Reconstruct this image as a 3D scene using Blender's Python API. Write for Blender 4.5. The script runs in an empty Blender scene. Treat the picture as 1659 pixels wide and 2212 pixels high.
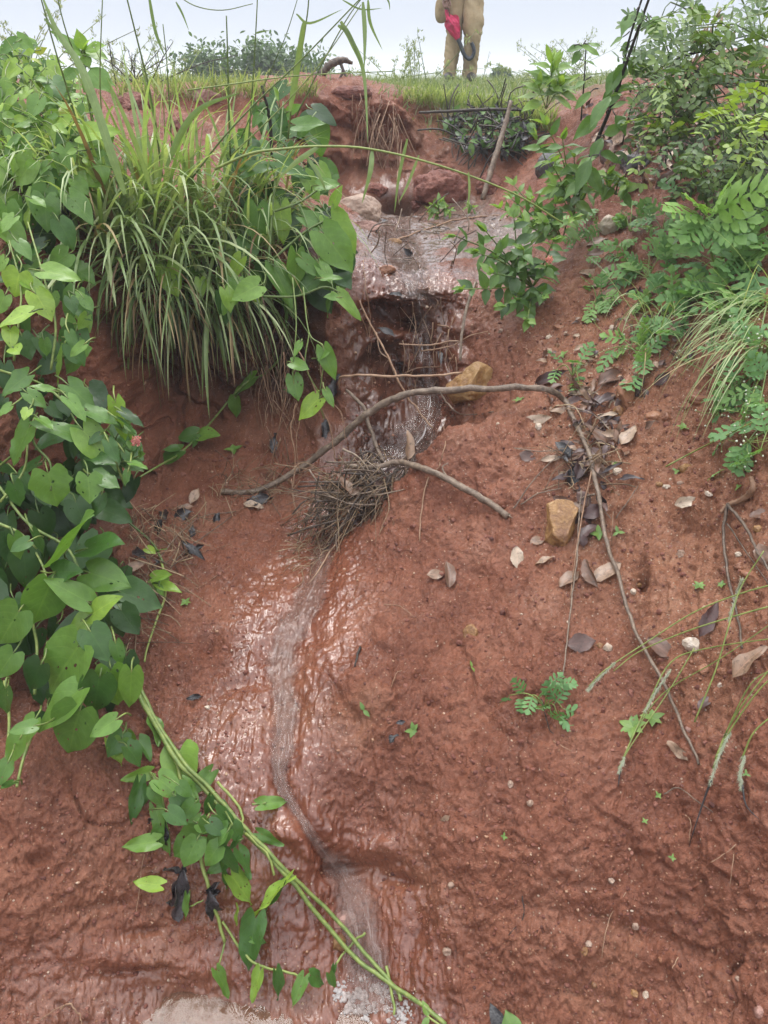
import bpy, math, random
import numpy as np
from mathutils import Vector, Matrix
from mathutils.bvhtree import BVHTree

random.seed(7)
RNG = np.random.default_rng(11)
SC = bpy.context.scene
COL = SC.collection
R = math.radians

# ------------------------------------------------------------------ camera, sky, sun, exposure
CAM_Z = 1.5
PITCH = R(29.7)
FPX, CXP, CYP = 1662.0, 829.5, 1106.0           # focal length in pixels of the 1659 x 2212 view
cam_d = bpy.data.cameras.new('camera')
cam = bpy.data.objects.new('camera', cam_d)
COL.objects.link(cam)
cam.location = (0, 0, CAM_Z)
cam.rotation_euler = (math.pi / 2 - PITCH, 0, 0)
cam_d.sensor_fit = 'VERTICAL'
cam_d.sensor_height = 34.6
cam_d.lens = 34.6 * FPX / 2212.0
cam_d.clip_start = 0.02
cam_d.clip_end = 2000
SC.camera = cam

SUN_EL, SUN_ROT = R(68), R(-20)
w = bpy.data.worlds.new('World')
SC.world = w
w.use_nodes = True
nt = w.node_tree
nt.nodes.clear()
n_out = nt.nodes.new('ShaderNodeOutputWorld')
n_bg = nt.nodes.new('ShaderNodeBackground')
n_sky = nt.nodes.new('ShaderNodeTexSky')
n_sky.sky_type = 'NISHITA'
n_sky.sun_disc = False
n_sky.sun_elevation = SUN_EL
n_sky.sun_rotation = SUN_ROT
n_sky.air_density = 1.0
n_sky.dust_density = 4.0
n_tc = nt.nodes.new('ShaderNodeTexCoord')
n_sep = nt.nodes.new('ShaderNodeSeparateXYZ')
n_ramp = nt.nodes.new('ShaderNodeValToRGB')      # overcast luminance: brighter towards the zenith
n_ramp.color_ramp.elements[0].position = 0.0
n_ramp.color_ramp.elements[0].color = (5.2, 5.5, 6.2, 1)
n_ramp.color_ramp.elements[1].position = 1.0
n_ramp.color_ramp.elements[1].color = (24.0, 24.4, 25.6, 1)
e = n_ramp.color_ramp.elements.new(0.10); e.color = (4.9, 5.45, 6.5, 1)
n_mix = nt.nodes.new('ShaderNodeMixRGB')
n_mix.inputs[0].default_value = 0.93
nt.links.new(n_tc.outputs['Generated'], n_sep.inputs[0])
nt.links.new(n_sep.outputs[2], n_ramp.inputs[0])
nt.links.new(n_sky.outputs[0], n_mix.inputs[1])
nt.links.new(n_ramp.outputs[0], n_mix.inputs[2])
nt.links.new(n_mix.outputs[0], n_bg.inputs[0])
n_bg.inputs[1].default_value = 0.10
nt.links.new(n_bg.outputs[0], n_out.inputs[0])

sun_d = bpy.data.lights.new('sun', 'SUN')
sun_d.energy = 1.5
sun_d.angle = R(24)
sun_d.color = (1.0, 0.97, 0.92)
sun = bpy.data.objects.new('sun', sun_d)
COL.objects.link(sun)
sun.rotation_euler = (-(math.pi / 2 - SUN_EL), 0, R(20))

SC.view_settings.view_transform = 'Standard'
SC.view_settings.look = 'None'
SC.view_settings.exposure = 0.55
SC.view_settings.gamma = 1.0
SC.render.engine = 'CYCLES'
SC.cycles.use_denoising = True
SC.cycles.max_bounces = 6
SC.cycles.diffuse_bounces = 2
SC.cycles.transparent_max_bounces = 24
SC.cycles.volume_bounces = 1

# ------------------------------------------------------------------ pixel <-> place
SP, CP = math.sin(PITCH), math.cos(PITCH)


def at(px, py, y):
    """The point on the sight line of a pixel at the distance y ahead of the camera."""
    xc, yc = (px - CXP) / FPX, (CYP - py) / FPX
    d = CP + yc * SP
    return np.array((y * xc / d, y, CAM_Z + y * (yc * CP - SP) / d))


def ray_dir(px, py):
    xc, yc = (px - CXP) / FPX, (CYP - py) / FPX
    v = Vector((xc, CP + yc * SP, yc * CP - SP))
    return v.normalized()


def project(p):
    x, y, z = p[..., 0], p[..., 1], p[..., 2] - CAM_Z
    dep = y * CP - z * SP
    up = y * SP + z * CP
    dep = np.where(np.abs(dep) < 1e-4, 1e-4, dep)
    return CXP + FPX * x / dep, CYP - FPX * up / dep, dep


# ------------------------------------------------------------------ noise
_perm = RNG.permutation(256)
_perm = np.concatenate([_perm, _perm, _perm])
_g3 = RNG.normal(size=(256, 3))
_g3 /= np.linalg.norm(_g3, axis=1)[:, None]


def perlin(p, scale):
    q = np.asarray(p, dtype=np.float64) * scale
    i = np.floor(q).astype(np.int64)
    f = q - i
    u = f * f * f * (f * (f * 6 - 15) + 10)
    i &= 255
    out = np.zeros(q.shape[:-1])
    for dx in (0, 1):
        wx = u[..., 0] if dx else 1 - u[..., 0]
        for dy in (0, 1):
            wy = u[..., 1] if dy else 1 - u[..., 1]
            for dz in (0, 1):
                wz = u[..., 2] if dz else 1 - u[..., 2]
                h = _perm[_perm[_perm[(i[..., 0] + dx) & 255] + ((i[..., 1] + dy) & 255)] + ((i[..., 2] + dz) & 255)]
                g = _g3[h]
                dd = g[..., 0] * (f[..., 0] - dx) + g[..., 1] * (f[..., 1] - dy) + g[..., 2] * (f[..., 2] - dz)
                out += wx * wy * wz * dd
    return out


def smooth(a, b, x):
    t = np.clip((x - a) / (b - a), 0, 1)
    return t * t * (3 - 2 * t)


# ------------------------------------------------------------------ materials
def new_mat(name):
    m = bpy.data.materials.new(name)
    m.use_nodes = True
    n = m.node_tree
    n.nodes.clear()
    return m, n


def N(nt_, kind, **kw):
    nd = nt_.nodes.new(kind)
    for k, v in kw.items():
        if k.startswith('i_'):
            nd.inputs[k[2:].replace('_', ' ')].default_value = v
        elif k.startswith('n'):
            nd.inputs[int(k[1:])].default_value = v
        else:
            setattr(nd, k, v)
    return nd


def L(nt_, a, b):
    nt_.links.new(a, b)


def ramp(nt_, fac, stops, interp='LINEAR'):
    r = nt_.nodes.new('ShaderNodeValToRGB')
    r.color_ramp.interpolation = interp
    els = r.color_ramp.elements
    els[0].position, els[0].color = stops[0][0], (*stops[0][1], 1)
    els[1].position, els[1].color = stops[-1][0], (*stops[-1][1], 1)
    for p, c in stops[1:-1]:
        x = els.new(p)
        x.color = (*c, 1)
    if fac is not None:
        nt_.links.new(fac, r.inputs[0])
    return r.outputs[0]


def mix(nt_, fac, a, b, mode='MIX'):
    m = nt_.nodes.new('ShaderNodeMixRGB')
    m.blend_type = mode
    for s, v in ((m.inputs[0], fac), (m.inputs[1], a), (m.inputs[2], b)):
        if isinstance(v, (int, float)):
            s.default_value = v
        elif isinstance(v, tuple):
            s.default_value = (*v, 1)
        else:
            nt_.links.new(v, s)
    return m.outputs[0]


def math_n(nt_, op, a, b=None, c=None, clamp=False):
    m = nt_.nodes.new('ShaderNodeMath')
    m.operation = op
    m.use_clamp = clamp
    for s, v in zip(m.inputs, (a, b, c)):
        if v is None:
            continue
        if isinstance(v, (int, float)):
            s.default_value = v
        else:
            nt_.links.new(v, s)
    return m.outputs[0]


def noise_n(nt_, vec, scale, detail=3, rough=0.55, dist=0.0):
    n = nt_.nodes.new('ShaderNodeTexNoise')
    n.inputs['Scale'].default_value = scale
    n.inputs['Detail'].default_value = detail
    n.inputs['Roughness'].default_value = rough
    n.inputs['Distortion'].default_value = dist
    if vec is not None:
        nt_.links.new(vec, n.inputs['Vector'])
    return n.outputs[0]


def bump_n(nt_, h, strength, distance, normal=None):
    b = nt_.nodes.new('ShaderNodeBump')
    b.inputs['Strength'].default_value = strength
    b.inputs['Distance'].default_value = distance
    nt_.links.new(h, b.inputs['Height'])
    if normal is not None:
        nt_.links.new(normal, b.inputs['Normal'])
    return b.outputs[0]


def soil_material():
    m, n = new_mat('red_clay')
    out = N(n, 'ShaderNodeOutputMaterial')
    bs = N(n, 'ShaderNodeBsdfPrincipled')
    geo = N(n, 'ShaderNodeNewGeometry')
    pos = geo.outputs['Position']
    at_ = N(n, 'ShaderNodeAttribute', attribute_name='mask')
    sep = N(n, 'ShaderNodeSeparateColor')
    L(n, at_.outputs['Color'], sep.inputs[0])
    wet, silt, grav = sep.outputs[0], sep.outputs[1], sep.outputs[2]
    dark = at_.outputs['Alpha']  # painted shade of the recesses, plus some dark soil
    n1 = noise_n(n, pos, 5.0, 5, 0.6)
    n2 = noise_n(n, pos, 28.0, 5, 0.65, 0.3)
    n3 = noise_n(n, pos, 170.0, 4, 0.7)
    base = ramp(n, n1, [(0.30, (0.175, 0.058, 0.034)), (0.5, (0.235, 0.081, 0.047)), (0.70, (0.300, 0.118, 0.072))])
    base = mix(n, 0.40, base, ramp(n, n2, [(0.32, (0.50, 0.43, 0.40)), (0.5, (0.98, 0.98, 0.98)), (0.68, (1.22, 1.26, 1.28))]), 'MULTIPLY')
    base = mix(n, 0.5, base, ramp(n, n3, [(0.30, (0.55, 0.50, 0.50)), (0.5, (1, 1, 1)), (0.70, (1.25, 1.25, 1.22))]), 'MULTIPLY')
    # yellowish patches of silt on the slab
    n4 = noise_n(n, pos, 3.1, 4, 0.6)
    base = mix(n, math_n(n, 'MULTIPLY', ramp(n, n4, [(0.56, (0, 0, 0)), (0.70, (1, 1, 1))]), 0.30), base, (0.40, 0.20, 0.12))
    # gravelly, orange soil
    gcol = ramp(n, n2, [(0.30, (0.19, 0.072, 0.039)), (0.5, (0.30, 0.122, 0.066)), (0.68, (0.41, 0.195, 0.115))])
    base = mix(n, math_n(n, 'MULTIPLY', grav, 0.65), base, gcol)
    # grey-mauve silt left by the running water
    scol = ramp(n, n2, [(0.30, (0.115, 0.060, 0.042)), (0.7, (0.225, 0.145, 0.112))])
    base = mix(n, silt, base, scol)
    base = mix(n, dark, base, mix(n, 0.68, base, (0.036, 0.020, 0.014)))  # pulls the soil towards near-black where shade is painted in
    gat = N(n, 'ShaderNodeAttribute', attribute_name='turf')
    base = mix(n, gat.outputs['Fac'], base, mix(n, n2, (0.085, 0.11, 0.035), (0.16, 0.15, 0.06)))
    # pale sand grains
    vo = N(n, 'ShaderNodeTexVoronoi', feature='F1')
    vo.inputs['Scale'].default_value = 190.0
    L(n, pos, vo.inputs['Vector'])
    sepv = N(n, 'ShaderNodeSeparateColor')
    L(n, vo.outputs['Color'], sepv.inputs[0])
    thr = math_n(n, 'MULTIPLY_ADD', grav, -0.30, 0.90)
    g_on = math_n(n, 'GREATER_THAN', sepv.outputs[0], thr)
    g_sz = math_n(n, 'LESS_THAN', vo.outputs['Distance'], math_n(n, 'MULTIPLY_ADD', sepv.outputs[2], 0.30, 0.10))
    gr = math_n(n, 'MULTIPLY', g_on, g_sz)
    gcol2 = ramp(n, sepv.outputs[1], [(0.0, (0.42, 0.18, 0.09)), (0.5, (0.44, 0.25, 0.16)), (1.0, (0.55, 0.42, 0.33))])
    base = mix(n, math_n(n, 'MULTIPLY', gr, 0.8), base, gcol2)
    # wet soil is deeper in colour
    base = mix(n, math_n(n, 'MULTIPLY', wet, 0.75), base, mix(n, 1.0, base, (0.60, 0.50, 0.46), 'MULTIPLY'))
    base = mix(n, 1.0, base, (0.93, 1.02, 1.02), 'MULTIPLY')
    L(n, base, bs.inputs['Base Color'])
    rr = math_n(n, 'MULTIPLY_ADD', n2, 0.30, 0.34)
    rough = math_n(n, 'SUBTRACT', rr, math_n(n, 'MULTIPLY', wet, 0.33), clamp=True)
    rough = math_n(n, 'MAXIMUM', rough, 0.22)
    L(n, math_n(n, 'SUBTRACT', 0.24, math_n(n, 'MULTIPLY', wet, 0.14)), bs.inputs['Specular IOR Level'])
    L(n, rough, bs.inputs['Roughness'])
    bs.inputs['IOR'].default_value = 1.40
    # film of water
    L(n, math_n(n, 'MULTIPLY', wet, 1.0, clamp=True), bs.inputs['Coat Weight'])
    bs.inputs['Coat Roughness'].default_value = 0.10
    bs.inputs['Coat IOR'].default_value = 1.5
    dry = math_n(n, 'SUBTRACT', 1.0, math_n(n, 'MULTIPLY', wet, 0.72))
    h = math_n(n, 'MULTIPLY', math_n(n, 'ADD', math_n(n, 'MULTIPLY', n3, 0.5), noise_n(n, pos, 75.0, 5, 0.7, 0.8)), dry)
    h = math_n(n, 'ADD', h, math_n(n, 'MULTIPLY', gr, 0.35))
    b = bump_n(n, h, 1.0, 0.012)
    L(n, b, bs.inputs['Normal'])
    # the film itself ripples at its own scale
    wv = N(n, 'ShaderNodeMapping')
    wv.inputs['Scale'].default_value = (2.2, 1.0, 1.0)
    L(n, pos, wv.inputs['Vector'])
    b2 = bump_n(n, noise_n(n, wv.outputs[0], 34.0, 3, 0.6, 1.4), 0.22, 0.012)
    L(n, b2, bs.inputs['Coat Normal'])
    L(n, bs.outputs[0], out.inputs[0])
    return m


def mesh_obj(name, verts, faces, mat=None, parent=None, smooth_=True):
    me = bpy.data.meshes.new(name)
    verts = np.asarray(verts, dtype=np.float32)
    if isinstance(faces, np.ndarray):
        k = faces.shape[1]
        me.vertices.add(len(verts))
        me.vertices.foreach_set('co', verts.ravel())
        me.loops.add(faces.size)
        me.loops.foreach_set('vertex_index', faces.astype(np.int32).ravel())
        me.polygons.add(len(faces))
        me.polygons.foreach_set('loop_start', np.arange(0, faces.size, k, dtype=np.int32))
        me.polygons.foreach_set('loop_total', np.full(len(faces), k, dtype=np.int32))
        me.update(calc_edges=True)
    else:
        me.from_pydata(verts.tolist(), [], faces)
        me.update()
    if smooth_:
        me.polygons.foreach_set('use_smooth', np.ones(len(me.polygons), dtype=bool))
    if mat is not None:
        me.materials.append(mat)
    o = bpy.data.objects.new(name, me)
    COL.objects.link(o)
    if parent is not None:
        o.parent = parent
    return o


def tag(o, label=None, cat=None, group=None, kind=None):
    if label:
        o['label'] = label
    if cat:
        o['category'] = cat
    if group:
        o['group'] = group
    if kind:
        o['kind'] = kind
    return o


def empty(name, loc, label=None, cat=None, group=None):
    o = bpy.data.objects.new(name, None)
    COL.objects.link(o)
    o.empty_display_size = 0.05
    o.location = [float(v) for v in loc]
    tag(o, label, cat, group)
    return o


# ------------------------------------------------------------------ terrain: control points (pixel, distance)
CTRL = [
    # slab, column by column
    (400, 2150, .815), (400, 2000, .887), (400, 1850, .974), (400, 1700, 1.08), (400, 1550, 1.225), (400, 1400, 1.41), (400, 1250, 1.65), (400, 1150, 1.857), (450, 1100, 1.98),
    (800, 2150, .80), (780, 2000, .906), (740, 1870, 1.00), (690, 1800, 1.01), (640, 1700, 1.08), (620, 1550, 1.225), (630, 1400, 1.41), (690, 1250, 1.657), (735, 1150, 1.865), (760, 1050, 2.125),
    (1000, 2150, .772), (1000, 2000, .85), (1000, 1850, .937), (1000, 1700, 1.047), (1000, 1550, 1.184), (1000, 1400, 1.354), (1000, 1250, 1.548), (1000, 1150, 1.683), (1000, 1050, 1.82), (985, 980, 1.896), (965, 930, 1.95),
    (835, 1140, 1.80), (880, 1045, 1.88), (835, 1300, 1.51), (830, 1500, 1.235),
    (1200, 2150, .745), (1200, 1900, .87), (1200, 1700, .996), (1200, 1500, 1.18), (1200, 1300, 1.40), (1200, 1150, 1.60), (1200, 1000, 1.78), (1200, 900, 1.98), (1080, 890, 2.02), (1200, 800, 2.20),
    (1500, 2150, .708), (1500, 1900, .827), (1500, 1700, .944), (1500, 1500, 1.105), (1500, 1300, 1.289), (1500, 1150, 1.452), (1500, 1000, 1.636), (1500, 900, 1.775), (1500, 800, 1.914), (1500, 700, 2.05),
    (1640, 2150, .665), (1640, 1700, .8755), (1640, 1400, 1.083), (1640, 1150, 1.32), (1640, 900, 1.535), (1640, 700, 1.78), (1640, 500, 2.23),
    (1350, 800, 2.06), (1350, 950, 1.80),
    (1300, 700, 2.40), (1400, 600, 2.45), (1500, 500, 2.55), (1600, 400, 2.70), (1640, 250, 3.0),
    (1250, 450, 3.2), (1250, 350, 3.5), (1200, 480, 3.3), (1150, 560, 2.95), (1350, 330, 3.2), (1350, 250, 3.4), (1300, 230, 3.8), (1400, 190, 4.2), (1500, 130, 4.6), (1420, 420, 2.95),
    # pit and waterfall wall
    (860, 950, 2.386), (900, 850, 2.45), (905, 750, 2.50), (890, 680, 2.55), (880, 620, 2.66), (880, 560, 3.0), (860, 500, 3.55), (860, 460, 4.0), (780, 560, 2.95), (780, 640, 2.60), (800, 850, 2.44),
    (1100, 730, 2.42), (1150, 640, 2.62), (1020, 760, 2.50), (1040, 660, 2.62), (1050, 560, 3.0), (1050, 480, 3.6), (700, 800, 2.45), (740, 750, 2.50), (700, 900, 2.35), (1090, 800, 2.33),
    # back wall
    (900, 440, 4.25), (750, 420, 4.35), (1050, 430, 4.2), (850, 330, 4.5), (850, 230, 4.65), (780, 187, 4.75), (860, 198, 4.95), (680, 300, 4.4), (680, 210, 4.5), (950, 290, 4.7), (960, 232, 5.0), (1100, 300, 4.4), (1100, 222, 5.0), (1160, 360, 4.0),
    # left bank above
    (300, 300, 3.6), (290, 250, 3.9), (350, 212, 4.3), (450, 228, 4.35), (500, 290, 4.15), (560, 250, 4.4), (350, 450, 2.9), (300, 360, 3.3), (550, 450, 2.95), (680, 500, 3.0), (680, 450, 3.3), (600, 360, 3.9), (690, 400, 4.1),
    (350, 640, 2.28), (500, 640, 2.33), (620, 650, 2.45), (700, 650, 2.52), (250, 620, 2.25),
    # undercut wall
    (450, 780, 2.32), (450, 900, 2.24), (450, 1000, 2.14), (350, 850, 2.22), (350, 1000, 2.05), (600, 900, 2.32), (600, 1000, 2.20), (580, 780, 2.40), (300, 1090, 1.90),
    # left side behind the vines
    (250, 1000, 1.85), (250, 1200, 1.60), (30, 1900, .889), (30, 2150, .76), (100, 1680, 1.04), (200, 1550, 1.19), (0, 1000, 1.66), (0, 800, 1.76), (0, 600, 1.95), (0, 400, 2.35), (0, 250, 2.75), (150, 700, 2.02), (150, 500, 2.4), (150, 350, 3.0), (0, 1200, 1.58), (0, 1400, 1.45), (110, 1450, 1.40), (150, 1000, 1.82), (150, 1200, 1.68), (220, 1400, 1.40), (150, 240, 3.6),
]
_cp = np.array([at(*c) for c in CTRL])
WORLD_PTS = np.array([
    # the drop behind the slab's lip, hidden from the photograph's place
    (0.03, 1.98, .37), (0.07, 2.03, .36), (0.13, 2.07, .36), (0.20, 2.12, .38), (0.27, 2.17, .46), (0.12, 2.22, .37),
    # ground outside the picture
    (-1.7, .4, .75), (-1.8, 1.5, 1.3), (-2.1, 2.5, 1.43), (-2.8, 4, 1.43), (1.6, .6, .85), (1.8, 1.5, 1.35), (2.2, 2.6, 1.55), (3.0, 4.0, 1.62), (0, .45, -.03), (-.6, .4, .02), (.6, .4, .12),
    (0, -.6, -.02), (-1.0, -.6, .5), (1.0, -.6, .5), (0, -2, .05), (-2, -2, 1.0), (2, -2, 1.0), (-3.5, .5, 1.4), (3.5, .5, 1.45), (-4, 2.5, 1.42), (4.2, 2.6, 1.55), (-4, -2, 1.4), (4, -2, 1.4),
    (-4, 5.6, 1.42), (-2, 5.2, 1.42), (-1, 5.2, 1.41), (0, 5.4, 1.40), (1, 5.7, 1.39), (2.2, 5.6, 1.50), (4, 5.6, 1.55), (-3, 7, 1.41), (0, 7, 1.40), (3, 7, 1.41), (5, 7, 1.43),
])
SITES = np.vstack([_cp, WORLD_PTS])


def _phi(r):
    return np.sqrt(r * r + 0.035 ** 2)


def _fit():
    xy = SITES[:, :2]
    n = len(xy)
    d = np.linalg.norm(xy[:, None] - xy[None], axis=2)
    A = np.zeros((n + 3, n + 3))
    A[:n, :n] = _phi(d) - np.eye(n) * 0.004
    A[:n, n] = 1
    A[:n, n + 1:] = xy
    A[n:, :n] = A[:n, n:].T
    b = np.concatenate([SITES[:, 2], np.zeros(3)])
    return np.linalg.lstsq(A, b, rcond=None)[0]


_W = _fit()


def height(x, y):
    x, y = np.asarray(x, float), np.asarray(y, float)
    shp = x.shape
    x, y = x.ravel(), y.ravel()
    out = np.empty(len(x))
    n = len(SITES)
    for s in range(0, len(x), 40000):
        xs, ys = np.clip(x[s:s + 40000], -4.2, 4.2), np.clip(y[s:s + 40000], -2, 7)
        d = np.sqrt((xs[:, None] - SITES[None, :, 0]) ** 2 + (ys[:, None] - SITES[None, :, 1]) ** 2)
        out[s:s + 40000] = _phi(d) @ _W[:n] + _W[n] + _W[n + 1] * xs + _W[n + 2] * ys
    k = smooth(5.6, 7.0, y)
    far = 1.40 + 0.02 * np.sin(x * .7) * smooth(7, 12, y) - 0.003 * np.clip(y - 9, 0, 40)
    k2 = smooth(3.2, 4.2, np.abs(x)) * (y > -3)
    out = out * (1 - k) + far * k
    return out.reshape(shp)


# stream course (pixel, pixel, half width in pixels)
LOW_STREAM = [(720, 1120, 26), (705, 1170, 30), (690, 1240, 36), (655, 1320, 46), (622, 1375, 50), (608, 1450, 46), (618, 1520, 40), (612, 1600, 40), (603, 1680, 26), (640, 1752, 17), (690, 1830, 20), (732, 1880, 48), (770, 1960, 62), (790, 2060, 66), (800, 2140, 70), (810, 2190, 80)]
TOP_STREAM = [(840, 480, 40), (862, 520, 40), (885, 570, 40), (898, 620, 34), (910, 680, 30), (915, 740, 26), (918, 800, 24), (930, 860, 26), (915, 920, 40), (870, 980, 60), (800, 1040, 60)]


def build_terrain():
    ncol, nrow = 1000, 1500
    t = np.linspace(-1, 1, ncol)
    a = np.abs(t)
    spread = np.sign(t) * np.where(a < .86, a / .86, 1 + (a - .86) * 5 + (a - .86) ** 2 * 60)
    tc = np.linspace(0, ncol - 1, 320)
    sc_ = np.interp(tc, np.arange(ncol), spread)
    fine = np.unique(np.concatenate([np.linspace(-2, .5, 20), np.arange(.5, 1.6, .004), np.arange(1.6, 5.2, .006), np.linspace(5.2, 12, 200), np.geomspace(12, 420, 60)]))
    X = sc_[:, None] * (0.37 + 0.47 * np.maximum(fine, 0))[None, :]
    Y = np.repeat(fine[None, :], len(sc_), 0)
    P = np.stack([X, Y, height(X, Y)], -1)
    seg = np.linalg.norm(np.diff(P, axis=1), axis=2)
    mid = (P[:, 1:] + P[:, :-1]) / 2
    dist = np.sqrt(mid[..., 0] ** 2 + mid[..., 1] ** 2 + (mid[..., 2] - CAM_Z) ** 2)
    wgt = seg / np.maximum(dist, .7) * np.where((mid[..., 1] < .6) | (mid[..., 1] > 6.5), .2, 1.0)
    cum = np.concatenate([np.zeros((len(sc_), 1)), np.cumsum(wgt, 1)], 1)
    s = np.linspace(0, 1, nrow)
    C = np.empty((len(sc_), nrow, 3))
    for c in range(len(sc_)):
        yy = np.interp(s, cum[c] / cum[c, -1], fine)
        C[c, :, 1] = yy
        C[c, :, 0] = np.interp(yy, fine, P[c, :, 0])
        C[c, :, 2] = np.interp(yy, fine, P[c, :, 2])
    k = np.interp(np.arange(ncol), tc, np.arange(len(tc)))
    i = np.minimum(k.astype(int), len(tc) - 2)
    f = (k - i)[:, None, None]
    return C[i] * (1 - f) + C[i + 1] * f


def grid_normals(G):
    du = np.gradient(G, axis=0)
    dv = np.gradient(G, axis=1)
    nn = np.cross(du, dv)
    nn /= np.maximum(np.linalg.norm(nn, axis=2), 1e-9)[..., None]
    nn[nn[..., 2] < 0] *= -1
    return nn


def seg_dist(px, py, path):
    """Smallest distance in units of the half width to a pixel polyline."""
    best = np.full(px.shape, 1e9)
    for (x0, y0, w0), (x1, y1, w1) in zip(path[:-1], path[1:]):
        dx, dy = x1 - x0, y1 - y0
        k = np.clip(((px - x0) * dx + (py - y0) * dy) / (dx * dx + dy * dy), 0, 1)
        d = np.hypot(px - x0 - k * dx, py - y0 - k * dy) / (w0 + (w1 - w0) * k)
        best = np.minimum(best, d)
    return best


def blob(px, py, cx, cy, rx, ry, rot=0):
    c, s_ = math.cos(rot), math.sin(rot)
    dx, dy = px - cx, py - cy
    return np.exp(-(((dx * c + dy * s_) / rx) ** 2 + ((-dx * s_ + dy * c) / ry) ** 2))


G = build_terrain()
NRM = grid_normals(G)
PXG, PYG, DEP = project(G)
near = smooth(9, 5, G[..., 1])
low_d = seg_dist(PXG, PYG, LOW_STREAM)
top_d = seg_dist(PXG, PYG, TOP_STREAM)
on_low = (G[..., 1] < 2.05)
on_top = (G[..., 1] >= 2.0) & (G[..., 1] < 4.4)
wet = np.where(on_low, smooth(3.4, 1.2, low_d), 0) + np.where(on_top, smooth(3.0, 1.0, top_d), 0)
wobble = perlin(G, 7.0) * 0.9 + perlin(G, 19.0) * 0.5
# sheet of film beside the stream (lower left), around the foot of the vine, and by the puddle
film = .95 * blob(PXG, PYG, 545, 1640, 120, 150) + blob(PXG, PYG, 600, 1960, 190, 210) + .7 * blob(PXG, PYG, 700, 1340, 90, 130) + .6 * blob(PXG, PYG, 600, 1420, 110, 130) + .7 * blob(PXG, PYG, 350, 2150, 420, 90) + .6 * blob(PXG, PYG, 890, 2050, 90, 160)
film = np.where(on_low, film, 0)
wet = np.clip(np.maximum(wet, film * 1.15) + wobble * .65 * (np.maximum(wet, film) > .06), 0, 1)
flat = np.where(on_top & (PXG < 1150 + 60 * perlin(G, 7.0)), smooth(2.62, 2.75, G[..., 1]) * smooth(4.35, 4.15, G[..., 1]) * smooth(.99, .93, G[..., 2]), 0)
wall = np.where((G[..., 1] > 2.1) & (G[..., 1] < 2.95), smooth(730, 800, PXG + 40 * wobble) * smooth(1030, 960, PXG + 40 * wobble) * smooth(2.95, 2.75, G[..., 1]) * smooth(2.1, 2.3, G[..., 1]), 0.0)
wet = np.clip(wet + .85 * wall + .40 * flat * (0.7 + 2.2 * wobble), 0, 1)
wet = np.clip(wet + .10 + .10 * wobble, 0, 1) * near * (1 - blob(PXG, PYG, 858, 440, 60, 26) * (G[..., 1] > 3.6))
pebb = np.clip(smooth(1080, 1300, PXG + 60 * wobble) * smooth(1500, 1150, PYG) * smooth(470, 640, PYG) * 1.0 + .9 * blob(PXG, PYG, 1520, 1400, 130, 170) + .7 * blob(PXG, PYG, 650, 1540, 130, 60) + .6 * blob(PXG, PYG, 330, 440, 130, 60) + .5 * blob(PXG, PYG, 210, 1950, 90, 40) + .4 * blob(PXG, PYG, 1000, 1960, 170, 60, .4) + .5 * blob(PXG, PYG, 1300, 900, 300, 120) + wobble * .25, 0, 1) * near
pebb = np.where(PYG > 1600, pebb * .6, pebb)
silt = np.clip(flat * smooth(2.68, 3.15, G[..., 1] + .25 * wobble) * (.85 + 1.3 * wobble) + .5 * np.where(on_top, smooth(2.2, .8, top_d) * smooth(.62, .86, G[..., 2]), 0) + .35 * blob(PXG, PYG, 430, 2170, 420, 50) + wobble * .1, 0, 1)
steep = smooth(.75, .45, NRM[..., 2])
dark = np.clip(.9 * blob(PXG, PYG, 100, 1350, 230, 330) + 1.0 * smooth(2.0, 2.1, G[..., 1]) * blob(PXG, PYG, 430, 780, 280, 130) + .5 * blob(PXG, PYG, 1330, 330, 130, 60) + .35 * blob(PXG, PYG, 1260, 1080, 60, 160), 0, 1) * near  # shade painted into vine hollow and undercut; darker soil by the litter
dark = np.clip(dark + .95 * blob(PXG, PYG, 858, 440, 44, 18) * (G[..., 1] > 3.8) + .6 * blob(PXG, PYG, 850, 965, 100, 55) * (G[..., 1] > 1.99) + .55 * wall * smooth(.88, .75, G[..., 2]) + .45 * smooth(.88, .70, G[..., 2]) * blob(PXG, PYG, 560, 860, 170, 150) * (G[..., 1] > 2.0) + .5 * smooth(1.36, 1.2, G[..., 2]) * blob(PXG, PYG, 830, 380, 160, 90) * (G[..., 1] > 3.9), 0, 1)  # painted shade in cave, pit, undercut and far wall; wet waterfall wall too
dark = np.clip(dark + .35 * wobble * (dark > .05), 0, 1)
# relief along the normal
amp = near * (1 - .55 * wet * (1 - wall))
GW = G + np.stack([perlin(G + 11, 26.0), perlin(G + 21, 26.0), perlin(G + 31, 26.0)], -1) * .022
disp = .020 * perlin(G, 3.6) + amp * (.014 * perlin(G, 9.0) + .010 * perlin(G + 7.1, 21.0) + .016 * np.abs(perlin(GW + 3.3, 36.0)) + .0065 * perlin(GW + 2.7, 62.0) + .013 * np.abs(perlin(GW + 9.7, 92.0)) - .007 * np.abs(perlin(GW + 4.4, 150.0)) - .012 * np.clip(1 - np.abs(perlin(GW + 6.1, 5.0)) * 26, 0, 1) * smooth(0, .25, perlin(G + 8.8, 3.0)))
rid = 1 - np.abs(perlin(G + 1.7, 13.0)) * 2.4
disp += amp * .008 * np.clip(rid, -.6, 1) * smooth(.1, .3, perlin(G + 5, 4.0) + .2)
rub = steep * near * (.030 * perlin(G * np.array((1, 1, 1.6)), 9.0) + .020 * perlin(G + 2.2, 24.0) + .010 * perlin(G + 4.2, 60.0))
disp += rub * np.where(G[..., 1] > 3.9, 1.25, .75)
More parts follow.
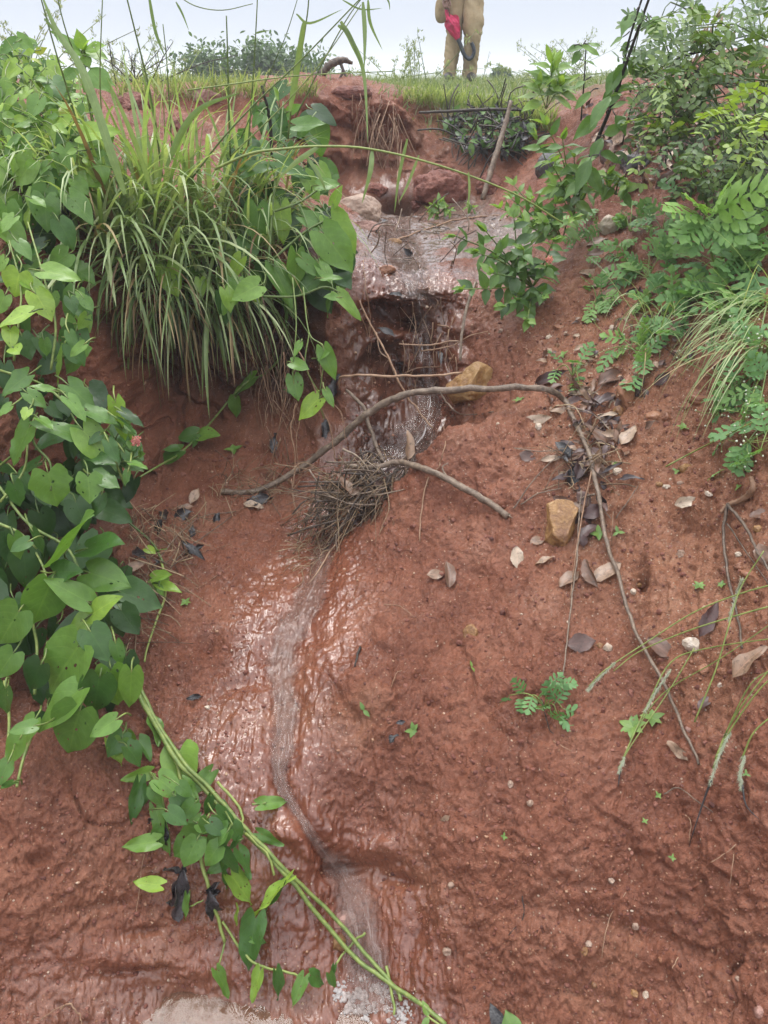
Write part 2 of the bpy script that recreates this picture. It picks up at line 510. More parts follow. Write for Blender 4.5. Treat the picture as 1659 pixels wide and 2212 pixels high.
disp += near * .075 * perlin(G + 13, 4.5) * smooth(3.6, 4.2, G[..., 1]) * smooth(5.7, 5.0, G[..., 1]) * smooth(.98, 1.1, G[..., 2])
# flow furrows of the film, drawn out down the slope
fl = np.stack([G[..., 0] * 60, G[..., 1] * 11, G[..., 2] * 4], -1)
disp += near * np.where(on_low, smooth(.3, .9, wet), np.where(wall > 0, wall, .2)) * (.0040 * perlin(fl, 1.0) + .0028 * perlin(fl + 5.5, 2.1))
# the stream has cut itself a bed
disp -= .014 * np.where(on_low, smooth(1.6, .4, low_d), 0) + .012 * np.where(on_top, smooth(1.5, .4, top_d), 0)
# dents, holes and ledges
for cx, cy, rx, ry, dep in ((450, 1398, 26, 18, .040), (880, 708, 42, 20, .11), (1388, 1255, 16, 24, .055), (858, 434, 34, 16, .24), (1065, 1025, 50, 45, .020), (1030, 1240, 40, 22, .014), (1000, 1160, 16, 12, .012), (320, 2010, 60, 12, .020), (280, 2100, 90, 10, .014), (70, 1860, 40, 12, .018), (520, 1480, 34, 14, .012), (690, 1380, 40, 18, .012), (760, 1880, 60, 12, .030), (560, 2030, 20, 60, .010), (480, 1960, 50, 14, .012), (1320, 2000, 120, 26, .016), (1130, 1960, 60, 40, .012), (900, 1990, 26, 100, .016), (1500, 2060, 100, 20, .012), (850, 1900, 70, 14, .022), (1300, 1330, 60, 40, .018), (1500, 1150, 60, 20, .015), (200, 1960, 100, 14, .012), (755, 1010, 60, 40, .02)):
    disp -= dep * blob(PXG, PYG, cx, cy, rx, ry, .25 if cx > 800 else -.15) * (1 + .5 * wobble)
for cx, cy, rx, ry, dep in ((820, 1830, 60, 26, .022), (640, 1800, 50, 24, .022), (950, 400, 60, 40, .10), (1010, 1040, 110, 80, .035), (430, 2080, 160, 40, .014), (250, 2060, 110, 30, .012), (1250, 2040, 150, 50, .012), (1000, 1800, 140, 60, .012), (540, 1860, 60, 70, .012), (1420, 1220, 50, 60, .02)):
    disp += dep * blob(PXG, PYG, cx, cy, rx, ry, .1) * (1 + .4 * wobble)
G = G + NRM * disp[..., None]
cut = smooth(.93, .80, G[..., 2]) * smooth(.36, .56, G[..., 2]) * smooth(170, 330, PXG + 60 * wobble) * smooth(750, 600, PXG + 90 * wobble) * ((G[..., 1] > 1.7) & (G[..., 1] < 2.9)) * (1 + .4 * wobble)
G[..., 1] += .27 * cut * (1 + .3 * wobble)
cut = smooth(1.40, 1.22, G[..., 2] + .05 * wobble) * smooth(.92, 1.08, G[..., 2]) * smooth(540, 720, PXG + 120 * wobble) * smooth(1030, 860, PXG + 120 * wobble) * ((G[..., 1] > 4.0) & (G[..., 1] < 5.3))
G[..., 1] += .15 * cut * (1 + .9 * wobble)
cut = smooth(.86, .78, G[..., 2]) * smooth(.40, .55, G[..., 2]) * smooth(770, 860, PXG + 70 * wobble) * smooth(1020, 930, PXG + 70 * wobble) * ((G[..., 1] > 2.2) & (G[..., 1] < 2.95))
G[..., 1] += .12 * cut * (1 + .6 * wobble)
MAT_SOIL = soil_material()
nc, nr = G.shape[:2]
idx = np.arange(nc * nr).reshape(nc, nr)
F = np.stack([idx[:-1, :-1], idx[1:, :-1], idx[1:, 1:], idx[:-1, 1:]], -1).reshape(-1, 4)
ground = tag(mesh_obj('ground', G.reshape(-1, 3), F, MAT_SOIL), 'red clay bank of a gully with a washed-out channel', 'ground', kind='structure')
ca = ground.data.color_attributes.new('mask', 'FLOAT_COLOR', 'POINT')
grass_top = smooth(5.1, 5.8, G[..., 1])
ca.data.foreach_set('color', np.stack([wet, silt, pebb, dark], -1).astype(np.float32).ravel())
tf = ground.data.attributes.new('turf', 'FLOAT', 'POINT')
tf.data.foreach_set('value', np.clip(smooth(4.9, 5.6, G[..., 1] + .25 * wobble + .5 * smooth(-.2, .6, G[..., 0]) - .9 * smooth(-.4, -1.4, G[..., 0])), 0, 1).astype(np.float32).ravel())
S2 = G[::3, ::3]
n2c, n2r = S2.shape[:2]
i2 = np.arange(n2c * n2r).reshape(n2c, n2r)
BVH = BVHTree.FromPolygons(S2.reshape(-1, 3).tolist(), np.stack([i2[:-1, :-1], i2[1:, :-1], i2[1:, 1:], i2[:-1, 1:]], -1).reshape(-1, 4).tolist())
CAMV = Vector((0, 0, CAM_Z))


def hit(px, py):
    """Where the sight line of a pixel meets the ground, and the ground's normal there."""
    loc, nor, _i, _d = BVH.ray_cast(CAMV, ray_dir(px, py), 400)
    if loc is None:
        p = at(px, py, 30.0)
        return p, np.array((0, 0, 1.0))
    nor = np.array(nor)
    if nor @ np.array(ray_dir(px, py)) > 0:
        nor = -nor
    return np.array(loc), nor


def drop(x, y):
    """Ground point under (x, y)."""
    loc, nor, _i, _d = BVH.ray_cast(Vector((x, y, 8)), Vector((0, 0, -1)), 20)
    if loc is None:
        return np.array((x, y, float(height(np.array([x]), np.array([y]))[0])))
    return np.array(loc)


# ------------------------------------------------------------------ mesh collecting
class MB:
    """Collects leaves, tubes and stones and builds them as ONE mesh object."""

    def __init__(self):
        self.v, self.f4, self.f3, self.uv, self.t, self.n = [], [], [], [], [], 0

    def add(self, v, f4=None, f3=None, uv=None, tint=0.5):
        v = np.asarray(v, float)
        if f4 is not None and len(f4):
            self.f4.append(np.asarray(f4) + self.n)
        if f3 is not None and len(f3):
            self.f3.append(np.asarray(f3) + self.n)
        self.v.append(v)
        self.uv.append(np.zeros((len(v), 2)) if uv is None else np.asarray(uv, float))
        self.t.append(np.broadcast_to(np.asarray(tint, float), (len(v),)))
        self.n += len(v)

    def build(self, name, mat, parent=None, origin=None, flat=False):
        V = np.vstack(self.v)
        if parent is not None:
            V = V - np.array(parent.location)
            loc = None
        else:
            loc = np.array(origin) if origin is not None else V[np.argmin(V[:, 2])]
            V = V - loc
        me = bpy.data.meshes.new(name)
        me.vertices.add(len(V))
        me.vertices.foreach_set('co', V.astype(np.float32).ravel())
        f4 = np.vstack(self.f4) if self.f4 else np.zeros((0, 4), int)
        f3 = np.vstack(self.f3) if self.f3 else np.zeros((0, 3), int)
        loops = np.concatenate([f4.ravel(), f3.ravel()]).astype(np.int32)
        tot = np.concatenate([np.full(len(f4), 4), np.full(len(f3), 3)]).astype(np.int32)
        me.loops.add(len(loops))
        me.loops.foreach_set('vertex_index', loops)
        me.polygons.add(len(tot))
        me.polygons.foreach_set('loop_start', (np.cumsum(tot) - tot).astype(np.int32))
        me.polygons.foreach_set('loop_total', tot)
        me.update(calc_edges=True)
        me.polygons.foreach_set('use_smooth', np.full(len(tot), not flat))
        a = me.attributes.new('leaf_uv', 'FLOAT_VECTOR', 'POINT')
        uv = np.vstack(self.uv)
        T = np.concatenate(self.t)
        a.data.foreach_set('vector', np.column_stack([uv, T]).astype(np.float32).ravel())
        b = me.attributes.new('tint', 'FLOAT', 'POINT')
        b.data.foreach_set('value', T.astype(np.float32))
        me.materials.append(mat)
        o = bpy.data.objects.new(name, me)
        COL.objects.link(o)
        if parent is not None:
            o.parent = parent
        else:
            o.location = loc
        return o


def unit(v):
    v = np.asarray(v, float)
    return v / max(np.linalg.norm(v), 1e-9)


UP = np.array((0, 0, 1.0))
CAMP = np.array((0, 0, CAM_Z))
_gc = {}


def grid_faces(nu, nv):
    if (nu, nv) not in _gc:
        i = np.arange(nu * nv).reshape(nv, nu)
        _gc[(nu, nv)] = np.stack([i[:-1, :-1], i[:-1, 1:], i[1:, 1:], i[1:, :-1]], -1).reshape(-1, 4)
    return _gc[(nu, nv)]


SHAPES = {
    'heart': ([0, .08, .2, .34, .5, .66, .8, .92, 1], [.66, .90, 1.0, .99, .90, .70, .44, .17, .02], .24),
    'ovate': ([0, .1, .25, .42, .6, .78, .9, 1], [.06, .5, .92, 1.0, .86, .5, .22, .02], .04),
    'lance': ([0, .15, .35, .55, .75, .9, 1], [.08, .55, .95, 1.0, .65, .28, .02], 0),
    'oblong': ([0, .15, .4, .7, .88, 1], [.12, .7, 1.0, .98, .7, .15], 0),
    'lobe': ([0, .2, .4, .55, .7, .85, 1], [.30, .55, 1.0, .62, .95, .55, .05], 0),
    'dry': ([0, .1, .3, .5, .7, .88, 1], [.08, .48, .95, 1.0, .82, .38, .03], 0),
}


def leaf(mb, base, d, n, length, width, shape='ovate', fold=.25, curl=.3, wav=.04, tint=.5, nu=5, nv=8, serr=0, twist=0., ragged=0.):
    d = unit(d)
    n = np.asarray(n, float) - d * (np.asarray(n, float) @ d)
    n = unit(n)
    x = np.cross(d, n)
    tt, ww, lobe = SHAPES[shape]
    t = np.linspace(0, 1, nv) if shape != 'heart' else np.linspace(0, 1, nv) ** .85
    wv = np.interp(t, tt, ww)
    if serr:
        wv = wv * (1 + serr * np.where(np.arange(nv) % 2, 1, -1))
    s = np.linspace(-1, 1, nu)
    S, T_ = np.meshgrid(s, t)
    Wd = wv[:, None] * np.ones(nu) * width * .5
    if ragged:
        Wd = Wd * (1 - ragged * RNG.random((nv, nu)) * (np.abs(S) > .9))
    X = S * Wd
    A_ = np.abs(S)
    Yl = T_ * length - lobe * length * (1.9 * A_ - 1.05 * A_ ** 3) * (1 - T_) ** 2.4
    Zl = fold * np.abs(X) - curl * length * T_ ** 2 + wav * length * np.sin(T_ * 9 + S * 2 + tint * 40) * np.abs(S) ** 1.5
    if twist:
        a = twist * T_
        X, Zl = X * np.cos(a) - Zl * np.sin(a), X * np.sin(a) + Zl * np.cos(a)
    P = base + X[..., None] * x + Yl[..., None] * d + Zl[..., None] * n
    mb.add(P.reshape(-1, 3), grid_faces(nu, nv), uv=np.stack([S.ravel(), T_.ravel()], -1), tint=tint)
    return base + d * length * .96 - n * curl * length * .9


def spline(pts, per=6):
    p = np.asarray(pts, float)
    if len(p) < 3:
        k = np.linspace(0, 1, per + 1)[:, None]
        return p[0] * (1 - k) + p[-1] * k
    q = np.vstack([2 * p[0] - p[1], p, 2 * p[-1] - p[-2]])
    out = []
    for i in range(1, len(q) - 2):
        for k in np.arange(per) / per:
            a, b, c, d = q[i - 1], q[i], q[i + 1], q[i + 2]
            out.append(.5 * (2 * b + (c - a) * k + (2 * a - 5 * b + 4 * c - d) * k * k + (3 * b - a - 3 * c + d) * k ** 3))
    out.append(p[-1])
    return np.array(out)


def tube(mb, pts, r, n=6, tint=.5, rough=0., per=6, smooth_it=True, wob=0.):
    P = spline(pts, per) if smooth_it else np.asarray(pts, float)
    m = len(P)
    rad = np.interp(np.linspace(0, 1, m), np.linspace(0, 1, len(np.atleast_1d(r))), np.atleast_1d(r)) if np.ndim(r) else np.full(m, r)
    if wob:
        w_ = RNG.normal(size=(m, 3)) * wob
        w_[0] = 0
        w_ = (w_ + np.roll(w_, 1, 0)) / 2
        P = P + w_
    T_ = np.gradient(P, axis=0)
    T_ /= np.maximum(np.linalg.norm(T_, axis=1), 1e-9)[:, None]
    ref = np.array((.31, .17, .93)) if abs(T_[0] @ np.array((.31, .17, .93))) < .9 else np.array((1., 0, 0))
    A = np.empty_like(P)
    a = unit(np.cross(T_[0], ref))
    for i in range(m):
        a = unit(a - T_[i] * (a @ T_[i]))
        A[i] = a
    B = np.cross(T_, A)
    ang = np.arange(n) / n * 2 * np.pi
    rr = rad[:, None] * (1 + rough * RNG.normal(size=(m, n)))
    V = P[:, None] + rr[..., None] * (np.cos(ang)[None, :, None] * A[:, None] + np.sin(ang)[None, :, None] * B[:, None])
    i = np.arange(m * n).reshape(m, n)
    j = np.roll(i, -1, 1)
    F4 = np.stack([i[:-1], j[:-1], j[1:], i[1:]], -1).reshape(-1, 4)
    caps = [[i[0, 0], i[0, k + 1], i[0, k]] for k in range(1, n - 1)] + [[i[-1, 0], i[-1, k], i[-1, k + 1]] for k in range(1, n - 1)]
    uv = np.stack([np.tile(ang, m), np.repeat(np.linspace(0, 1, m), n)], -1)
    mb.add(V.reshape(-1, 3), F4, caps, uv=uv, tint=tint)
    return P


def blade(mb, root, d, length, width, droop=1.0, tint=.5, nseg=8, tip=.02, face=None):
    """A grass blade that bends under its own weight."""
    d = unit(d)
    ds = length / nseg
    P = [np.asarray(root, float)]
    D = [d]
    for k in range(nseg):
        d = unit(d + np.array((0, 0, -1.0)) * droop * (k + 1) / nseg * .55)
        P.append(P[-1] + d * ds)
        D.append(d)
    P, D = np.array(P), np.array(D)
    s0 = np.cross(D[0], UP if face is None else face)
    if np.linalg.norm(s0) < .1:
        s0 = np.array((1., 0, 0))
    s0 = unit(s0)
    t = np.linspace(0, 1, nseg + 1)
    wv = width * .5 * np.minimum(np.minimum(.45 + t * 3, 1), (1 - t) ** .7 * 1.5 + tip)
    side = s0[None] - D * (D @ s0)[:, None]
    side /= np.maximum(np.linalg.norm(side, axis=1), 1e-6)[:, None]
    nn = np.cross(side, D)
    V = np.stack([P - side * wv[:, None] + nn * wv[:, None] * .35, P, P + side * wv[:, None] + nn * wv[:, None] * .35], 1)
    uv = np.stack([np.tile([-1, 0, 1], nseg + 1), np.repeat(t, 3)], -1)
    mb.add(V.reshape(-1, 3), grid_faces(3, nseg + 1), uv=uv, tint=tint)
    return P[-1]


def ribbon(mb, pts, width, tint=.5, face=None, per=6):
    """A blade led along given points."""
    P = spline(pts, per)
    m = len(P)
    D = np.gradient(P, axis=0)
    D /= np.linalg.norm(D, axis=1)[:, None]
    view = unit(CAMP - P[m // 2]) if face is None else face
    side = np.cross(D, view)
    side /= np.maximum(np.linalg.norm(side, axis=1), 1e-6)[:, None]
    nn = np.cross(side, D)
    t = np.linspace(0, 1, m)
    wv = width * .5 * np.minimum(np.minimum(.5 + t * 3, 1), (1 - t) ** .7 * 1.5 + .03)
    V = np.stack([P - side * wv[:, None] - nn * wv[:, None] * .35, P, P + side * wv[:, None] - nn * wv[:, None] * .35], 1)
    uv = np.stack([np.tile([-1, 0, 1], m), np.repeat(t, 3)], -1)
    mb.add(V.reshape(-1, 3), grid_faces(3, m), uv=uv, tint=tint)


def icosphere(sub):
    g = (1 + 5 ** .5) / 2
    v = [(-1, g, 0), (1, g, 0), (-1, -g, 0), (1, -g, 0), (0, -1, g), (0, 1, g), (0, -1, -g), (0, 1, -g), (g, 0, -1), (g, 0, 1), (-g, 0, -1), (-g, 0, 1)]
    f = [(0, 11, 5), (0, 5, 1), (0, 1, 7), (0, 7, 10), (0, 10, 11), (1, 5, 9), (5, 11, 4), (11, 10, 2), (10, 7, 6), (7, 1, 8), (3, 9, 4), (3, 4, 2), (3, 2, 6), (3, 6, 8), (3, 8, 9), (4, 9, 5), (2, 4, 11), (6, 2, 10), (8, 6, 7), (9, 8, 1)]
    v = [unit(q) for q in v]
    for _ in range(sub):
        mid, f2 = {}, []
        for tri in f:
            m = []
            for a, b in ((0, 1), (1, 2), (2, 0)):
                k = tuple(sorted((tri[a], tri[b])))
                if k not in mid:
                    mid[k] = len(v)
                    v.append(unit(v[k[0]] + v[k[1]]))
                m.append(mid[k])
            f2 += [(tri[0], m[0], m[2]), (tri[1], m[1], m[0]), (tri[2], m[2], m[1]), tuple(m)]
        f = f2
    return np.array(v), np.array(f)


ICO = {s: icosphere(s) for s in (1, 2, 3, 4)}


def stone_shape(sub, seed, cuts=7, rough=.075):
    r = np.random.default_rng(seed)
    V = ICO[sub][0].copy()
    for _ in range(cuts):
        n = unit(r.normal(size=3))
        h = r.uniform(.55, .88)
        dd = V @ n - h
        V -= np.where(dd > 0, dd, 0)[:, None] * n * .92
    V *= (1 + rough * 2 * perlin(V + seed * 3.1, 1.7) + rough * perlin(V + seed, 4.5) + rough * .5 * perlin(V + seed, 11))[:, None]
    return V, ICO[sub][1]


def frame_on(n, yaw):
    """Axes of a thing lying on a surface with normal n."""
    n = unit(n)
    a = unit(np.cross(n, np.array((0.2, 1, .1))))
    b = np.cross(n, a)
    c, s_ = math.cos(yaw), math.sin(yaw)
    return a * c + b * s_, -a * s_ + b * c, n


def lift(px, py, h=.02):
    p, n = hit(px, py)
    return p + unit(CAMP - p) * h


def pxsize(p):
    """Metres per pixel of the 1659 px view at a point."""
    return float(p[1] * CP - (p[2] - CAM_Z) * SP) / FPX


def in_poly(x, y, poly):
    c = False
    n = len(poly)
    for i in range(n):
        (x0, y0), (x1, y1) = poly[i], poly[(i + 1) % n]
        if (y0 > y) != (y1 > y) and x < (x1 - x0) * (y - y0) / (y1 - y0) + x0:
            c = not c
    return c


def rand_in(poly, n):
    xs, ys = [p[0] for p in poly], [p[1] for p in poly]
    out = []
    while len(out) < n:
        x, y = random.uniform(min(xs), max(xs)), random.uniform(min(ys), max(ys))
        if in_poly(x, y, poly):
            out.append((x, y))
    return out


def rnd(a, b):
    return random.uniform(a, b)


def rvec(k=1.0):
    return RNG.normal(size=3) * k


# ------------------------------------------------------------------ more materials
ALB = 0.80      # the colours below are listed relative to this reflectance

def leaf_material(name, stops, rough=.38, trans=.30, vein=.5, holes=False, back=1.25, veins=6.0, spec=.5, blot=0.0):
    m, n = new_mat(name)
    out = N(n, 'ShaderNodeOutputMaterial')
    bs = N(n, 'ShaderNodeBsdfPrincipled')
    a = N(n, 'ShaderNodeAttribute', attribute_name='leaf_uv')
    sep = N(n, 'ShaderNodeSeparateXYZ')
    L(n, a.outputs['Vector'], sep.inputs[0])
    u, v, tint = sep.outputs
    geo = N(n, 'ShaderNodeNewGeometry')
    nz = noise_n(n, geo.outputs['Position'], 60, 3)
    col = ramp(n, tint, stops)
    col = mix(n, .35, col, ramp(n, nz, [(.3, (.6, .62, .5)), (.7, (1.35, 1.3, 1.3))]), 'MULTIPLY')
    au = math_n(n, 'ABSOLUTE', u)
    hgt = None
    if vein:
        mid = math_n(n, 'LESS_THAN', au, .045)
        fr = math_n(n, 'FRACT', math_n(n, 'SUBTRACT', math_n(n, 'MULTIPLY', v, veins), math_n(n, 'MULTIPLY', au, veins * .38)))
        fr = math_n(n, 'ABSOLUTE', math_n(n, 'SUBTRACT', fr, .5))
        sv = math_n(n, 'LESS_THAN', fr, .045)
        vm = math_n(n, 'MAXIMUM', mid, math_n(n, 'MULTIPLY', sv, .6))
        col = mix(n, math_n(n, 'MULTIPLY', vm, vein * .6), col, mix(n, 1.0, col, (1.9, 1.6, 1.6), 'MULTIPLY'))
        hgt = math_n(n, 'MULTIPLY', math_n(n, 'SUBTRACT', 1.0, vm), 0.5)
    if blot:
        nb = noise_n(n, geo.outputs['Position'], 90, 4, .7)
        col = mix(n, math_n(n, 'MULTIPLY', ramp(n, nb, [(.52, (0, 0, 0)), (.62, (1, 1, 1))]), blot), col, (.035, .022, .015))
    col = mix(n, 1.0, col, (ALB, ALB, ALB), 'MULTIPLY')
    bk = mix(n, 1.0, col, (back, back * .98, back), 'MULTIPLY')
    colf = mix(n, geo.outputs['Backfacing'], col, bk)
    L(n, colf, bs.inputs['Base Color'])
    bs.inputs['Roughness'].default_value = rough
    bs.inputs['Specular IOR Level'].default_value = spec
    hb = nz if hgt is None else math_n(n, 'ADD', hgt, nz)
    L(n, bump_n(n, hb, .35, .003), bs.inputs['Normal'])
    last = bs.outputs[0]
    if trans:
        tr = N(n, 'ShaderNodeBsdfTranslucent')
        L(n, mix(n, 1.0, colf, (1.5, 1.6, .7), 'MULTIPLY'), tr.inputs[0])
        ms = N(n, 'ShaderNodeMixShader')
        ms.inputs[0].default_value = trans
        L(n, last, ms.inputs[1])
        L(n, tr.outputs[0], ms.inputs[2])
        last = ms.outputs[0]
    if holes:
        vo = N(n, 'ShaderNodeTexVoronoi', feature='F1')
        vo.inputs['Scale'].default_value = 3.4
        mp = N(n, 'ShaderNodeCombineXYZ')
        L(n, u, mp.inputs[0])
        L(n, math_n(n, 'MULTIPLY', v, 2.0), mp.inputs[1])
        L(n, math_n(n, 'MULTIPLY', tint, 53.0), mp.inputs[2])
        L(n, mp.outputs[0], vo.inputs['Vector'])
        sp2 = N(n, 'ShaderNodeSeparateColor')
        L(n, vo.outputs['Color'], sp2.inputs[0])
        hole = math_n(n, 'MULTIPLY', math_n(n, 'LESS_THAN', vo.outputs['Distance'], math_n(n, 'MULTIPLY', sp2.outputs[1], .26)), math_n(n, 'GREATER_THAN', sp2.outputs[0], .66))
        tp = N(n, 'ShaderNodeBsdfTransparent')
        ms = N(n, 'ShaderNodeMixShader')
        L(n, hole, ms.inputs[0])
        L(n, last, ms.inputs[1])
        L(n, tp.outputs[0], ms.inputs[2])
        last = ms.outputs[0]
    L(n, last, out.inputs[0])
    return m


def plain_material(name, stops, rough=.6, scale=40, bump=.4, bdist=.004, spec=.4, stretch=None, coat=0.0):
    """Colour varied by noise over the surface and by the 'tint' of each piece."""
    m, n = new_mat(name)
    out = N(n, 'ShaderNodeOutputMaterial')
    bs = N(n, 'ShaderNodeBsdfPrincipled')
    tc = N(n, 'ShaderNodeTexCoord')
    vec = tc.outputs['Object']
    if stretch:
        mp = N(n, 'ShaderNodeMapping')
        mp.inputs['Scale'].default_value = stretch
        L(n, vec, mp.inputs['Vector'])
        vec = mp.outputs[0]
    a = N(n, 'ShaderNodeAttribute', attribute_name='tint')
    nz = noise_n(n, vec, scale, 5, .65)
    nz2 = noise_n(n, vec, scale * 4.3, 4, .7)
    f = math_n(n, 'ADD', math_n(n, 'MULTIPLY_ADD', math_n(n, 'SUBTRACT', nz, .5), 1.5, a.outputs['Fac']), math_n(n, 'MULTIPLY', math_n(n, 'SUBTRACT', nz2, .5), .6), clamp=True)
    L(n, mix(n, 1.0, ramp(n, f, stops), (ALB, ALB, ALB), 'MULTIPLY'), bs.inputs['Base Color'])
    L(n, math_n(n, 'MULTIPLY_ADD', nz2, .3, rough - .15, clamp=True), bs.inputs['Roughness'])
    bs.inputs['Specular IOR Level'].default_value = spec
    if coat:
        bs.inputs['Coat Weight'].default_value = coat
        bs.inputs['Coat Roughness'].default_value = .12
    L(n, bump_n(n, math_n(n, 'ADD', nz, math_n(n, 'MULTIPLY', nz2, .5)), bump, bdist), bs.inputs['Normal'])
    L(n, bs.outputs[0], out.inputs[0])
    return m


M = {}
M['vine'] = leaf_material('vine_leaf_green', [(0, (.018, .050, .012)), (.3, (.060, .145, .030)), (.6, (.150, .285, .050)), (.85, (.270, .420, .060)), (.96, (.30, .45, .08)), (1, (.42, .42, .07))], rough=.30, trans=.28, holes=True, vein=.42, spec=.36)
M['herb'] = leaf_material('herb_leaf_green', [(0, (.035, .085, .020)), (.5, (.110, .220, .045)), (1, (.25, .39, .075))], rough=.45, trans=.28, vein=.4)
M['shrub'] = leaf_material('shrub_leaf_green', [(0, (.034, .075, .020)), (.5, (.095, .170, .042)), (.85, (.19, .28, .07)), (1, (.30, .43, .06))], rough=.42, trans=.22, vein=.25)
M['weed'] = leaf_material('weed_leaf_green', [(0, (.075, .175, .070)), (.5, (.145, .300, .095)), (1, (.27, .45, .11))], rough=.55, trans=.28, vein=.2)
M['grass'] = leaf_material('grass_blade_green', [(0, (.050, .095, .028)), (.4, (.155, .235, .070)), (.75, (.290, .385, .150)), (1, (.42, .48, .25))], rough=.42, trans=.28, vein=.5, veins=0.001)
M['meadow'] = leaf_material('meadow_green', [(0, (.12, .165, .06)), (.5, (.22, .28, .12)), (1, (.34, .35, .21))], rough=.6, trans=.35, vein=0)
M['straw'] = plain_material('dry_straw', [(0, (.060, .038, .022)), (.5, (.21, .135, .075)), (1, (.40, .29, .17))], rough=.6, scale=60)
M['dryblade'] = leaf_material('dry_blade', [(0, (.10, .055, .028)), (.5, (.25, .16, .075)), (1, (.42, .33, .16))], rough=.6, trans=.2, vein=.3, veins=.001)
M['stem'] = plain_material('green_stem', [(0, (.045, .080, .020)), (.5, (.130, .190, .045)), (1, (.270, .320, .080))], rough=.45, scale=70, bump=.15)
M['darkstem'] = plain_material('dark_stem', [(0, (.018, .014, .012)), (.5, (.045, .036, .028)), (1, (.10, .08, .055))], rough=.6, scale=70)
M['bark'] = plain_material('wet_bark', [(0, (.040, .026, .018)), (.35, (.110, .075, .052)), (.65, (.21, .150, .105)), (1, (.36, .27, .19))], rough=.55, scale=55, bump=.8, bdist=.006, coat=.15)
M['root'] = plain_material('root_skin', [(0, (.12, .060, .032)), (.5, (.27, .150, .085)), (1, (.42, .27, .17))], rough=.55, scale=60, bump=.6)
M['char'] = plain_material('black_rot', [(0, (.006, .005, .006)), (.6, (.020, .017, .018)), (1, (.055, .048, .050))], rough=.30, scale=60, bump=.8, spec=.6)
M['dead'] = leaf_material('dead_leaf_brown', [(0, (.030, .016, .018)), (.25, (.085, .042, .038)), (.5, (.190, .105, .065)), (.75, (.34, .225, .150)), (1, (.50, .40, .30))], rough=.42, trans=.08, vein=.5, back=1.15, veins=7, blot=.45)
M['foam'] = None


def rock_mat(name, stops, rough=.55, scale=18, coat=.2):
    return plain_material(name, stops, rough=rough, scale=scale, bump=1.0, bdist=.012, coat=coat)


M['ochre'] = rock_mat('ochre_stone', [(0, (.16, .060, .030)), (.3, (.19, .085, .035)), (.6, (.33, .175, .060)), (1, (.48, .31, .14))])
M['rust'] = rock_mat('rust_stone', [(0, (.14, .050, .025)), (.5, (.30, .125, .060)), (1, (.46, .25, .14))])
M['tan'] = rock_mat('tan_stone', [(0, (.20, .120, .080)), (.5, (.37, .250, .180)), (1, (.52, .40, .32))], coat=.1)
M['cream'] = rock_mat('cream_stone', [(0, (.40, .27, .18)), (.5, (.58, .47, .36)), (1, (.72, .64, .55))], coat=.25)
M['grey'] = rock_mat('grey_stone', [(0, (.030, .028, .028)), (.5, (.075, .070, .068)), (1, (.16, .145, .135))])
M['pink'] = rock_mat('pink_stone', [(0, (.22, .110, .085)), (.5, (.36, .195, .150)), (1, (.50, .33, .27))], coat=.1)
M['clod'] = plain_material('red_clod', [(0, (.105, .034, .024)), (.5, (.225, .078, .052)), (1, (.34, .150, .105))], rough=.55, scale=22, bump=1.0, bdist=.02)


def water_material(name, body, foam_col, foam_amt, film):
    m, n = new_mat(name)
    out = N(n, 'ShaderNodeOutputMaterial')
    a = N(n, 'ShaderNodeAttribute', attribute_name='leaf_uv')      # x across, y along, z depth of the water
    sep = N(n, 'ShaderNodeSeparateXYZ')
    L(n, a.outputs['Vector'], sep.inputs[0])
    cmb = N(n, 'ShaderNodeCombineXYZ')
    L(n, math_n(n, 'MULTIPLY', sep.outputs[0], 5.5), cmb.inputs[0])
    L(n, math_n(n, 'MULTIPLY', sep.outputs[1], 5.0), cmb.inputs[1])
    nz = noise_n(n, cmb.outputs[0], 1.0, 4, .6, .6)
    nz2 = noise_n(n, cmb.outputs[0], 2.7, 4, .65, .8)
    h = math_n(n, 'ADD', nz, math_n(n, 'MULTIPLY', nz2, .5))
    nrm = bump_n(n, h, .8, .002 if name == 'muddy_water' else .006)
    nz3 = noise_n(n, cmb.outputs[0], .55, 2, .5)
    gl = N(n, 'ShaderNodeBsdfGlossy')
    gl.inputs['Roughness'].default_value = .06
    L(n, nrm, gl.inputs['Normal'])
    tp = N(n, 'ShaderNodeBsdfTransparent')
    tp.inputs[0].default_value = (.97, .93, .91, 1)
    df = N(n, 'ShaderNodeBsdfDiffuse')
    fm = math_n(n, 'MULTIPLY', ramp(n, nz2, [(.47, (0, 0, 0)), (.64, (1, 1, 1))]), ramp(n, nz3, [(.44, (.15, .15, .15)), (.58, (1, 1, 1))]))
    dcol = mix(n, math_n(n, 'MULTIPLY', fm, foam_amt), body, foam_col)
    L(n, dcol, df.inputs[0])
    L(n, nrm, df.inputs['Normal'])
    op = math_n(n, 'MULTIPLY', sep.outputs[2], math_n(n, 'ADD', film, math_n(n, 'MULTIPLY', fm, foam_amt)), clamp=True)
    m1 = N(n, 'ShaderNodeMixShader')
    L(n, op, m1.inputs[0])
    L(n, tp.outputs[0], m1.inputs[1])
    L(n, df.outputs[0], m1.inputs[2])
    fr = N(n, 'ShaderNodeFresnel')
    fr.inputs[0].default_value = 1.33
    L(n, nrm, fr.inputs['Normal'])
    m2 = N(n, 'ShaderNodeMixShader')
    L(n, math_n(n, 'MULTIPLY', fr.outputs[0], math_n(n, 'MULTIPLY', sep.outputs[2], 1.6, clamp=True)), m2.inputs[0])
    L(n, m1.outputs[0], m2.inputs[1])
    L(n, gl.outputs[0], m2.inputs[2])
    L(n, m2.outputs[0], out.inputs[0])
    return m


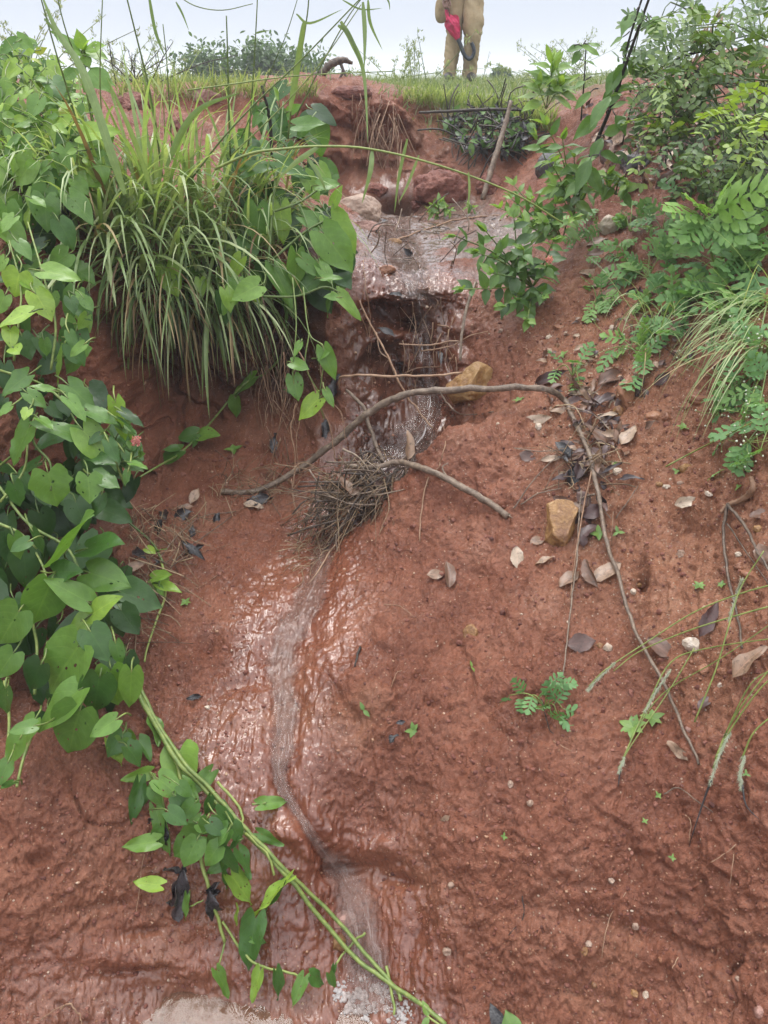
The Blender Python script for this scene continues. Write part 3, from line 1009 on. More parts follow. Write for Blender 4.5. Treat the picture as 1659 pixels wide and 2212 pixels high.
M['stream'] = water_material('running_water', (.34, .245, .205), (.60, .55, .53), .40, .15)
M['fall'] = water_material('falling_water', (.20, .13, .10), (.55, .50, .49), .85, .10)
M['puddle'] = water_material('muddy_water', (.150, .080, .048), (.24, .15, .10), .2, .48)
m_, n_ = new_mat('foam_bubbles')
o_ = N(n_, 'ShaderNodeOutputMaterial')
b_ = N(n_, 'ShaderNodeBsdfPrincipled')
b_.inputs['Base Color'].default_value = (.50, .47, .45, 1)
b_.inputs['Roughness'].default_value = .35
b_.inputs['Alpha'].default_value = .5
b_.inputs['IOR'].default_value = 1.2
L(n_, b_.outputs[0], o_.inputs[0])
M['foam'] = m_


# ------------------------------------------------------------------ water
def stream(name, path, label, lift_=.004, nu=13, opaque=1.0):
    P = spline([(a, b, c) for a, b, c in path], 10)
    m = len(P)
    D = np.gradient(P[:, :2], axis=0)
    D /= np.linalg.norm(D, axis=1)[:, None]
    s = np.linspace(-1, 1, nu)
    V, uv, t = [], [], []
    along = 0
    prev = None
    rows = []
    for k in range(m):
        row = []
        edge = 1 + .28 * math.sin(k * .9) * math.sin(k * .37 + 1)
        for q in s:
            px, py = P[k, 0] - D[k, 1] * q * P[k, 2] * edge, P[k, 1] + D[k, 0] * q * P[k, 2] * edge
            p, n = hit(px, py)
            row.append(p + n * lift_)
        row = np.array(row)
        if prev is not None:
            step = np.linalg.norm(row - prev, axis=1)
            along += np.median(step)
        prev = row
        rows.append(row)
        for q in s:
            uv.append((q, along * 1.5))
            t.append(max(0, 1 - q * q) ** 1.3 * opaque)
    V = np.array(rows)
    for _ in range(2):
        V[1:-1] = (V[:-2] + 2 * V[1:-1] + V[2:]) / 4
    V[..., 2] += .003
    mb = MB()
    mb.add(V.reshape(-1, 3), grid_faces(nu, m), uv=np.array(uv), tint=np.array(t))
    o = mb.build(name, M['fall' if name == 'waterfall' else 'stream'])
    tag(o, label, 'water', kind='structure')
    return o


stream('stream', [(a, b, c * .86) for a, b, c in LOW_STREAM], 'thin muddy stream running down the clay slab')
stream('waterfall', TOP_STREAM, 'thin trickle falling from the silt flat into the pit')

# brown puddle along the foot of the slab
mb = MB()
xs = np.linspace(-.75, .12, 40)
ys = np.linspace(.55, .86, 18)
XX, YY = np.meshgrid(xs, ys)
pz = float(np.median([hit(px, 2185)[0][2] for px in (420, 520, 620, 760)])) + .004
mb.add(np.stack([XX.ravel(), YY.ravel(), np.full(XX.size, pz)], -1), grid_faces(40, 18), uv=np.stack([XX.ravel() * 3, YY.ravel() * 2], -1), tint=.9)
tag(mb.build('puddle', M['puddle']), 'shallow brown puddle at the foot of the clay slab', 'puddle', kind='structure')
# foam where the stream meets it
mb = MB()
r_ = np.random.default_rng(4)
for k in range(900):
    a, q = r_.uniform(0, 6.283), r_.uniform(0, 1) ** .7
    px, py = 780 + math.cos(a) * q * 62 + r_.normal() * 8, 2158 + math.sin(a) * q * 44 + r_.normal() * 8
    if perlin(np.array([px / 26., py / 22., .5]), 1.0) < -.08:
        continue
    if r_.random() < .22:
        px, py = 868 + r_.normal() * 14, 2185 + r_.normal() * 22
    p, n = hit(px, py)
    p = p.copy()
    p[2] = max(p[2], pz) + .0008
    rr = r_.choice([.0012, .0020, .0030, .0048], p=[.40, .33, .20, .07])
    mb.add(p + ICO[2][0] * rr * np.array((1, 1, .75)), f3=ICO[2][1], tint=.5)
tag(mb.build('foam', M['foam']), 'white froth of bubbles where the stream meets the puddle', 'foam', kind='stuff')


# ------------------------------------------------------------------ vines on the left bank
def vy(py):
    return float(np.interp(py, [50, 150, 300, 500, 700, 900, 1100, 1300, 1500, 1600, 1700], [2.75, 2.6, 2.3, 1.97, 1.74, 1.58, 1.42, 1.25, 1.10, 1.02, .95]))


def view_n(P, a=.55, b=.6, c=.22):
    return unit(unit(CAMP - P) * a + UP * b + rvec(c))


def hero(mb, st, b, t, wr=.85, tone=.5, yb=None, yt=None, shape='heart', fold=.18, curl=.12, wav=.035, petiole=.05, n=None, nu=7, nv=11, ragged=0., serr=0., twist=0.):
    """One leaf from the pixel of its stalk to the pixel of its tip, at given distances."""
    yb = vy(b[1]) if yb is None else yb
    P = at(b[0], b[1], yb)
    Q = at(t[0], t[1], yb - .02 + rnd(-.015, .015) if yt is None else yt)
    L_ = np.linalg.norm(Q - P)
    nn = view_n(P) if n is None else n
    tone = float(np.clip(tone + rnd(-.08, .10), 0, 1))
    leaf(mb, P, Q - P, nn, L_, L_ * wr, shape, fold=fold, curl=curl, wav=wav, tint=tone, nu=nu, nv=nv, ragged=ragged, serr=serr, twist=twist)
    if st is not None and petiole:
        d = unit(Q - P)
        away = unit(P - CAMP)
        tube(st, [P, P - d * petiole * .45 + away * petiole * .25, P - d * petiole * .7 + away * petiole + rvec(.006)], [.0016, .0022], n=5, tint=rnd(.3, .8), per=3)


def filler(mb, st, poly, n, lo, hi, tone=(.1, .6), shape='heart', wr=(.75, .95), yoff=(0, .12), yfun=vy, spread=70, petiole=.05, fold=.2, nu=5, nv=7, na=.5, nb=.6, serr=0.):
    for px, py in rand_in(poly, n):
        P = at(px, py, yfun(py) + rnd(*yoff))
        a = R(rnd(-spread, spread))
        away = unit(P - CAMP)
        dn = unit(np.array((0, -.45, -.85)))
        d = unit(np.array((math.sin(a), 0, 0)) + dn * math.cos(a) + rvec(.18))
        L_ = rnd(lo, hi)
        w_ = L_ * rnd(*wr)
        leaf(mb, P, d, view_n(P, na, nb, .30), L_, w_, shape, fold=fold * rnd(.4, 1.5), curl=rnd(.05, .3), wav=.04, tint=rnd(*tone), nu=nu, nv=nv, serr=serr)
        if st is not None and petiole:
            tube(st, [P, P - d * petiole * .4 + away * petiole * .3, P - d * petiole * .6 + away * petiole * 1.2 + rvec(.01)], [.0014, .0020], n=4, tint=rnd(.2, .7), per=2)


def ppath(pts, yfun=None):
    """Pixel points with a distance each (or from yfun) to places."""
    return [at(p[0], p[1], p[2] if len(p) > 2 else yfun(p[1])) for p in pts]


def strand(root, pts, r, n=6, tint=.5, wob=0.):
    s_ = MB()
    tube(s_, pts, r, n=n, tint=tint, wob=wob)
    s_.build('stem', M['stem'], root)


def gpath(pts, h=.012):
    """Pixel points to places resting h above the ground."""
    return [lift(p[0], p[1], p[2] if len(p) > 2 else h) for p in pts]


GV = 'heart-leaved vines creeping over the bank'

# the big vine hanging over the dark hollow
root_v = empty('creeping_vine', at(60, 1250, 1.5), 'vine of large wet heart-shaped leaves hanging over the dark hollow beside the slab', 'vine', GV)
lv, st = MB(), MB()
BIG = [((145, 1186), (186, 1100), 1.05, .42), ((196, 1238), (280, 1264), .82, .55), ((108, 1262), (70, 1358), .86, .50), ((186, 1298), (98, 1248), .58, .62), ((200, 1326), (256, 1286), .6, .75), ((190, 1332), (134, 1390), .56, .66), ((196, 1365), (236, 1428), .95, .25),
       ((168, 1398), (94, 1502), .82, .48), ((170, 1492), (70, 1580), .58, .62), ((172, 1536), (142, 1634), .92, .44), ((248, 1556), (192, 1592), .7, .5), ((40, 1322), (-8, 1394), .95, .45), ((28, 1412), (-12, 1468), .9, .4), ((12, 1488), (8, 1545), .8, .35), ((72, 1568), (16, 1580), .7, .4), ((74, 1556), (40, 1612), .7, .55),
       ((42, 1598), (12, 1652), .8, .5), ((284, 1452), (280, 1534), .55, .62), ((240, 1448), (256, 1530), .75, .5), ((88, 1436), (60, 1492), .95, .15), ((190, 1184), (262, 1166), .75, .35), ((118, 1236), (172, 1232), .7, .3), ((60, 1170), (20, 1190), .8, .3), ((72, 1150), (100, 1200), .6, .3), ((30, 1160), (48, 1210), .7, .35), ((16, 1650), (-6, 1700), .8, .45), ((28, 1690), (2, 1700), .6, .4), ((250, 1390), (262, 1440), .6, .3), ((215, 1465), (200, 1545), .85, .2)]
for b, t, wr, tone in BIG:
    hero(lv, st, b, t, wr, tone, yb=vy(b[1]) + rnd(-.03, .03))
filler(lv, st, [(-130, 1120), (200, 1100), (270, 1200), (280, 1500), (210, 1590), (90, 1560), (-130, 1560)], 90, .05, .10, (.0, .25), yoff=(.09, .24))  # back leaves tinted very dark, shade of the gaps put into their colour
for pts in ([(-10, 1040, 1.55), (60, 1130, 1.48), (150, 1190, 1.42), (185, 1300, 1.36), (190, 1400, 1.3), (180, 1500, 1.22)], [(75, 1500, 1.2), (80, 1400, 1.3), (72, 1330, 1.34), (100, 1250, 1.4), (60, 1160, 1.5)], [(75, 1570, 1.1), (50, 1640, 1.04), (36, 1700, .98)], [(-10, 1128, 1.42), (40, 1150, 1.4), (80, 1185, 1.38)], [(10, 1470, 1.16), (20, 1560, 1.1), (10, 1660, 1.02)], [(190, 1390, 1.33), (240, 1430, 1.28), (280, 1460, 1.22)]):
    strand(root_v, ppath(pts), [.0035, .0026], tint=rnd(.5, .9))
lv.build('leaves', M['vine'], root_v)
if st.n:
    st.build('leaf_stalks', M['stem'], root_v)

# the tangle above it, with gnawed leaves
root_v = empty('creeping_vine', at(120, 950, 1.75), 'vine tangle with gnawed heart-shaped leaves beside the lower pink flower head', 'vine', GV)
lv, st = MB(), MB()
MID = [((160, 938), (60, 905), .5, .5), ((180, 930), (242, 1002), .9, .62), ((104, 1022), (124, 1096), 1.25, .60), ((190, 1030), (196, 1088), 1.2, .48), ((205, 1028), (258, 1050), .8, .35), ((150, 834), (208, 886), .75, .45), ((148, 862), (188, 908), .6, .5), ((192, 888), (260, 914), .75, .48), ((58, 812), (0, 852), .9, .48), ((62, 885), (50, 906), 1.1, .93), ((62, 925), (18, 1004), .85, .42), ((30, 1046), (44, 1096), .8, .3), ((22, 878), (-10, 900), .8, .5), ((255, 905), (300, 935), .6, .3), ((266, 890), (312, 920), .45, .05), ((250, 870), (268, 955), .5, .8),
       ((86, 905), (116, 925), .8, .55), ((110, 842), (60, 830), .6, .62), ((200, 985), (250, 1000), .7, .3), ((60, 850), (100, 880), .8, .4), ((235, 955), (256, 1000), .7, .35), ((270, 980), (292, 1012), .6, .4), ((215, 940), (190, 960), .8, .2), ((285, 1000), (318, 1008), .4, .55), ((276, 1020), (268, 1050), .7, .35)]
for b, t, wr, tone in MID:
    hero(lv, st, b, t, wr, tone, yb=vy(b[1]) + rnd(-.04, .03), ragged=.25)
filler(lv, st, [(-150, 780), (120, 760), (230, 840), (300, 960), (290, 1080), (200, 1110), (-150, 1140)], 125, .035, .080, (.0, .32), yoff=(.08, .26))  # deeper leaves coloured darker to paint the shaded gaps
for pts in ([(60, 900, 1.58), (75, 960, 1.56), (108, 1000, 1.54), (110, 1060, 1.5)], [(0, 800, 1.7), (90, 830, 1.66), (150, 880, 1.6), (230, 960, 1.58), (270, 1050, 1.58)], [(-5, 1010, 1.6), (40, 970, 1.58), (60, 925, 1.58)], [(0, 1085, 1.5), (50, 1020, 1.55), (60, 960, 1.6)]):
    strand(root_v, ppath(pts), [.0032, .0024], tint=rnd(.3, .9))
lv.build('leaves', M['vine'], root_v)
if st.n:
    st.build('leaf_stalks', M['stem'], root_v)

# lime leaves at the margin of the grass tuft
root_v = empty('creeping_vine', at(80, 680, 1.95), 'vine with lime-green heart-shaped leaves climbing beside the hanging grass tuft', 'vine', GV)
lv, st = MB(), MB()
LIME = [((42, 590), (30, 642), 1.25, .92), ((78, 636), (114, 692), .9, .85), ((62, 676), (-8, 702), .75, .88), ((98, 586), (172, 598), .62, .72), ((22, 712), (24, 752), .8, .95), ((30, 752), (40, 762), 1., .9), ((60, 610), (110, 640), .8, .75), ((10, 640), (-10, 680), .9, .7), ((30, 470), (0, 500), .9, .62), ((6, 480), (60, 545), .8, .6), ((40, 525), (68, 560), .7, .5), ((10, 560), (-10, 590), .8, .6), ((150, 720), (165, 760), .6, .3), ((180, 745), (148, 770), .6, .55)]
for b, t, wr, tone in LIME:
    hero(lv, st, b, t, wr, tone, yb=vy(b[1]) + rnd(-.04, .02), nu=7)
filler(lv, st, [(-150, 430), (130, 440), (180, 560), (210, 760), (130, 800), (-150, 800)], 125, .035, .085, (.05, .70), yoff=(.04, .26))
for pts in ([(30, 780, 1.75), (40, 700, 1.78), (45, 620, 1.85), (20, 520, 1.95)], [(110, 800, 1.75), (120, 700, 1.8), (95, 600, 1.86), (60, 480, 2.0)]):
    strand(root_v, ppath(pts), [.0032, .0022], tint=.7)
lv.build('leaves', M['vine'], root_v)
if st.n:
    st.build('leaf_stalks', M['stem'], root_v)

# pale, soft leaves at the top of the bank
root_v = empty('creeping_vine', at(60, 330, 2.7), 'light green heart-leaved vine covering the top of the bank below the sky', 'vine', GV)
lv, st = MB(), MB()
for b, t, wr, tone in [((70, 305), (35, 340), 1.1, .55), ((52, 310), (5, 330), .9, .6), ((85, 215), (62, 255), 1.0, .62), ((30, 205), (5, 240), .9, .7), ((62, 195), (40, 215), .9, .85), ((70, 350), (30, 400), 1., .6), ((100, 360), (64, 395), .9, .55), ((140, 320), (155, 370), .8, .6), ((150, 270), (100, 310), .8, .85), ((180, 290), (256, 278), .6, .78), ((235, 300), (208, 345), .6, .6), ((70, 430), (100, 445), .8, .6)]:
    hero(lv, st, b, t, wr, tone, yb=vy(b[1]) - rnd(0, .08))
filler(lv, st, [(-130, 110), (60, 75), (150, 150), (190, 250), (220, 330), (150, 440), (-130, 460)], 200, .05, .10, (.30, .95), yoff=(-.02, .30), wr=(.7, .95))
filler(lv, st, [(-10, 110), (60, 75), (150, 150), (190, 250), (220, 330), (-10, 400)], 190, .03, .055, (.45, 1.0), yoff=(-.08, .25), wr=(.5, .7), shape='ovate', spread=110)
for k in range(9):
    x0 = rnd(-10, 170)
    tube(st, ppath([(x0, 450, 2.4), (x0 + rnd(-20, 20), 330, 2.5), (x0 + rnd(-30, 30), rnd(130, 220), 2.65)]), [.003, .002], n=5, tint=rnd(.3, .8))
lv.build('leaves', M['vine'], root_v)
if st.n:
    st.build('leaf_stalks', M['stem'], root_v)

# upright plant with big pale ovate leaves against the sky
root_v = empty('broad_leaf_plant', at(200, 300, 2.5), 'upright plant with a whorl of large pale ovate leaves against the sky', 'plant')
lv, st = MB(), MB()
for b, t, wr, tone in [((182, 108), (164, 62), .72, .80), ((184, 108), (228, 94), .55, .74), ((182, 112), (232, 122), .62, .70), ((180, 116), (194, 146), .8, .68), ((178, 108), (196, 76), .4, .85), ((172, 112), (110, 62), .42, .62), ((176, 118), (140, 106), .55, .55), ((196, 150), (236, 196), .85, .55), ((200, 165), (250, 182), .5, .6), ((170, 150), (130, 172), .55, .5), ((196, 160), (180, 200), .6, .5)]:
    hero(lv, st, b, t, wr, tone, yb=2.45 + rnd(-.03, .03), shape='ovate', petiole=.02, nu=7)
tube(st, ppath([(206, 330, 2.6), (196, 230, 2.52), (184, 150, 2.48), (180, 108, 2.45)]), [.005, .003], tint=.6)
lv.build('leaves', M['vine'], root_v)
if st.n:
    st.build('leaf_stalks', M['stem'], root_v)

# vine tangled in the right-hand end of the tuft, above the pit
def ry(py):
    return float(np.interp(py, [200, 350, 450, 550, 650, 750, 900], [2.75, 2.55, 2.45, 2.36, 2.28, 2.22, 2.15]))


root_v = empty('creeping_vine', at(640, 560, 2.6), 'vine with large hole-eaten heart leaves overhanging the edge of the silt flat', 'vine', GV)
lv, st = MB(), MB()
for b, t, wr, tone in [((716, 472), (772, 548), .78, .68), ((700, 505), (765, 588), .80, .52), ((660, 470), (732, 502), .55, .45), ((732, 636), (784, 690), .5, .62), ((640, 548), (640, 626), .72, .58), ((592, 578), (636, 664), .6, .42), ((556, 448), (556, 534), .78, .36), ((606, 446), (612, 528), .62, .72), ((690, 400), (735, 395), .8, .58), ((640, 270), (702, 262), .6, .46), ((668, 262), (640, 300), .7, .45), ((640, 285), (700, 312), .5, .4), ((530, 370), (600, 352), .65, .35), ((600, 350), (672, 382), .5, .38), ((500, 600), (520, 640), .7, .55), ((520, 560), (490, 612), .7, .9), ((540, 610), (562, 665), .35, .85), ((690, 570), (720, 612), .75, .6), ((700, 600), (740, 598), .5, .5), ((655, 560), (700, 600), .6, .45), ((560, 330), (525, 320), .7, .4), ((600, 305), (570, 290), .7, .45), ((625, 240), (650, 226), .7, .55), ((600, 215), (590, 180), .6, .6), ((560, 250), (545, 275), .7, .4), ((604, 250), (622, 300), .6, .2), ((690, 360), (718, 400), .7, .7), ((660, 380), (692, 436), .7, .75), ((720, 440), (738, 400), .6, .7)]:
    hero(lv, st, b, t, wr, tone, yb=ry(b[1]) + rnd(-.03, .03), ragged=.1)
filler(lv, st, [(500, 260), (620, 180), (680, 240), (730, 400), (770, 560), (720, 640), (600, 660), (480, 600), (480, 420)], 85, .05, .10, (.02, .50), yfun=ry, yoff=(.05, .30))
for pts in ([(560, 680, 2.3), (580, 560, 2.36), (590, 430, 2.46), (605, 300, 2.6), (612, 220, 2.7)], [(590, 560, 2.36), (660, 500, 2.4), (716, 470, 2.42)], [(560, 640, 2.3), (640, 640, 2.3), (700, 620, 2.3), (735, 632, 2.3)], [(545, 470, 2.45), (640, 440, 2.44), (700, 400, 2.5)]):
    strand(root_v, ppath(pts), [.0042, .003], tint=.35)
lv.build('leaves', M['vine'], root_v)
if st.n:
    st.build('leaf_stalks', M['stem'], root_v)

# leaves hanging on thin runners in front of the pit
root_v = empty('creeping_vine', at(650, 700, 2.35), 'thin vine runners with a few pale leaves dangling in front of the pit', 'vine', GV)
lv, st = MB(), MB()
for b, t, wr, tone in [((632, 784), (668, 796), .8, .55), ((634, 816), (645, 866), .75, .55), ((688, 862), (642, 906), .75, .88), ((700, 755), (724, 822), .55, .56), ((704, 845), (722, 880), .5, .5), ((726, 642), (700, 640), .6, .6), ((690, 770), (712, 758), .7, .5), ((648, 742), (634, 770), .6, .5)]:
    hero(lv, st, b, t, wr, tone, yb=2.06, petiole=.03)
for pts in ([(632, 600, 2.2), (640, 700, 2.1), (633, 790, 2.06), (636, 850, 2.05)], [(655, 620, 2.2), (668, 720, 2.1), (700, 756, 2.06), (690, 860, 2.06), (700, 905, 2.06)], [(668, 720, 2.1), (660, 790, 2.06), (690, 850, 2.05)], [(690, 860, 2.06), (706, 844, 2.06)]):
    strand(root_v, ppath(pts), [.0022, .0014], n=5, tint=.6)
lv.build('leaves', M['vine'], root_v)
if st.n:
    st.build('leaf_stalks', M['stem'], root_v)

# runner across the bare undercut wall
root_v = empty('creeping_vine', at(300, 1032, 1.95), 'single vine runner with six leaves crossing the bare undercut wall', 'vine', GV)
lv, st = MB(), MB()
run = [(300, 1032), (340, 1008), (385, 982), (430, 940), (470, 895), (500, 858), (535, 824), (575, 805), (612, 760), (622, 700)]
RP = [lift(a, b, .05) for a, b in run]
tube(st, RP, [.003, .0042], tint=.55)
for b, t, wr, tone in [((548, 816), (500, 852), .62, .48), ((508, 862), (508, 904), .8, .52), ((432, 940), (474, 936), 1.0, .55), ((424, 936), (380, 948), .75, .45), ((388, 975), (334, 1002), .6, .38), ((384, 968), (350, 970), .6, .3), ((425, 948), (415, 968), .5, .3), ((640, 850), (612, 840), .4, .4)]:
    y0 = lift(b[0], b[1], .07)[1]
    hero(lv, st, b, t, wr, tone, yb=y0, yt=y0 - .01, petiole=.012)
lv.build('leaves', M['vine'], root_v)
if st.n:
    st.build('leaf_stalks', M['stem'], root_v)

# the torn-off vine lying on the slab
root_v = empty('fallen_vine', lift(400, 1640, .0), 'torn vine with two long bare stems trailing down the slab into the puddle', 'vine')
lv, st, bl = MB(), MB(), MB()
FV = [((388, 1622), (400, 1708), 1.0, .66), ((322, 1668), (260, 1686), .55, .66), ((300, 1692), (284, 1788), .38, .28), ((318, 1700), (312, 1742), .6, .3), ((455, 1668), (404, 1722), .55, .46), ((432, 1806), (372, 1852), .95, .44), ((336, 1818), (262, 1830), .55, .62), ((338, 1752), (366, 1862), .3, .50), ((345, 1912), (286, 1904), .55, .85), ((494, 1856), (444, 1888), .6, .38), ((516, 1838), (546, 1898), .6, .34), ((500, 1892), (546, 1954), .75, .74), ((622, 1902), (542, 1976), .36, .82), ((610, 1912), (560, 1985), .4, .25), ((515, 1962), (512, 2000), .45, .78), ((552, 1985), (530, 2102), .55, .30), ((548, 2030), (520, 2040), .6, .45), ((545, 2030), (578, 2035), .5, .4), ((468, 2098), (496, 2158), .42, .52), ((562, 2098), (544, 2168), .42, .74), ((596, 2098), (606, 2164), .42, .3), ((656, 2112), (628, 2178), .48, .5), ((672, 2108), (704, 2126), .75, .32), ((712, 2104), (724, 2138), .5, .38), ((722, 2085), (716, 2118), .35, .3), ((562, 1738), (622, 1730), .55, .55), ((560, 1800), (614, 1826), .5, .42), ((404, 1935), (398, 1990), .32, .5), ((240, 1600), (262, 1655), .7, .74), ((330, 1560), (345, 1610), .6, .5), ((300, 1600), (330, 1640), .7, .35), ((395, 1690), (432, 1740), .5, .5), ((480, 1740), (500, 1790), .5, .3), ((425, 1760), (400, 1800), .5, .45), ((345, 1790), (330, 1830), .7, .4), ((478, 1862), (488, 1920), .3, .4), ((455, 1720), (440, 1770), .6, .3), ((380, 1745), (408, 1770), .5, .55)]
for b, t, wr, tone in FV:
    pb, pt = lift(b[0], b[1], rnd(.018, .045)), lift(t[0], t[1], rnd(.008, .02))
    Ln = np.linalg.norm(pt - pb)
    leaf(lv, pb, pt - pb, view_n(pb, .5, .5, .25), Ln, Ln * wr, 'heart', fold=rnd(.1, .6), curl=rnd(-.05, .2), wav=.06, tint=tone, nu=7, nv=11, ragged=.08, twist=rnd(-.5, .5))
filler(lv, st, [(250, 1590), (320, 1560), (420, 1690), (520, 1800), (500, 1880), (430, 1830), (330, 1740)], 22, .03, .06, (.15, .55), yfun=lambda py: float(np.interp(py, [1560, 1880], [1.12, .90])), yoff=(-.02, .02), petiole=.03)
for pts, r in (([(285, 1440, .05), (305, 1490, .04), (345, 1570, .03), (400, 1650, .035), (455, 1705, .03), (520, 1780, .03), (600, 1862, .022), (700, 1960, .018), (788, 2058, .02), (850, 2130, .014), (868, 2160, .012)], .0046), ([(280, 1470, .05), (320, 1540, .03), (380, 1640, .03), (440, 1700, .025), (520, 1790, .022), (610, 1880, .02), (692, 1982, .018), (765, 2066, .02), (835, 2118, .016), (912, 2172, .012), (965, 2214, .012)], .0050),
               ([(300, 1500, .04), (370, 1620, .02), (395, 1700, .02), (405, 1760, .02)], .004), ([(395, 1700, .02), (420, 1800, .02), (445, 1900, .02), (470, 1980, .015), (485, 2035, .012)], .0042), ([(470, 1690, .03), (520, 1750, .03), (522, 1790, .03)], .003), ([(325, 1668, .03), (350, 1720, .02), (360, 1800, .02)], .0028), ([(440, 1760, .03), (480, 1830, .02), (490, 1860, .02)], .003), ([(530, 1800, .03), (580, 1850, .02), (592, 1890, .02)], .003), ([(485, 2035, .012), (470, 2095, .012)], .002), ([(480, 1990, .015), (520, 2050, .015), (560, 2085, .02), (620, 2098, .02), (655, 2112, .02), (690, 2112, .02)], .0026), ([(790, 2015, .02), (760, 2040, .015), (730, 2075, .012), (722, 2095, .012)], .0024), ([(835, 2085, .016), (850, 2160, .014), (852, 2190, .012)], .003), ([(545, 1738, .02), (575, 1735, .02)], .0022), ([(430, 1765, .02), (490, 1795, .03), (510, 1770, .03)], .0026), ([(350, 1770, .02), (400, 1748, .02)], .0022), ([(410, 1958, .015), (440, 1945, .02)], .0018)):
    strand(root_v, gpath(pts), [r, r * .8], n=7, tint=rnd(.55, .95), wob=.0012)
for b, t, wr in [((395, 1878), (384, 1992), .40), ((452, 1925), (462, 1992), .55), ((478, 1926), (440, 1932), .4), ((352, 1880), (402, 1886), .5), ((330, 1770), (318, 1778), .5), ((470, 1905), (452, 1940), .5), ((400, 1862), (372, 1960), .3), ((358, 1760), (360, 1826), .15)]:
    pb, pt = lift(b[0], b[1], .035), lift(t[0], t[1], .015)
    Ln = np.linalg.norm(pt - pb)
    leaf(bl, pb, pt - pb, view_n(pb, .6, .4, .3), Ln, Ln * wr, 'dry', fold=.8, curl=.1, wav=.13, tint=rnd(.2, .9), nu=7, nv=12, ragged=.5, twist=.8)
lv.build('leaves', M['vine'], root_v)
if st.n:
    st.build('leaf_stalks', M['stem'], root_v)
tag(bl.build('withered_leaves', M['char'], root_v), 'black rotten leaves of the fallen vine')

# small twiner on the dead stick beside the slab's edge
root_v = empty('creeping_vine', lift(330, 1270, 0), 'short yellow-stemmed vine with a tuft of four leaves at the slab edge', 'vine', GV)
lv, st = MB(), MB()
for b, t, wr, tone in [((352, 1250), (300, 1290), .7, .5), ((345, 1262), (392, 1276), .5, .75), ((330, 1248), (368, 1238), .6, .7), ((345, 1268), (352, 1290), .6, .6), ((318, 1185), (335, 1195), .8, .85), ((342, 1190), (360, 1182), .5, .6)]:
    p0 = lift(b[0], b[1], .05)
    hero(lv, st, b, t, wr, tone, yb=p0[1], yt=p0[1] - .02, petiole=.015)
tube(st, gpath([(345, 1200, .05), (356, 1245, .04), (356, 1290, .03), (338, 1340, .02), (318, 1400, .015), (312, 1430, .01)]), [.0034, .0022], tint=.9)
tube(st, gpath([(210, 1078, .10), (280, 1130, .07), (330, 1175, .05), (352, 1215, .05)]), [.0026, .0034], tint=.25)
lv.build('leaves', M['vine'], root_v)
if st.n:
    st.build('leaf_stalks', M['stem'], root_v)

# leaf tips at the bottom of the picture
root_v = empty('seedling', lift(1095, 2212, 0), 'round green leaf beside a black rotten leaf at the foot of the slab', 'seedling')
lv, st, bl = MB(), MB(), MB()
for mbx, b, t, wr, tint in ((lv, (1110, 2236), (1096, 2186), 1.0, .55), (bl, (1085, 2230), (1062, 2170), .6, .3)):
    pb, pt = lift(b[0], b[1], .012), lift(t[0], t[1], .02)
    Ln = np.linalg.norm(pt - pb)
    leaf(mbx, pb, pt - pb, view_n(pb), Ln, Ln * wr, 'ovate', fold=.2, wav=.05, tint=tint, nu=7, nv=10)
lv.build('leaves', M['herb'], root_v)
bl.build('withered_leaf', M['char'], root_v)
root_v = empty('seedling', lift(922, 2200, 0), 'pair of small upright leaves at the end of the long vine stem', 'seedling')
lv = MB()
st = MB()
for b, t, wr, tint in (((924, 2194), (916, 2162), .62, .75), ((926, 2198), (908, 2226), .5, .6)):
    pb, pt = lift(b[0], b[1], .015), lift(t[0], t[1], .025)
    Ln = np.linalg.norm(pt - pb)
    leaf(lv, pb, pt - pb, view_n(pb), Ln, Ln * wr, 'ovate', fold=.3, tint=tint, nu=7, nv=10)
tube(st, gpath([(918, 2180, .01), (925, 2196, .014), (950, 2214, .01)]), .002, tint=.9)
lv.build('leaves', M['herb'], root_v)
if st.n:
    st.build('leaf_stalks', M['stem'], root_v)

# ------------------------------------------------------------------ grasses of the left bank
def tuft(label, roots, nb, length, width, out_, droop, tone, dry=.15, face=None, mat='grass', spread=.35):
    r = empty('grass_tuft', lift(*roots[len(roots) // 2], 0), label, 'grass', 'grass tufts on the bank')
    lv, dr = MB(), MB()
    for k in range(nb):
        px, py = random.choice(roots)
        p = lift(px + rnd(-32, 32), py + rnd(-24, 24), .0)
        d = unit(np.array(out_) + rvec(spread))
        d = unit(d + np.array((.45 * (px - 380) / 200, 0, 0))) if out_[1] < -.5 else d
        mbx = dr if random.random() < dry else lv
        blade(mbx, p, d, rnd(*length), rnd(*width), droop * rnd(.35, 1.6), rnd(*tone), nseg=9)
    lv.build('leaves', M[mat], r)
    if dr.n:
        dr.build('dry_leaves', M['dryblade'], r)
    return r


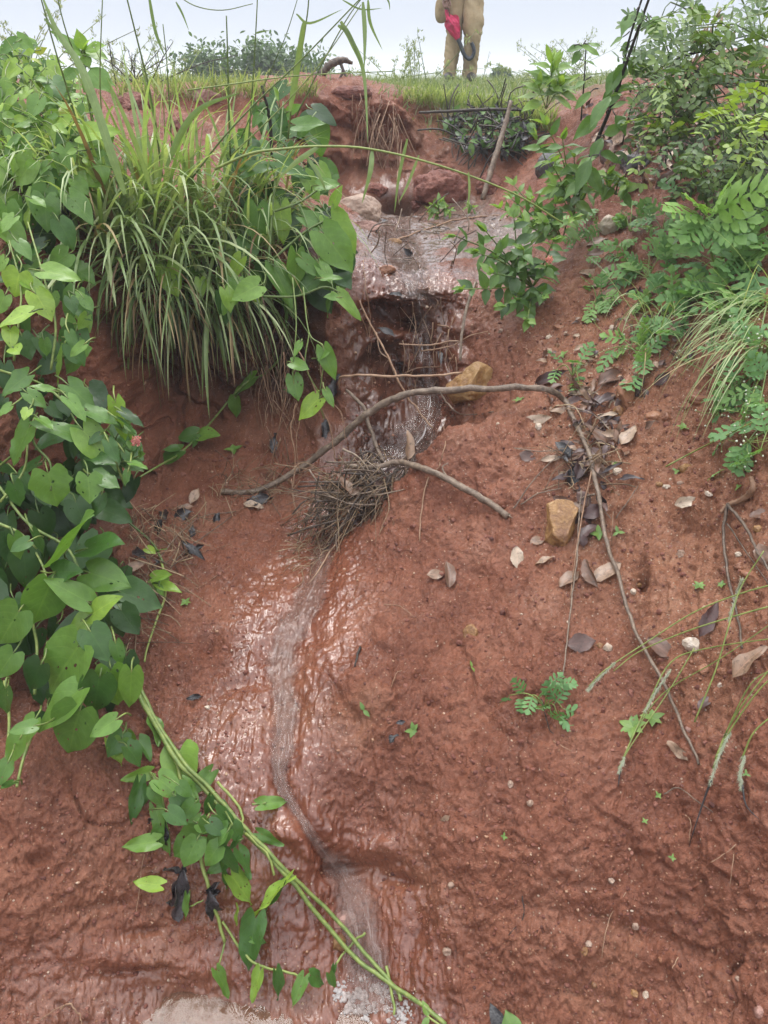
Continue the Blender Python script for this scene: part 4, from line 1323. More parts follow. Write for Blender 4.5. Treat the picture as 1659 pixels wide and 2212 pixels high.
tuft('dense grass tuft cascading over the undercut lip of the bank', [(250, 560), (300, 590), (340, 610), (380, 620), (420, 625), (460, 620), (500, 610), (350, 570), (440, 580), (300, 550), (400, 640), (470, 645)], 300, (.14, .44), (.004, .010), (.05, -.55, .75), 1.0, (.05, 1.0), dry=.20, spread=1.05)
tuft('wide messy grass blades lying over the cascading tuft', [(220, 560), (300, 540), (380, 560), (460, 560), (540, 560), (330, 600), (430, 610), (260, 600)], 95, (.24, .50), (.011, .018), (.05, -.5, .8), .85, (.35, 1.0), dry=.10, spread=1.1)
tuft('tawny dead thatch hanging below the cascading green grass', [(300, 640), (340, 660), (380, 670), (420, 675), (460, 670), (500, 655)], 240, (.12, .32), (.003, .006), (.0, -.75, .15), 1.0, (.1, .9), dry=.55, spread=.45)
tuft('upright grass clump with broad blades behind the cascading tuft', [(300, 520), (360, 500), (420, 500), (470, 510), (250, 520), (330, 480), (520, 500)], 210, (.30, .56), (.007, .016), (.05, -.25, 1.0), .62, (.35, 1.0), dry=.10, spread=.42)
tuft('loose pale grass among the vine leaves under the broad-leaved plant', [(150, 480), (200, 500), (230, 540), (180, 420), (240, 460)], 90, (.28, .50), (.007, .012), (.05, -.35, 1.0), .75, (.45, 1.0), dry=.05, spread=.30)
tuft('grass clump in front of the vine overhanging the pit', [(540, 480), (580, 520), (620, 480), (560, 560)], 110, (.25, .45), (.006, .011), (.15, -.4, 1.0), .8, (.3, .85), dry=.10, spread=.33)

root_v = empty('creeping_vine', lift(380, 480, 0), 'vine leaves showing between the blades at the heart of the grass', 'vine', GV)
lv, st = MB(), MB()
filler(lv, st, [(270, 430), (520, 420), (560, 620), (480, 640), (260, 600)], 46, .05, .09, (.2, .85), yfun=lambda py: float(np.interp(py, [420, 640], [2.75, 2.12])), yoff=(-.06, .15))
lv.build('leaves', M['vine'], root_v)
if st.n:
    st.build('leaf_stalks', M['stem'], root_v)

GS = 'tall grass stalks against the sky'


def stalk(label, pts, r=.0028, leaves=(), tint=.45, seed=None, name='grass_stalk', group=GS):
    e_ = empty(name, at(*pts[0]), label, 'grass', group)
    st = MB()
    tube(st, ppath(pts), [r, r * .55], n=6, tint=tint, per=5)
    st.build('stem', M['stem'], e_)
    if leaves:
        lv = MB()
        for lp, w_, tn in leaves:
            ribbon(lv, ppath(lp), w_, tn)
        lv.build('leaves', M['grass'], e_)
    return e_


stalk('dark stalk rising beside the broad-leaved plant, first from the vine side', [(176, 300, 2.3), (143, 185, 2.25), (120, 110, 2.22), (84, -20, 2.2)], leaves=[([(96, 40, 2.2), (112, 60, 2.2), (128, 95, 2.2)], .006, .4)])
stalk('short dark stalk ending at the top frame above the pale whorl', [(210, 330, 2.4), (180, 170, 2.35), (143, 68, 2.3), (120, -20, 2.28)], .0024)
stalk('straight stalk standing nearly upright over the pale whorl', [(226, 420, 2.4), (219, 246, 2.35), (216, 151, 2.33), (222, -20, 2.3)], .0024, tint=.6)
stalk('long leaning stalk crossing the bare bush', [(350, 380, 2.5), (336, 266, 2.45), (317, 168, 2.42), (300, 100, 2.4), (270, -20, 2.36)], .0034, leaves=[([(336, 266, 2.45), (322, 210, 2.44), (300, 120, 2.42)], .006, .5)])
stalk('thin upright stalk with a bare broken top between bush and far tree', [(372, 330, 2.6), (366, 230, 2.58), (360, 130, 2.55), (352, 52, 2.53)], .0024, tint=.4)
stalk('shorter thin stalk beside the one with the broken top', [(356, 300, 2.7), (352, 200, 2.68), (342, 122, 2.66)], .0018, tint=.7)
stalk('upright stalk standing in front of the far tree', [(498, 340, 2.6), (494, 230, 2.56), (492, 130, 2.54), (489, 34, 2.52)], .0034, tint=.35)
stalk('slender stalk passing the crown of the far tree to the top', [(535, 330, 2.6), (548, 150, 2.55), (553, 60, 2.52), (557, -20, 2.5)], .0026, leaves=[([(552, 72, 2.5), (566, 68, 2.5), (582, 66, 2.5)], .005, .35)], tint=.45)
stalk('stalk with one thick bright sheath beside the far tree', [(622, 300, 2.55), (632, 210, 2.52), (650, 120, 2.48), (664, 30, 2.45), (668, -20, 2.44)], .003, leaves=[([(626, 240, 2.5), (640, 160, 2.48), (655, 60, 2.45), (661, 45, 2.45)], .017, .55)])
stalk('long stalk slanting from the tuft up to the drooping seed leaves', [(415, 385, 2.4), (480, 300, 2.38), (560, 215, 2.36), (650, 130, 2.34), (785, -10, 2.3)], .0028, leaves=[([(784, 4, 2.3), (788, 70, 2.28), (787, 150, 2.26)], .011, .5), ([(795, 0, 2.3), (800, 50, 2.3), (826, 108, 2.3)], .008, .5), ([(736, 46, 2.3), (760, 90, 2.3), (786, 160, 2.3), (795, 310, 2.26)], .013, .55), ([(730, 55, 2.3), (752, 72, 2.3), (782, 140, 2.3)], .010, .5), ([(640, 30, 2.35), (670, 50, 2.35), (740, 20, 2.35)], .006, .5)])
stalk('slanting stalk crossing behind the thick sheath', [(520, 300, 2.45), (590, 140, 2.42), (620, 70, 2.4), (645, -10, 2.38)], .0018, tint=.35)
stalk('second slanting stalk under the drooping seed leaves', [(500, 335, 2.38), (600, 240, 2.36), (690, 140, 2.34), (780, 10, 2.3)], .002, tint=.75)
stalk('stalk bowing across the top toward the umbrella', [(640, 250, 2.4), (700, 130, 2.36), (750, 40, 2.34), (790, -15, 2.3)], .0022, leaves=[([(740, 0, 2.3), (780, 20, 2.3), (826, 18, 2.3)], .004, .45), ([(830, -12, 2.3), (840, 5, 2.3), (842, 22, 2.3)], .004, .35)])
stalk('level stalk running in front of the dead stump', [(405, 195, 2.4), (500, 182, 2.38), (600, 168, 2.36), (700, 160, 2.34), (850, 154, 2.3)], .0022, tint=.65)
stalk('arching yellow-green stalk bowing from the tuft across the gully', [(465, 365, 2.3), (540, 332, 2.26), (610, 322, 2.24), (690, 316, 2.22), (800, 322, 2.2), (950, 358, 2.2), (1110, 418, 2.25), (1216, 482, 2.3)], .0040, leaves=[([(690, 316, 2.22), (640, 350, 2.2), (598, 390, 2.2)], .013, .6), ([(660, 335, 2.22), (690, 380, 2.2), (705, 415, 2.2)], .010, .5), ([(804, 325, 2.2), (800, 370, 2.18), (782, 440, 2.18)], .013, .55), ([(1012, 372, 2.2), (1014, 410, 2.2), (1010, 460, 2.2)], .006, .65)], tint=.85)
stalk('thin stalk arching out over the top beside the long broad blade', [(370, -20, 2.3), (420, 12, 2.28), (480, 22, 2.26), (546, 8, 2.25)], .0016, leaves=[([(380, 4, 2.28), (394, 30, 2.28), (408, 66, 2.28)], .005, .4)])
for lb, pts, w_, tn in (('broad grass blade sweeping down past the pale whorl', [(86, -20, 2.1), (120, 60, 2.08), (168, 134, 2.05), (195, 195, 2.03), (240, 330, 2.0), (270, 420, 2.0)][::-1], .020, .5), ('thin blade drooping from the top beside the bare bush', [(320, -20, 2.3), (333, 56, 2.3), (345, 95, 2.3), (358, 126, 2.3)], .008, .4), ('bluish blade standing behind the tuft toward the pink boulder', [(330, 420, 2.2), (300, 330, 2.15), (268, 250, 2.12), (230, 165, 2.1)], .013, .6), ('wide blade leaning over the bare slope', [(360, 360, 2.2), (395, 280, 2.2), (440, 230, 2.2), (520, 200, 2.2)], .016, .4), ('blade hanging over the clods of the far wall', [(880, 300, 2.6), (862, 380, 2.6), (852, 460, 2.6)], .010, .5), ('blade with drops hanging in front of the small cave', [(905, 335, 2.5), (880, 400, 2.5), (860, 440, 2.5)], .008, .6)):
    mb = MB()
    ribbon(mb, ppath(pts), w_, tn)
    tag(mb.build('broad_grass', M['grass']), lb, 'grass', 'single broad grass blades')


# ------------------------------------------------------------------ plants of the right bank
def pinnate(lv, st, base, d, n, length, pairs, lw, ll, tint, droop=.3):
    """A feather leaf: a rachis with pairs of oval leaflets."""
    d = unit(d)
    n = unit(n - d * (n @ d))
    x = np.cross(d, n)
    pts = [base + d * length * t - UP * droop * length * t * t for t in np.linspace(0, 1, 5)]
    tube(st, pts, [.0012, .0007], n=4, tint=.6, per=2)
    for k in range(pairs):
        t = .22 + .78 * k / max(pairs - 1, 1)
        p = base + d * length * t - UP * droop * length * t * t
        for s in (-1, 1):
            dd = unit(d * .45 + x * s * .9 - UP * .1 + rvec(.12))
            leaf(lv, p, dd, n + rvec(.25), ll * rnd(.8, 1.1), lw, 'oblong', fold=.15, curl=.1, wav=0, tint=tint + rnd(-.08, .08), nu=3, nv=5)
    leaf(lv, pts[-1], d, n, ll, lw, 'oblong', fold=.15, curl=.1, wav=0, tint=tint, nu=3, nv=5)


def lobed(lv, base, d, n, length, width, tint, pairs=4, droop=.25):
    """A deeply cut leaf: a winged midrib with toothed lobes."""
    d = unit(d)
    n = unit(n - d * (n @ d))
    x = np.cross(d, n)
    for k in range(pairs):
        t = .18 + .66 * k / max(pairs - 1, 1)
        p = base + d * length * t - n * droop * length * t * t
        sz = width * .5 * math.sin(math.pi * (.22 + .66 * t)) * rnd(.85, 1.15)
        for s in (-1, 1):
            dd = unit(d * .62 + x * s)
            leaf(lv, p, dd, n + rvec(.18), sz * 1.2, sz * .56, 'lobe', fold=.12, curl=.15, wav=.04, tint=tint + rnd(-.06, .06), nu=3, nv=7)
    leaf(lv, base, d, n, length * .9, width * .14, 'lance', fold=0, curl=droop, wav=0, tint=tint, nu=3, nv=5)
    leaf(lv, base + d * length * .78 - n * droop * length * .6, d, n, length * .3, width * .42, 'lobe', fold=.12, curl=.2, wav=.04, tint=tint, nu=3, nv=7)


# dark feather-leaved shrub
def shrub(label, stems, polys, nleaf, tone, size=(.07, .12), seed=1, group=None, pods=False):
    e_ = empty('wild_shrub', at(*stems[0][0]), label, 'shrub', group)
    st, lv = MB(), MB()
    for s_ in stems:
        tube(st, ppath(s_), [.006, .002], n=6, tint=rnd(.2, .7))
    for poly, yr, k in polys:
        for px, py in rand_in(poly, k):
            P = at(px, py, rnd(*yr))
            d = unit(np.array((-.7, -.5, .12)) + rvec(.65))
            pinnate(lv, st, P, d, UP * .8 + unit(CAMP - P) * .35 + rvec(.3), rnd(*size), random.choice((4, 5, 6)), rnd(.010, .015), rnd(.020, .030), rnd(*tone))
            if random.random() < .35:
                tube(st, [P, P - d * .08 + rvec(.01), P - d * .18 + np.array((.05, 0, -.05))], [.0014, .0026], n=4, tint=rnd(.1, .7), per=2)
    lv.build('leaves', M['shrub'], e_)
    st.build('stem', M['darkstem'] if not pods else M['stem'], e_)
    if pods:
        for px, py, qx, qy in ((1496, 15, 1488, 40), (1530, 55, 1512, 95), (1524, 60, 1498, 92), (1536, 60, 1534, 102), (1590, 65, 1572, 98), (1506, 115, 1500, 140), (1502, 128, 1484, 158), (1556, 20, 1535, 50), (1560, 35, 1545, 60)):
            pd = MB()
            a, b = at(px, py, 2.7), at(qx, qy, 2.68)
            tube(pd, [a, (a + b) / 2 + rvec(.003), b], [.002, .006, .002], n=6, tint=rnd(.3, .8), per=3)
            pd.build('seed_pod', M['straw'], e_)
    return e_


shrub('dark feather-leaved shrub with brown seed pods at the top of the slope', [[(1700, 420, 2.7), (1600, 300, 2.65), (1520, 180, 2.65), (1440, 70, 2.7)], [(1700, 300, 2.6), (1620, 180, 2.6), (1560, 60, 2.65)], [(1690, 200, 2.7), (1640, 100, 2.7), (1600, -10, 2.7)], [(1640, 330, 2.7), (1540, 270, 2.7), (1440, 240, 2.75), (1380, 200, 2.8)]],
      [([(1480, 60), (1560, -10), (1690, -20), (1690, 360), (1560, 330), (1440, 250), (1380, 170), (1430, 120)], (2.35, 2.85), 165), ([(1360, 120), (1440, 20), (1520, -10), (1560, 100), (1450, 200)], (2.6, 2.9), 30)], 0, (.25, .92), pods=True)
shrub('low feather-leaved shrub branch reaching over the leaf litter', [[(1700, 470, 2.2), (1600, 420, 2.25), (1500, 385, 2.3)], [(1700, 330, 2.3), (1640, 300, 2.3), (1590, 290, 2.3)]],
      [([(1480, 290), (1690, 260), (1690, 560), (1600, 500), (1540, 420), (1460, 350)], (2.15, 2.5), 110)], 0, (.15, .85), size=(.07, .11))

shrub('yellow-green feather-leaved shoots at the frame edge under the dark shrub', [[(1700, 300, 2.2), (1640, 270, 2.2), (1590, 240, 2.2)], [(1700, 360, 2.15), (1640, 350, 2.15)]],
      [([(1560, 230), (1690, 210), (1690, 300), (1600, 290)], (2.05, 2.2), 16), ([(1400, 250), (1450, 230), (1480, 300), (1400, 300)], (2.5, 2.6), 8)], 0, (.85, 1.0), size=(.09, .13))
shrub('grey-green feather-leaved sprays hanging over the crest beside the canes', [[(1560, 160, 2.7), (1470, 200, 2.7), (1400, 260, 2.7)], [(1560, 100, 2.7), (1480, 120, 2.75), (1420, 150, 2.8)]],
      [([(1380, 150), (1520, 120), (1560, 260), (1460, 330), (1390, 300)], (2.55, 2.8), 70)], 0, (.3, .9), size=(.07, .12))

# two dark canes with ovate leaves
e_ = empty('tall_shoot', at(1245, 440, 2.95), 'pair of dark leafy canes leaning across the sky beside the shrub', 'plant')
st, lv = MB(), MB()
tube(st, ppath([(1240, 440, 2.95), (1275, 340, 2.86), (1320, 230, 2.78), (1362, 110, 2.7), (1408, -20, 2.62)]), [.008, .0035], tint=.25)
tube(st, ppath([(1318, 235, 2.8), (1340, 170, 2.78), (1358, 90, 2.74), (1392, -20, 2.7)]), [.005, .003], tint=.2)
for b, t, wr, tn in [((1394, 36), (1342, 42), .6, .55), ((1372, 26), (1338, 78), .7, .5), ((1400, 48), (1442, 90), .75, .5), ((1408, 38), (1430, 46), .6, .6), ((1345, 80), (1318, 98), .5, .5), ((1360, 92), (1340, 110), .6, .55), ((1358, 130), (1395, 168), .8, .6), ((1355, 125), (1395, 140), .55, .75), ((1350, 140), (1325, 180), .75, .5), ((1338, 150), (1308, 205), .6, .55), ((1335, 190), (1300, 235), .7, .5), ((1332, 200), (1365, 180), .6, .6), ((1320, 235), (1360, 215), .5, .6), ((1318, 210), (1270, 275), .5, .45), ((1306, 290), (1350, 270), .6, .6), ((1300, 300), (1275, 350), .6, .5), ((1298, 330), (1345, 350), .55, .5), ((1290, 250), (1240, 300), .5, .5), ((1285, 340), (1245, 360), .5, .6), ((1330, 250), (1355, 290), .7, .55), ((1275, 345), (1240, 420), .45, .45), ((1270, 360), (1300, 420), .5, .55), ((1258, 390), (1215, 430), .5, .5), ((1262, 380), (1225, 350), .5, .65), ((1275, 200), (1240, 235), .5, .55), ((1252, 110), (1236, 140), .55, .45), ((1258, 100), (1298, 118), .45, .6), ((1262, 100), (1222, 108), .45, .5), ((1260, 130), (1290, 140), .5, .6), ((1270, 95), (1300, 98), .4, .55), ((1262, 175), (1240, 190), .5, .6), ((1390, 200), (1420, 225), .6, .7), ((1400, 240), (1440, 215), .5, .6), ((1395, 245), (1370, 290), .6, .5), ((1410, 220), (1450, 190), .5, .55)]:
    hero(lv, st, b, t, wr * .9, tn, yb=2.72 + rnd(-.06, .08), shape='ovate', fold=.3, petiole=.03, serr=.03)
tube(st, ppath([(1255, 260, 2.85), (1262, 170, 2.8), (1266, 98, 2.78)]), [.003, .002], tint=.5)
lv.build('leaves', M['herb'], e_)
st.build('stem', M['darkstem'], e_)


def herb(name, label, base, tips, yb, leaves_n, L_, wr, tone, shape='ovate', mat='herb', serr=.04, group=None, cat='plant', stemr=.003, flower=None, spread=.55, bundle=True):
    """Branching herb: stems from a base to given tips with leaves in pairs along them."""
    e_ = empty(name, at(base[0], base[1], yb) if len(base) == 2 else at(*base), label, cat, group)
    st, lv = MB(), MB()
    B = np.array(e_.location)
    for tx, ty, ty_ in tips:
        T_ = at(tx, ty, ty_)
        mid = (B + T_) / 2 + UP * .04 * np.linalg.norm(T_ - B) + rvec(.008)
        P = tube(st, [B, mid, T_], [stemr, stemr * .5], n=5, tint=rnd(.2, .8), per=8)
        D = np.gradient(P, axis=0)
        for k in range(leaves_n):
            t = .25 + .75 * (k + .6) / leaves_n
            i = min(int(t * (len(P) - 1)), len(P) - 1)
            dv = unit(D[i])
            sd = unit(np.cross(dv, unit(CAMP - P[i]) + rvec(.3)))
            for s in (-1, 1):
                dd = unit(dv * spread + sd * s * .8 + np.array((0, -.15, -.2)) + rvec(.15))
                ln = rnd(*L_) * (1.05 - .35 * t)
                leaf(lv, P[i], dd, view_n(P[i], .5, .65, .25), ln, ln * wr, shape, fold=.25, curl=rnd(.05, .35), wav=.03, tint=rnd(*tone), nu=5, nv=9, serr=serr)
        for a in range(3):
            dd = unit(unit(D[-1]) + rvec(.5))
            ln = rnd(*L_) * .6
            leaf(lv, P[-1], dd, view_n(P[-1], .5, .65, .25), ln, ln * wr, shape, fold=.3, curl=.1, tint=min(1, tone[1] + .1), nu=5, nv=7, serr=serr)
    lv.build('leaves', M[mat], e_)
    st.build('stem', M['stem'], e_)
    if flower:
        fb = MB()
        for fx, fy, fY in flower:
            c = at(fx, fy, fY)
            for k in range(34):
                q = unit(RNG.normal(size=3)) * .012 * rnd(.6, 1.1)
                for a in range(4):
                    dd = unit(q + rvec(.006) * 1.0)
                    leaf(fb, c + q * .8, unit(np.cross(dd, rvec()) + dd * .4), dd, .0055, .0045, 'oblong', fold=0, curl=0, wav=0, tint=rnd(.2, .95), nu=3, nv=3)
        fb.build('flower_head', M['petal'], e_)
    return e_


M['petal'] = leaf_material('pink_petals', [(0, (.55, .085, .110)), (.6, (.72, .26, .27)), (1, (.80, .52, .40))], rough=.5, trans=.25, vein=0)
GLT = 'rough-leaved flowering herbs'
herb('flowering_herb', 'dark-leaved herb with a coral flower head leaning over the pit', (1150, 620, 2.62), [(985, 510, 2.5), (1000, 625, 2.42), (1050, 500, 2.55), (1060, 590, 2.42), (1090, 660, 2.36), (1130, 540, 2.5), (1140, 690, 2.36), (1175, 640, 2.42), (1110, 470, 2.6), (1180, 575, 2.5), (1030, 545, 2.48), (1195, 520, 2.5)], 2.6, 4, (.055, .085), .55, (.05, .62), flower=[(1187, 561, 2.42)], group=GLT, stemr=.0034)
herb('flowering_herb', 'dark-leaved herb with a pink flower head beside the gnawed vine leaves', (235, 1000, 1.72), [(285, 950, 1.6), (272, 915, 1.6), (300, 985, 1.58), (255, 975, 1.6)], 1.7, 2, (.04, .06), .6, (.05, .45), flower=[(293, 952, 1.56)], group=GLT, stemr=.0025)
GLH = 'leafy herbs between shoot and silt flat'
herb('leafy_herb', 'lance-leaved herb standing in the grass before the red mound', (1180, 235, 3.9), [(1190, 160, 3.85), (1165, 190, 3.85), (1210, 185, 3.85), (1195, 140, 3.85)], 3.9, 3, (.12, .17), .32, (.55, .95), shape='lance', serr=0, group=GLH)
herb('leafy_herb', 'tall drooping herb at the foot of the dark canes', (1235, 470, 2.95), [(1180, 270, 2.85), (1215, 300, 2.8), (1190, 350, 2.8), (1240, 340, 2.8), (1200, 400, 2.75), (1160, 300, 2.9), (1260, 400, 2.75), (1290, 370, 2.7)], 2.95, 4, (.06, .10), .42, (.3, .8), group=GLH)
herb('leafy_herb', 'sprawling herb between the coral flower herb and the canes', (1215, 520, 2.8), [(1080, 450, 2.75), (1105, 430, 2.8), (1150, 430, 2.8), (1170, 480, 2.7), (1110, 400, 2.9), (1200, 440, 2.75), (1130, 480, 2.7), (1240, 470, 2.6)], 2.8, 4, (.05, .08), .45, (.25, .8), group=GLH)
herb('leafy_herb', 'small five-leaved sprout on the silt flat under the clods', (950, 462, 3.9), [(935, 445, 3.85), (950, 435, 3.85), (966, 448, 3.85), (930, 458, 3.82), (972, 456, 3.82)], 3.9, 2, (.05, .07), .42, (.5, .85), serr=0, group=GLH)
herb('leafy_herb', 'tiny sprout beside a thin grass blade on the silt flat', (1015, 460, 3.8), [(1012, 445, 3.8), (1022, 448, 3.8)], 3.8, 1, (.05, .06), .4, (.5, .8), serr=0, group=GLH)
herb('leafy_herb', 'bright herb in front of the dark boulder on the slope', (1330, 420, 2.75), [(1315, 375, 2.7), (1340, 385, 2.7), (1355, 400, 2.65), (1300, 400, 2.7)], 2.75, 3, (.05, .07), .5, (.55, .95), group=GLH)

# feathery weeds
GW = 'feathery light-green weeds'


def weed(label, base, tips, L_=(.06, .10), tone=(.35, .85), per=3, stemr=.0022, group=GW, heads=0, lay=.25, name='feathery_weed'):
    p0, n0 = hit(*base[:2])
    if len(base) > 2:
        p0 = at(*base)
    e_ = empty(name, p0, label, 'weed', group)
    st, lv = MB(), MB()
    hd = [] if heads else None
    for tx, ty, h in tips:
        T_ = lift(tx, ty, h)
        mid = (p0 + T_) / 2 + UP * .02
        P = tube(st, [p0, mid, T_], [stemr, stemr * .5], n=5, tint=rnd(.4, .9), per=6)
        for k in range(per):
            t = .3 + .7 * (k + 1) / per
            i = min(int(t * (len(P) - 1)), len(P) - 1)
            ax = unit(P[i] - p0 + rvec(.002))
            dd = unit(ax * .5 + rvec(.6) + np.array((0, -.25, -.05)))
            lobed(lv, P[i], dd, view_n(P[i], .45, .75, .25), rnd(*L_), rnd(*L_) * .74, rnd(*tone), pairs=4, droop=rnd(.1, .4))
        if hd is not None:
            for k in range(heads):
                q = P[-1] + rvec(.022) + np.array((0, -.01, .012))
                tube(st, [P[-2], (P[-1] + q) / 2, q], .0007, n=4, tint=.8, per=2)
                fh = MB()
                fh.add(q + ICO[1][0] * rnd(.0016, .0026), f3=ICO[1][1], tint=rnd(.5, 1))
                hd.append(fh)
    lv.build('leaves', M['weed'], e_)
    st.build('stem', M['stem'], e_)
    if hd is not None:
        for fh in hd:
            fh.build('flower_head', M['whitehead'], e_)
    return e_


M['whitehead'] = plain_material('white_flower_heads', [(0, (.30, .38, .18)), (.6, (.48, .54, .34)), (1, (.62, .65, .52))], rough=.7, bump=.1)
# tall one: a bright crown of cut leaves
p0 = at(1548, 590, 2.12)
e_ = empty('feathery_weed', p0, 'tallest feathery weed with a bright crown of cut leaves', 'weed', GW)
lv, st = MB(), MB()
top = at(1527, 470, 2.10)
tube(st, [p0, (p0 + top) / 2 + rvec(.006), top], [.005, .0035], tint=.85)
for a, ln, tn in [((1590, 430), .17, .98), ((1470, 445), .15, .9), ((1500, 420), .13, .95), ((1555, 400), .14, 1.0), ((1600, 462), .13, .85), ((1458, 492), .12, .7), ((1490, 500), .12, .7), ((1575, 495), .12, .75), ((1610, 500), .13, .6), ((1520, 440), .08, 1.0), ((1540, 520), .1, .6), ((1500, 540), .1, .55)]:
    q = at(a[0], a[1], 2.04)
    lobed(lv, top + rvec(.006), q - top, view_n(top, .5, .7, .15), ln, ln * .62, tn, pairs=5, droop=.15)
lv.build('leaves', M['weed'], e_)
st.build('stem', M['stem'], e_)
weed('feathery weed rosette crowding below the tallest weed', (1560, 580), [(1480, 560, .05), (1520, 575, .06), (1600, 560, .07), (1640, 590, .06), (1560, 545, .1), (1610, 610, .05), (1650, 540, .08)], L_=(.08, .13), tone=(.25, .8), per=3)
weed('feathery weed spreading behind the tallest one toward the frame edge', (1640, 510), [(1600, 480, .06), (1640, 450, .08), (1655, 520, .06), (1620, 540, .06)], L_=(.08, .13), tone=(.3, .85), per=3)
weed('patch of feathery weed under the coral flower herb slope, beside two dead leaves', (1400, 600), [(1350, 570, .04), (1380, 590, .04), (1430, 560, .05), (1450, 600, .04), (1400, 550, .05), (1330, 600, .03)], tone=(.35, .85), per=3)
weed('feathery weed mat spreading down the gravelly slope', (1430, 680), [(1380, 660, .03), (1420, 640, .04), (1470, 650, .04), (1500, 680, .03), (1450, 720, .03), (1400, 710, .03), (1520, 640, .04)], tone=(.35, .9), per=3)
weed('small feathery weed near the edge of the pit slope', (1290, 650), [(1270, 620, .03), (1300, 630, .03), (1310, 660, .02), (1280, 670, .02)], L_=(.04, .07), tone=(.4, .9))
weed('feathery weed beside a cream stone higher on the slope', (1265, 500), [(1230, 475, .04), (1270, 470, .05), (1300, 500, .03), (1240, 530, .02), (1285, 540, .03)], L_=(.05, .08), tone=(.4, .9))
weed('thin weed with white flower dots behind the cream stone', (1360, 500), [(1340, 455, .07), (1365, 440, .09), (1390, 470, .06), (1420, 500, .05)], L_=(.05, .08), tone=(.35, .8), heads=5)
weed('pale feathery weed among fallen leaves beside the arched branch', (1236, 812), [(1205, 795, .02), (1235, 790, .03), (1262, 785, .03), (1250, 825, .01)], L_=(.05, .07), tone=(.35, .7), per=2)
weed('feathery weed between brown leaf and stone with buds on dark stalks', (1400, 790), [(1330, 750, .05), (1360, 735, .05), (1385, 770, .06), (1410, 720, .07), (1380, 810, .03), (1300, 720, .03)], L_=(.05, .08), tone=(.4, .85), per=2, heads=2)
weed('feathery weed dotted white, hanging over the slope edge', (1655, 790), [(1560, 750, .05), (1600, 780, .07), (1590, 830, .05), (1560, 870, .04), (1620, 850, .06), (1540, 900, .03), (1600, 920, .04), (1640, 880, .06), (1650, 740, .08), (1610, 720, .07)], L_=(.05, .08), tone=(.3, .75), per=3, heads=7)
weed('flowering weed sprays dangling lowest over the bare clay', (1660, 930), [(1560, 950, .03), (1590, 1000, .03), (1610, 960, .05), (1570, 1010, .02), (1640, 980, .05), (1590, 890, .04), (1540, 800, .05), (1480, 780, .03)], L_=(.04, .07), tone=(.3, .7), per=2, heads=6)
weed('greyish feathery seedling alone on the bare clay slab', (1178, 1528), [(1100, 1502, .018), (1130, 1508, .015), (1178, 1490, .03), (1218, 1478, .03), (1215, 1530, .02), (1190, 1550, .015), (1205, 1545, .012)], L_=(.035, .05), tone=(.25, .5), per=2, stemr=.0016)

weed('feathery weed in the shade of the low shrub, right under the litter', (1500, 420), [(1460, 400, .04), (1500, 380, .06), (1540, 400, .05), (1450, 430, .03)], L_=(.06, .09), tone=(.2, .6))
weed('feathery weed filling the gap beneath the shrub at the frame', (1650, 420), [(1590, 430, .05), (1630, 390, .07), (1655, 430, .06), (1610, 470, .05)], L_=(.07, .11), tone=(.2, .7))
weed('feathery weed between the tallest weed and the cream stone', (1430, 500), [(1400, 480, .05), (1440, 470, .06), (1420, 530, .04), (1460, 520, .05)], L_=(.06, .09), tone=(.3, .8))
weed('feathery weed spilling down just above the wiry grass', (1560, 660), [(1500, 650, .04), (1540, 640, .06), (1590, 660, .05), (1560, 690, .04), (1480, 620, .05), (1620, 650, .06)], L_=(.07, .10), tone=(.35, .9), per=4)
weed('feathery weed on the brow between pit herb and dead leaves', (1330, 560), [(1300, 560, .03), (1340, 540, .05), (1360, 570, .03)], L_=(.05, .08), tone=(.4, .9))

# little sprouts with plain leaves
GSP = 'small sprouts rooted in the clay'


def sprout(label, px, py, n, L_, tone=(.5, .8), wr=.55):
    p, nn = hit(px, py)
    e_ = empty('sprout', p, label, 'sprout', GSP)
    lv = MB()
    a0 = rnd(0, 6)
    s_ = pxsize(p)
    up = unit(nn + UP * .6)
    for k in range(n):
        a = a0 + k * 6.283 / n + rnd(-.3, .3)
        A, B_, _n = frame_on(up, a)
        leaf(lv, p + up * .006, A * .9 + up * .35, up, L_ * s_ * rnd(.8, 1.15), L_ * s_ * wr, 'ovate', fold=.15, curl=.25, wav=0, tint=rnd(*tone), nu=5, nv=7)
    lv.build('leaves', M['herb'], e_)
    return e_


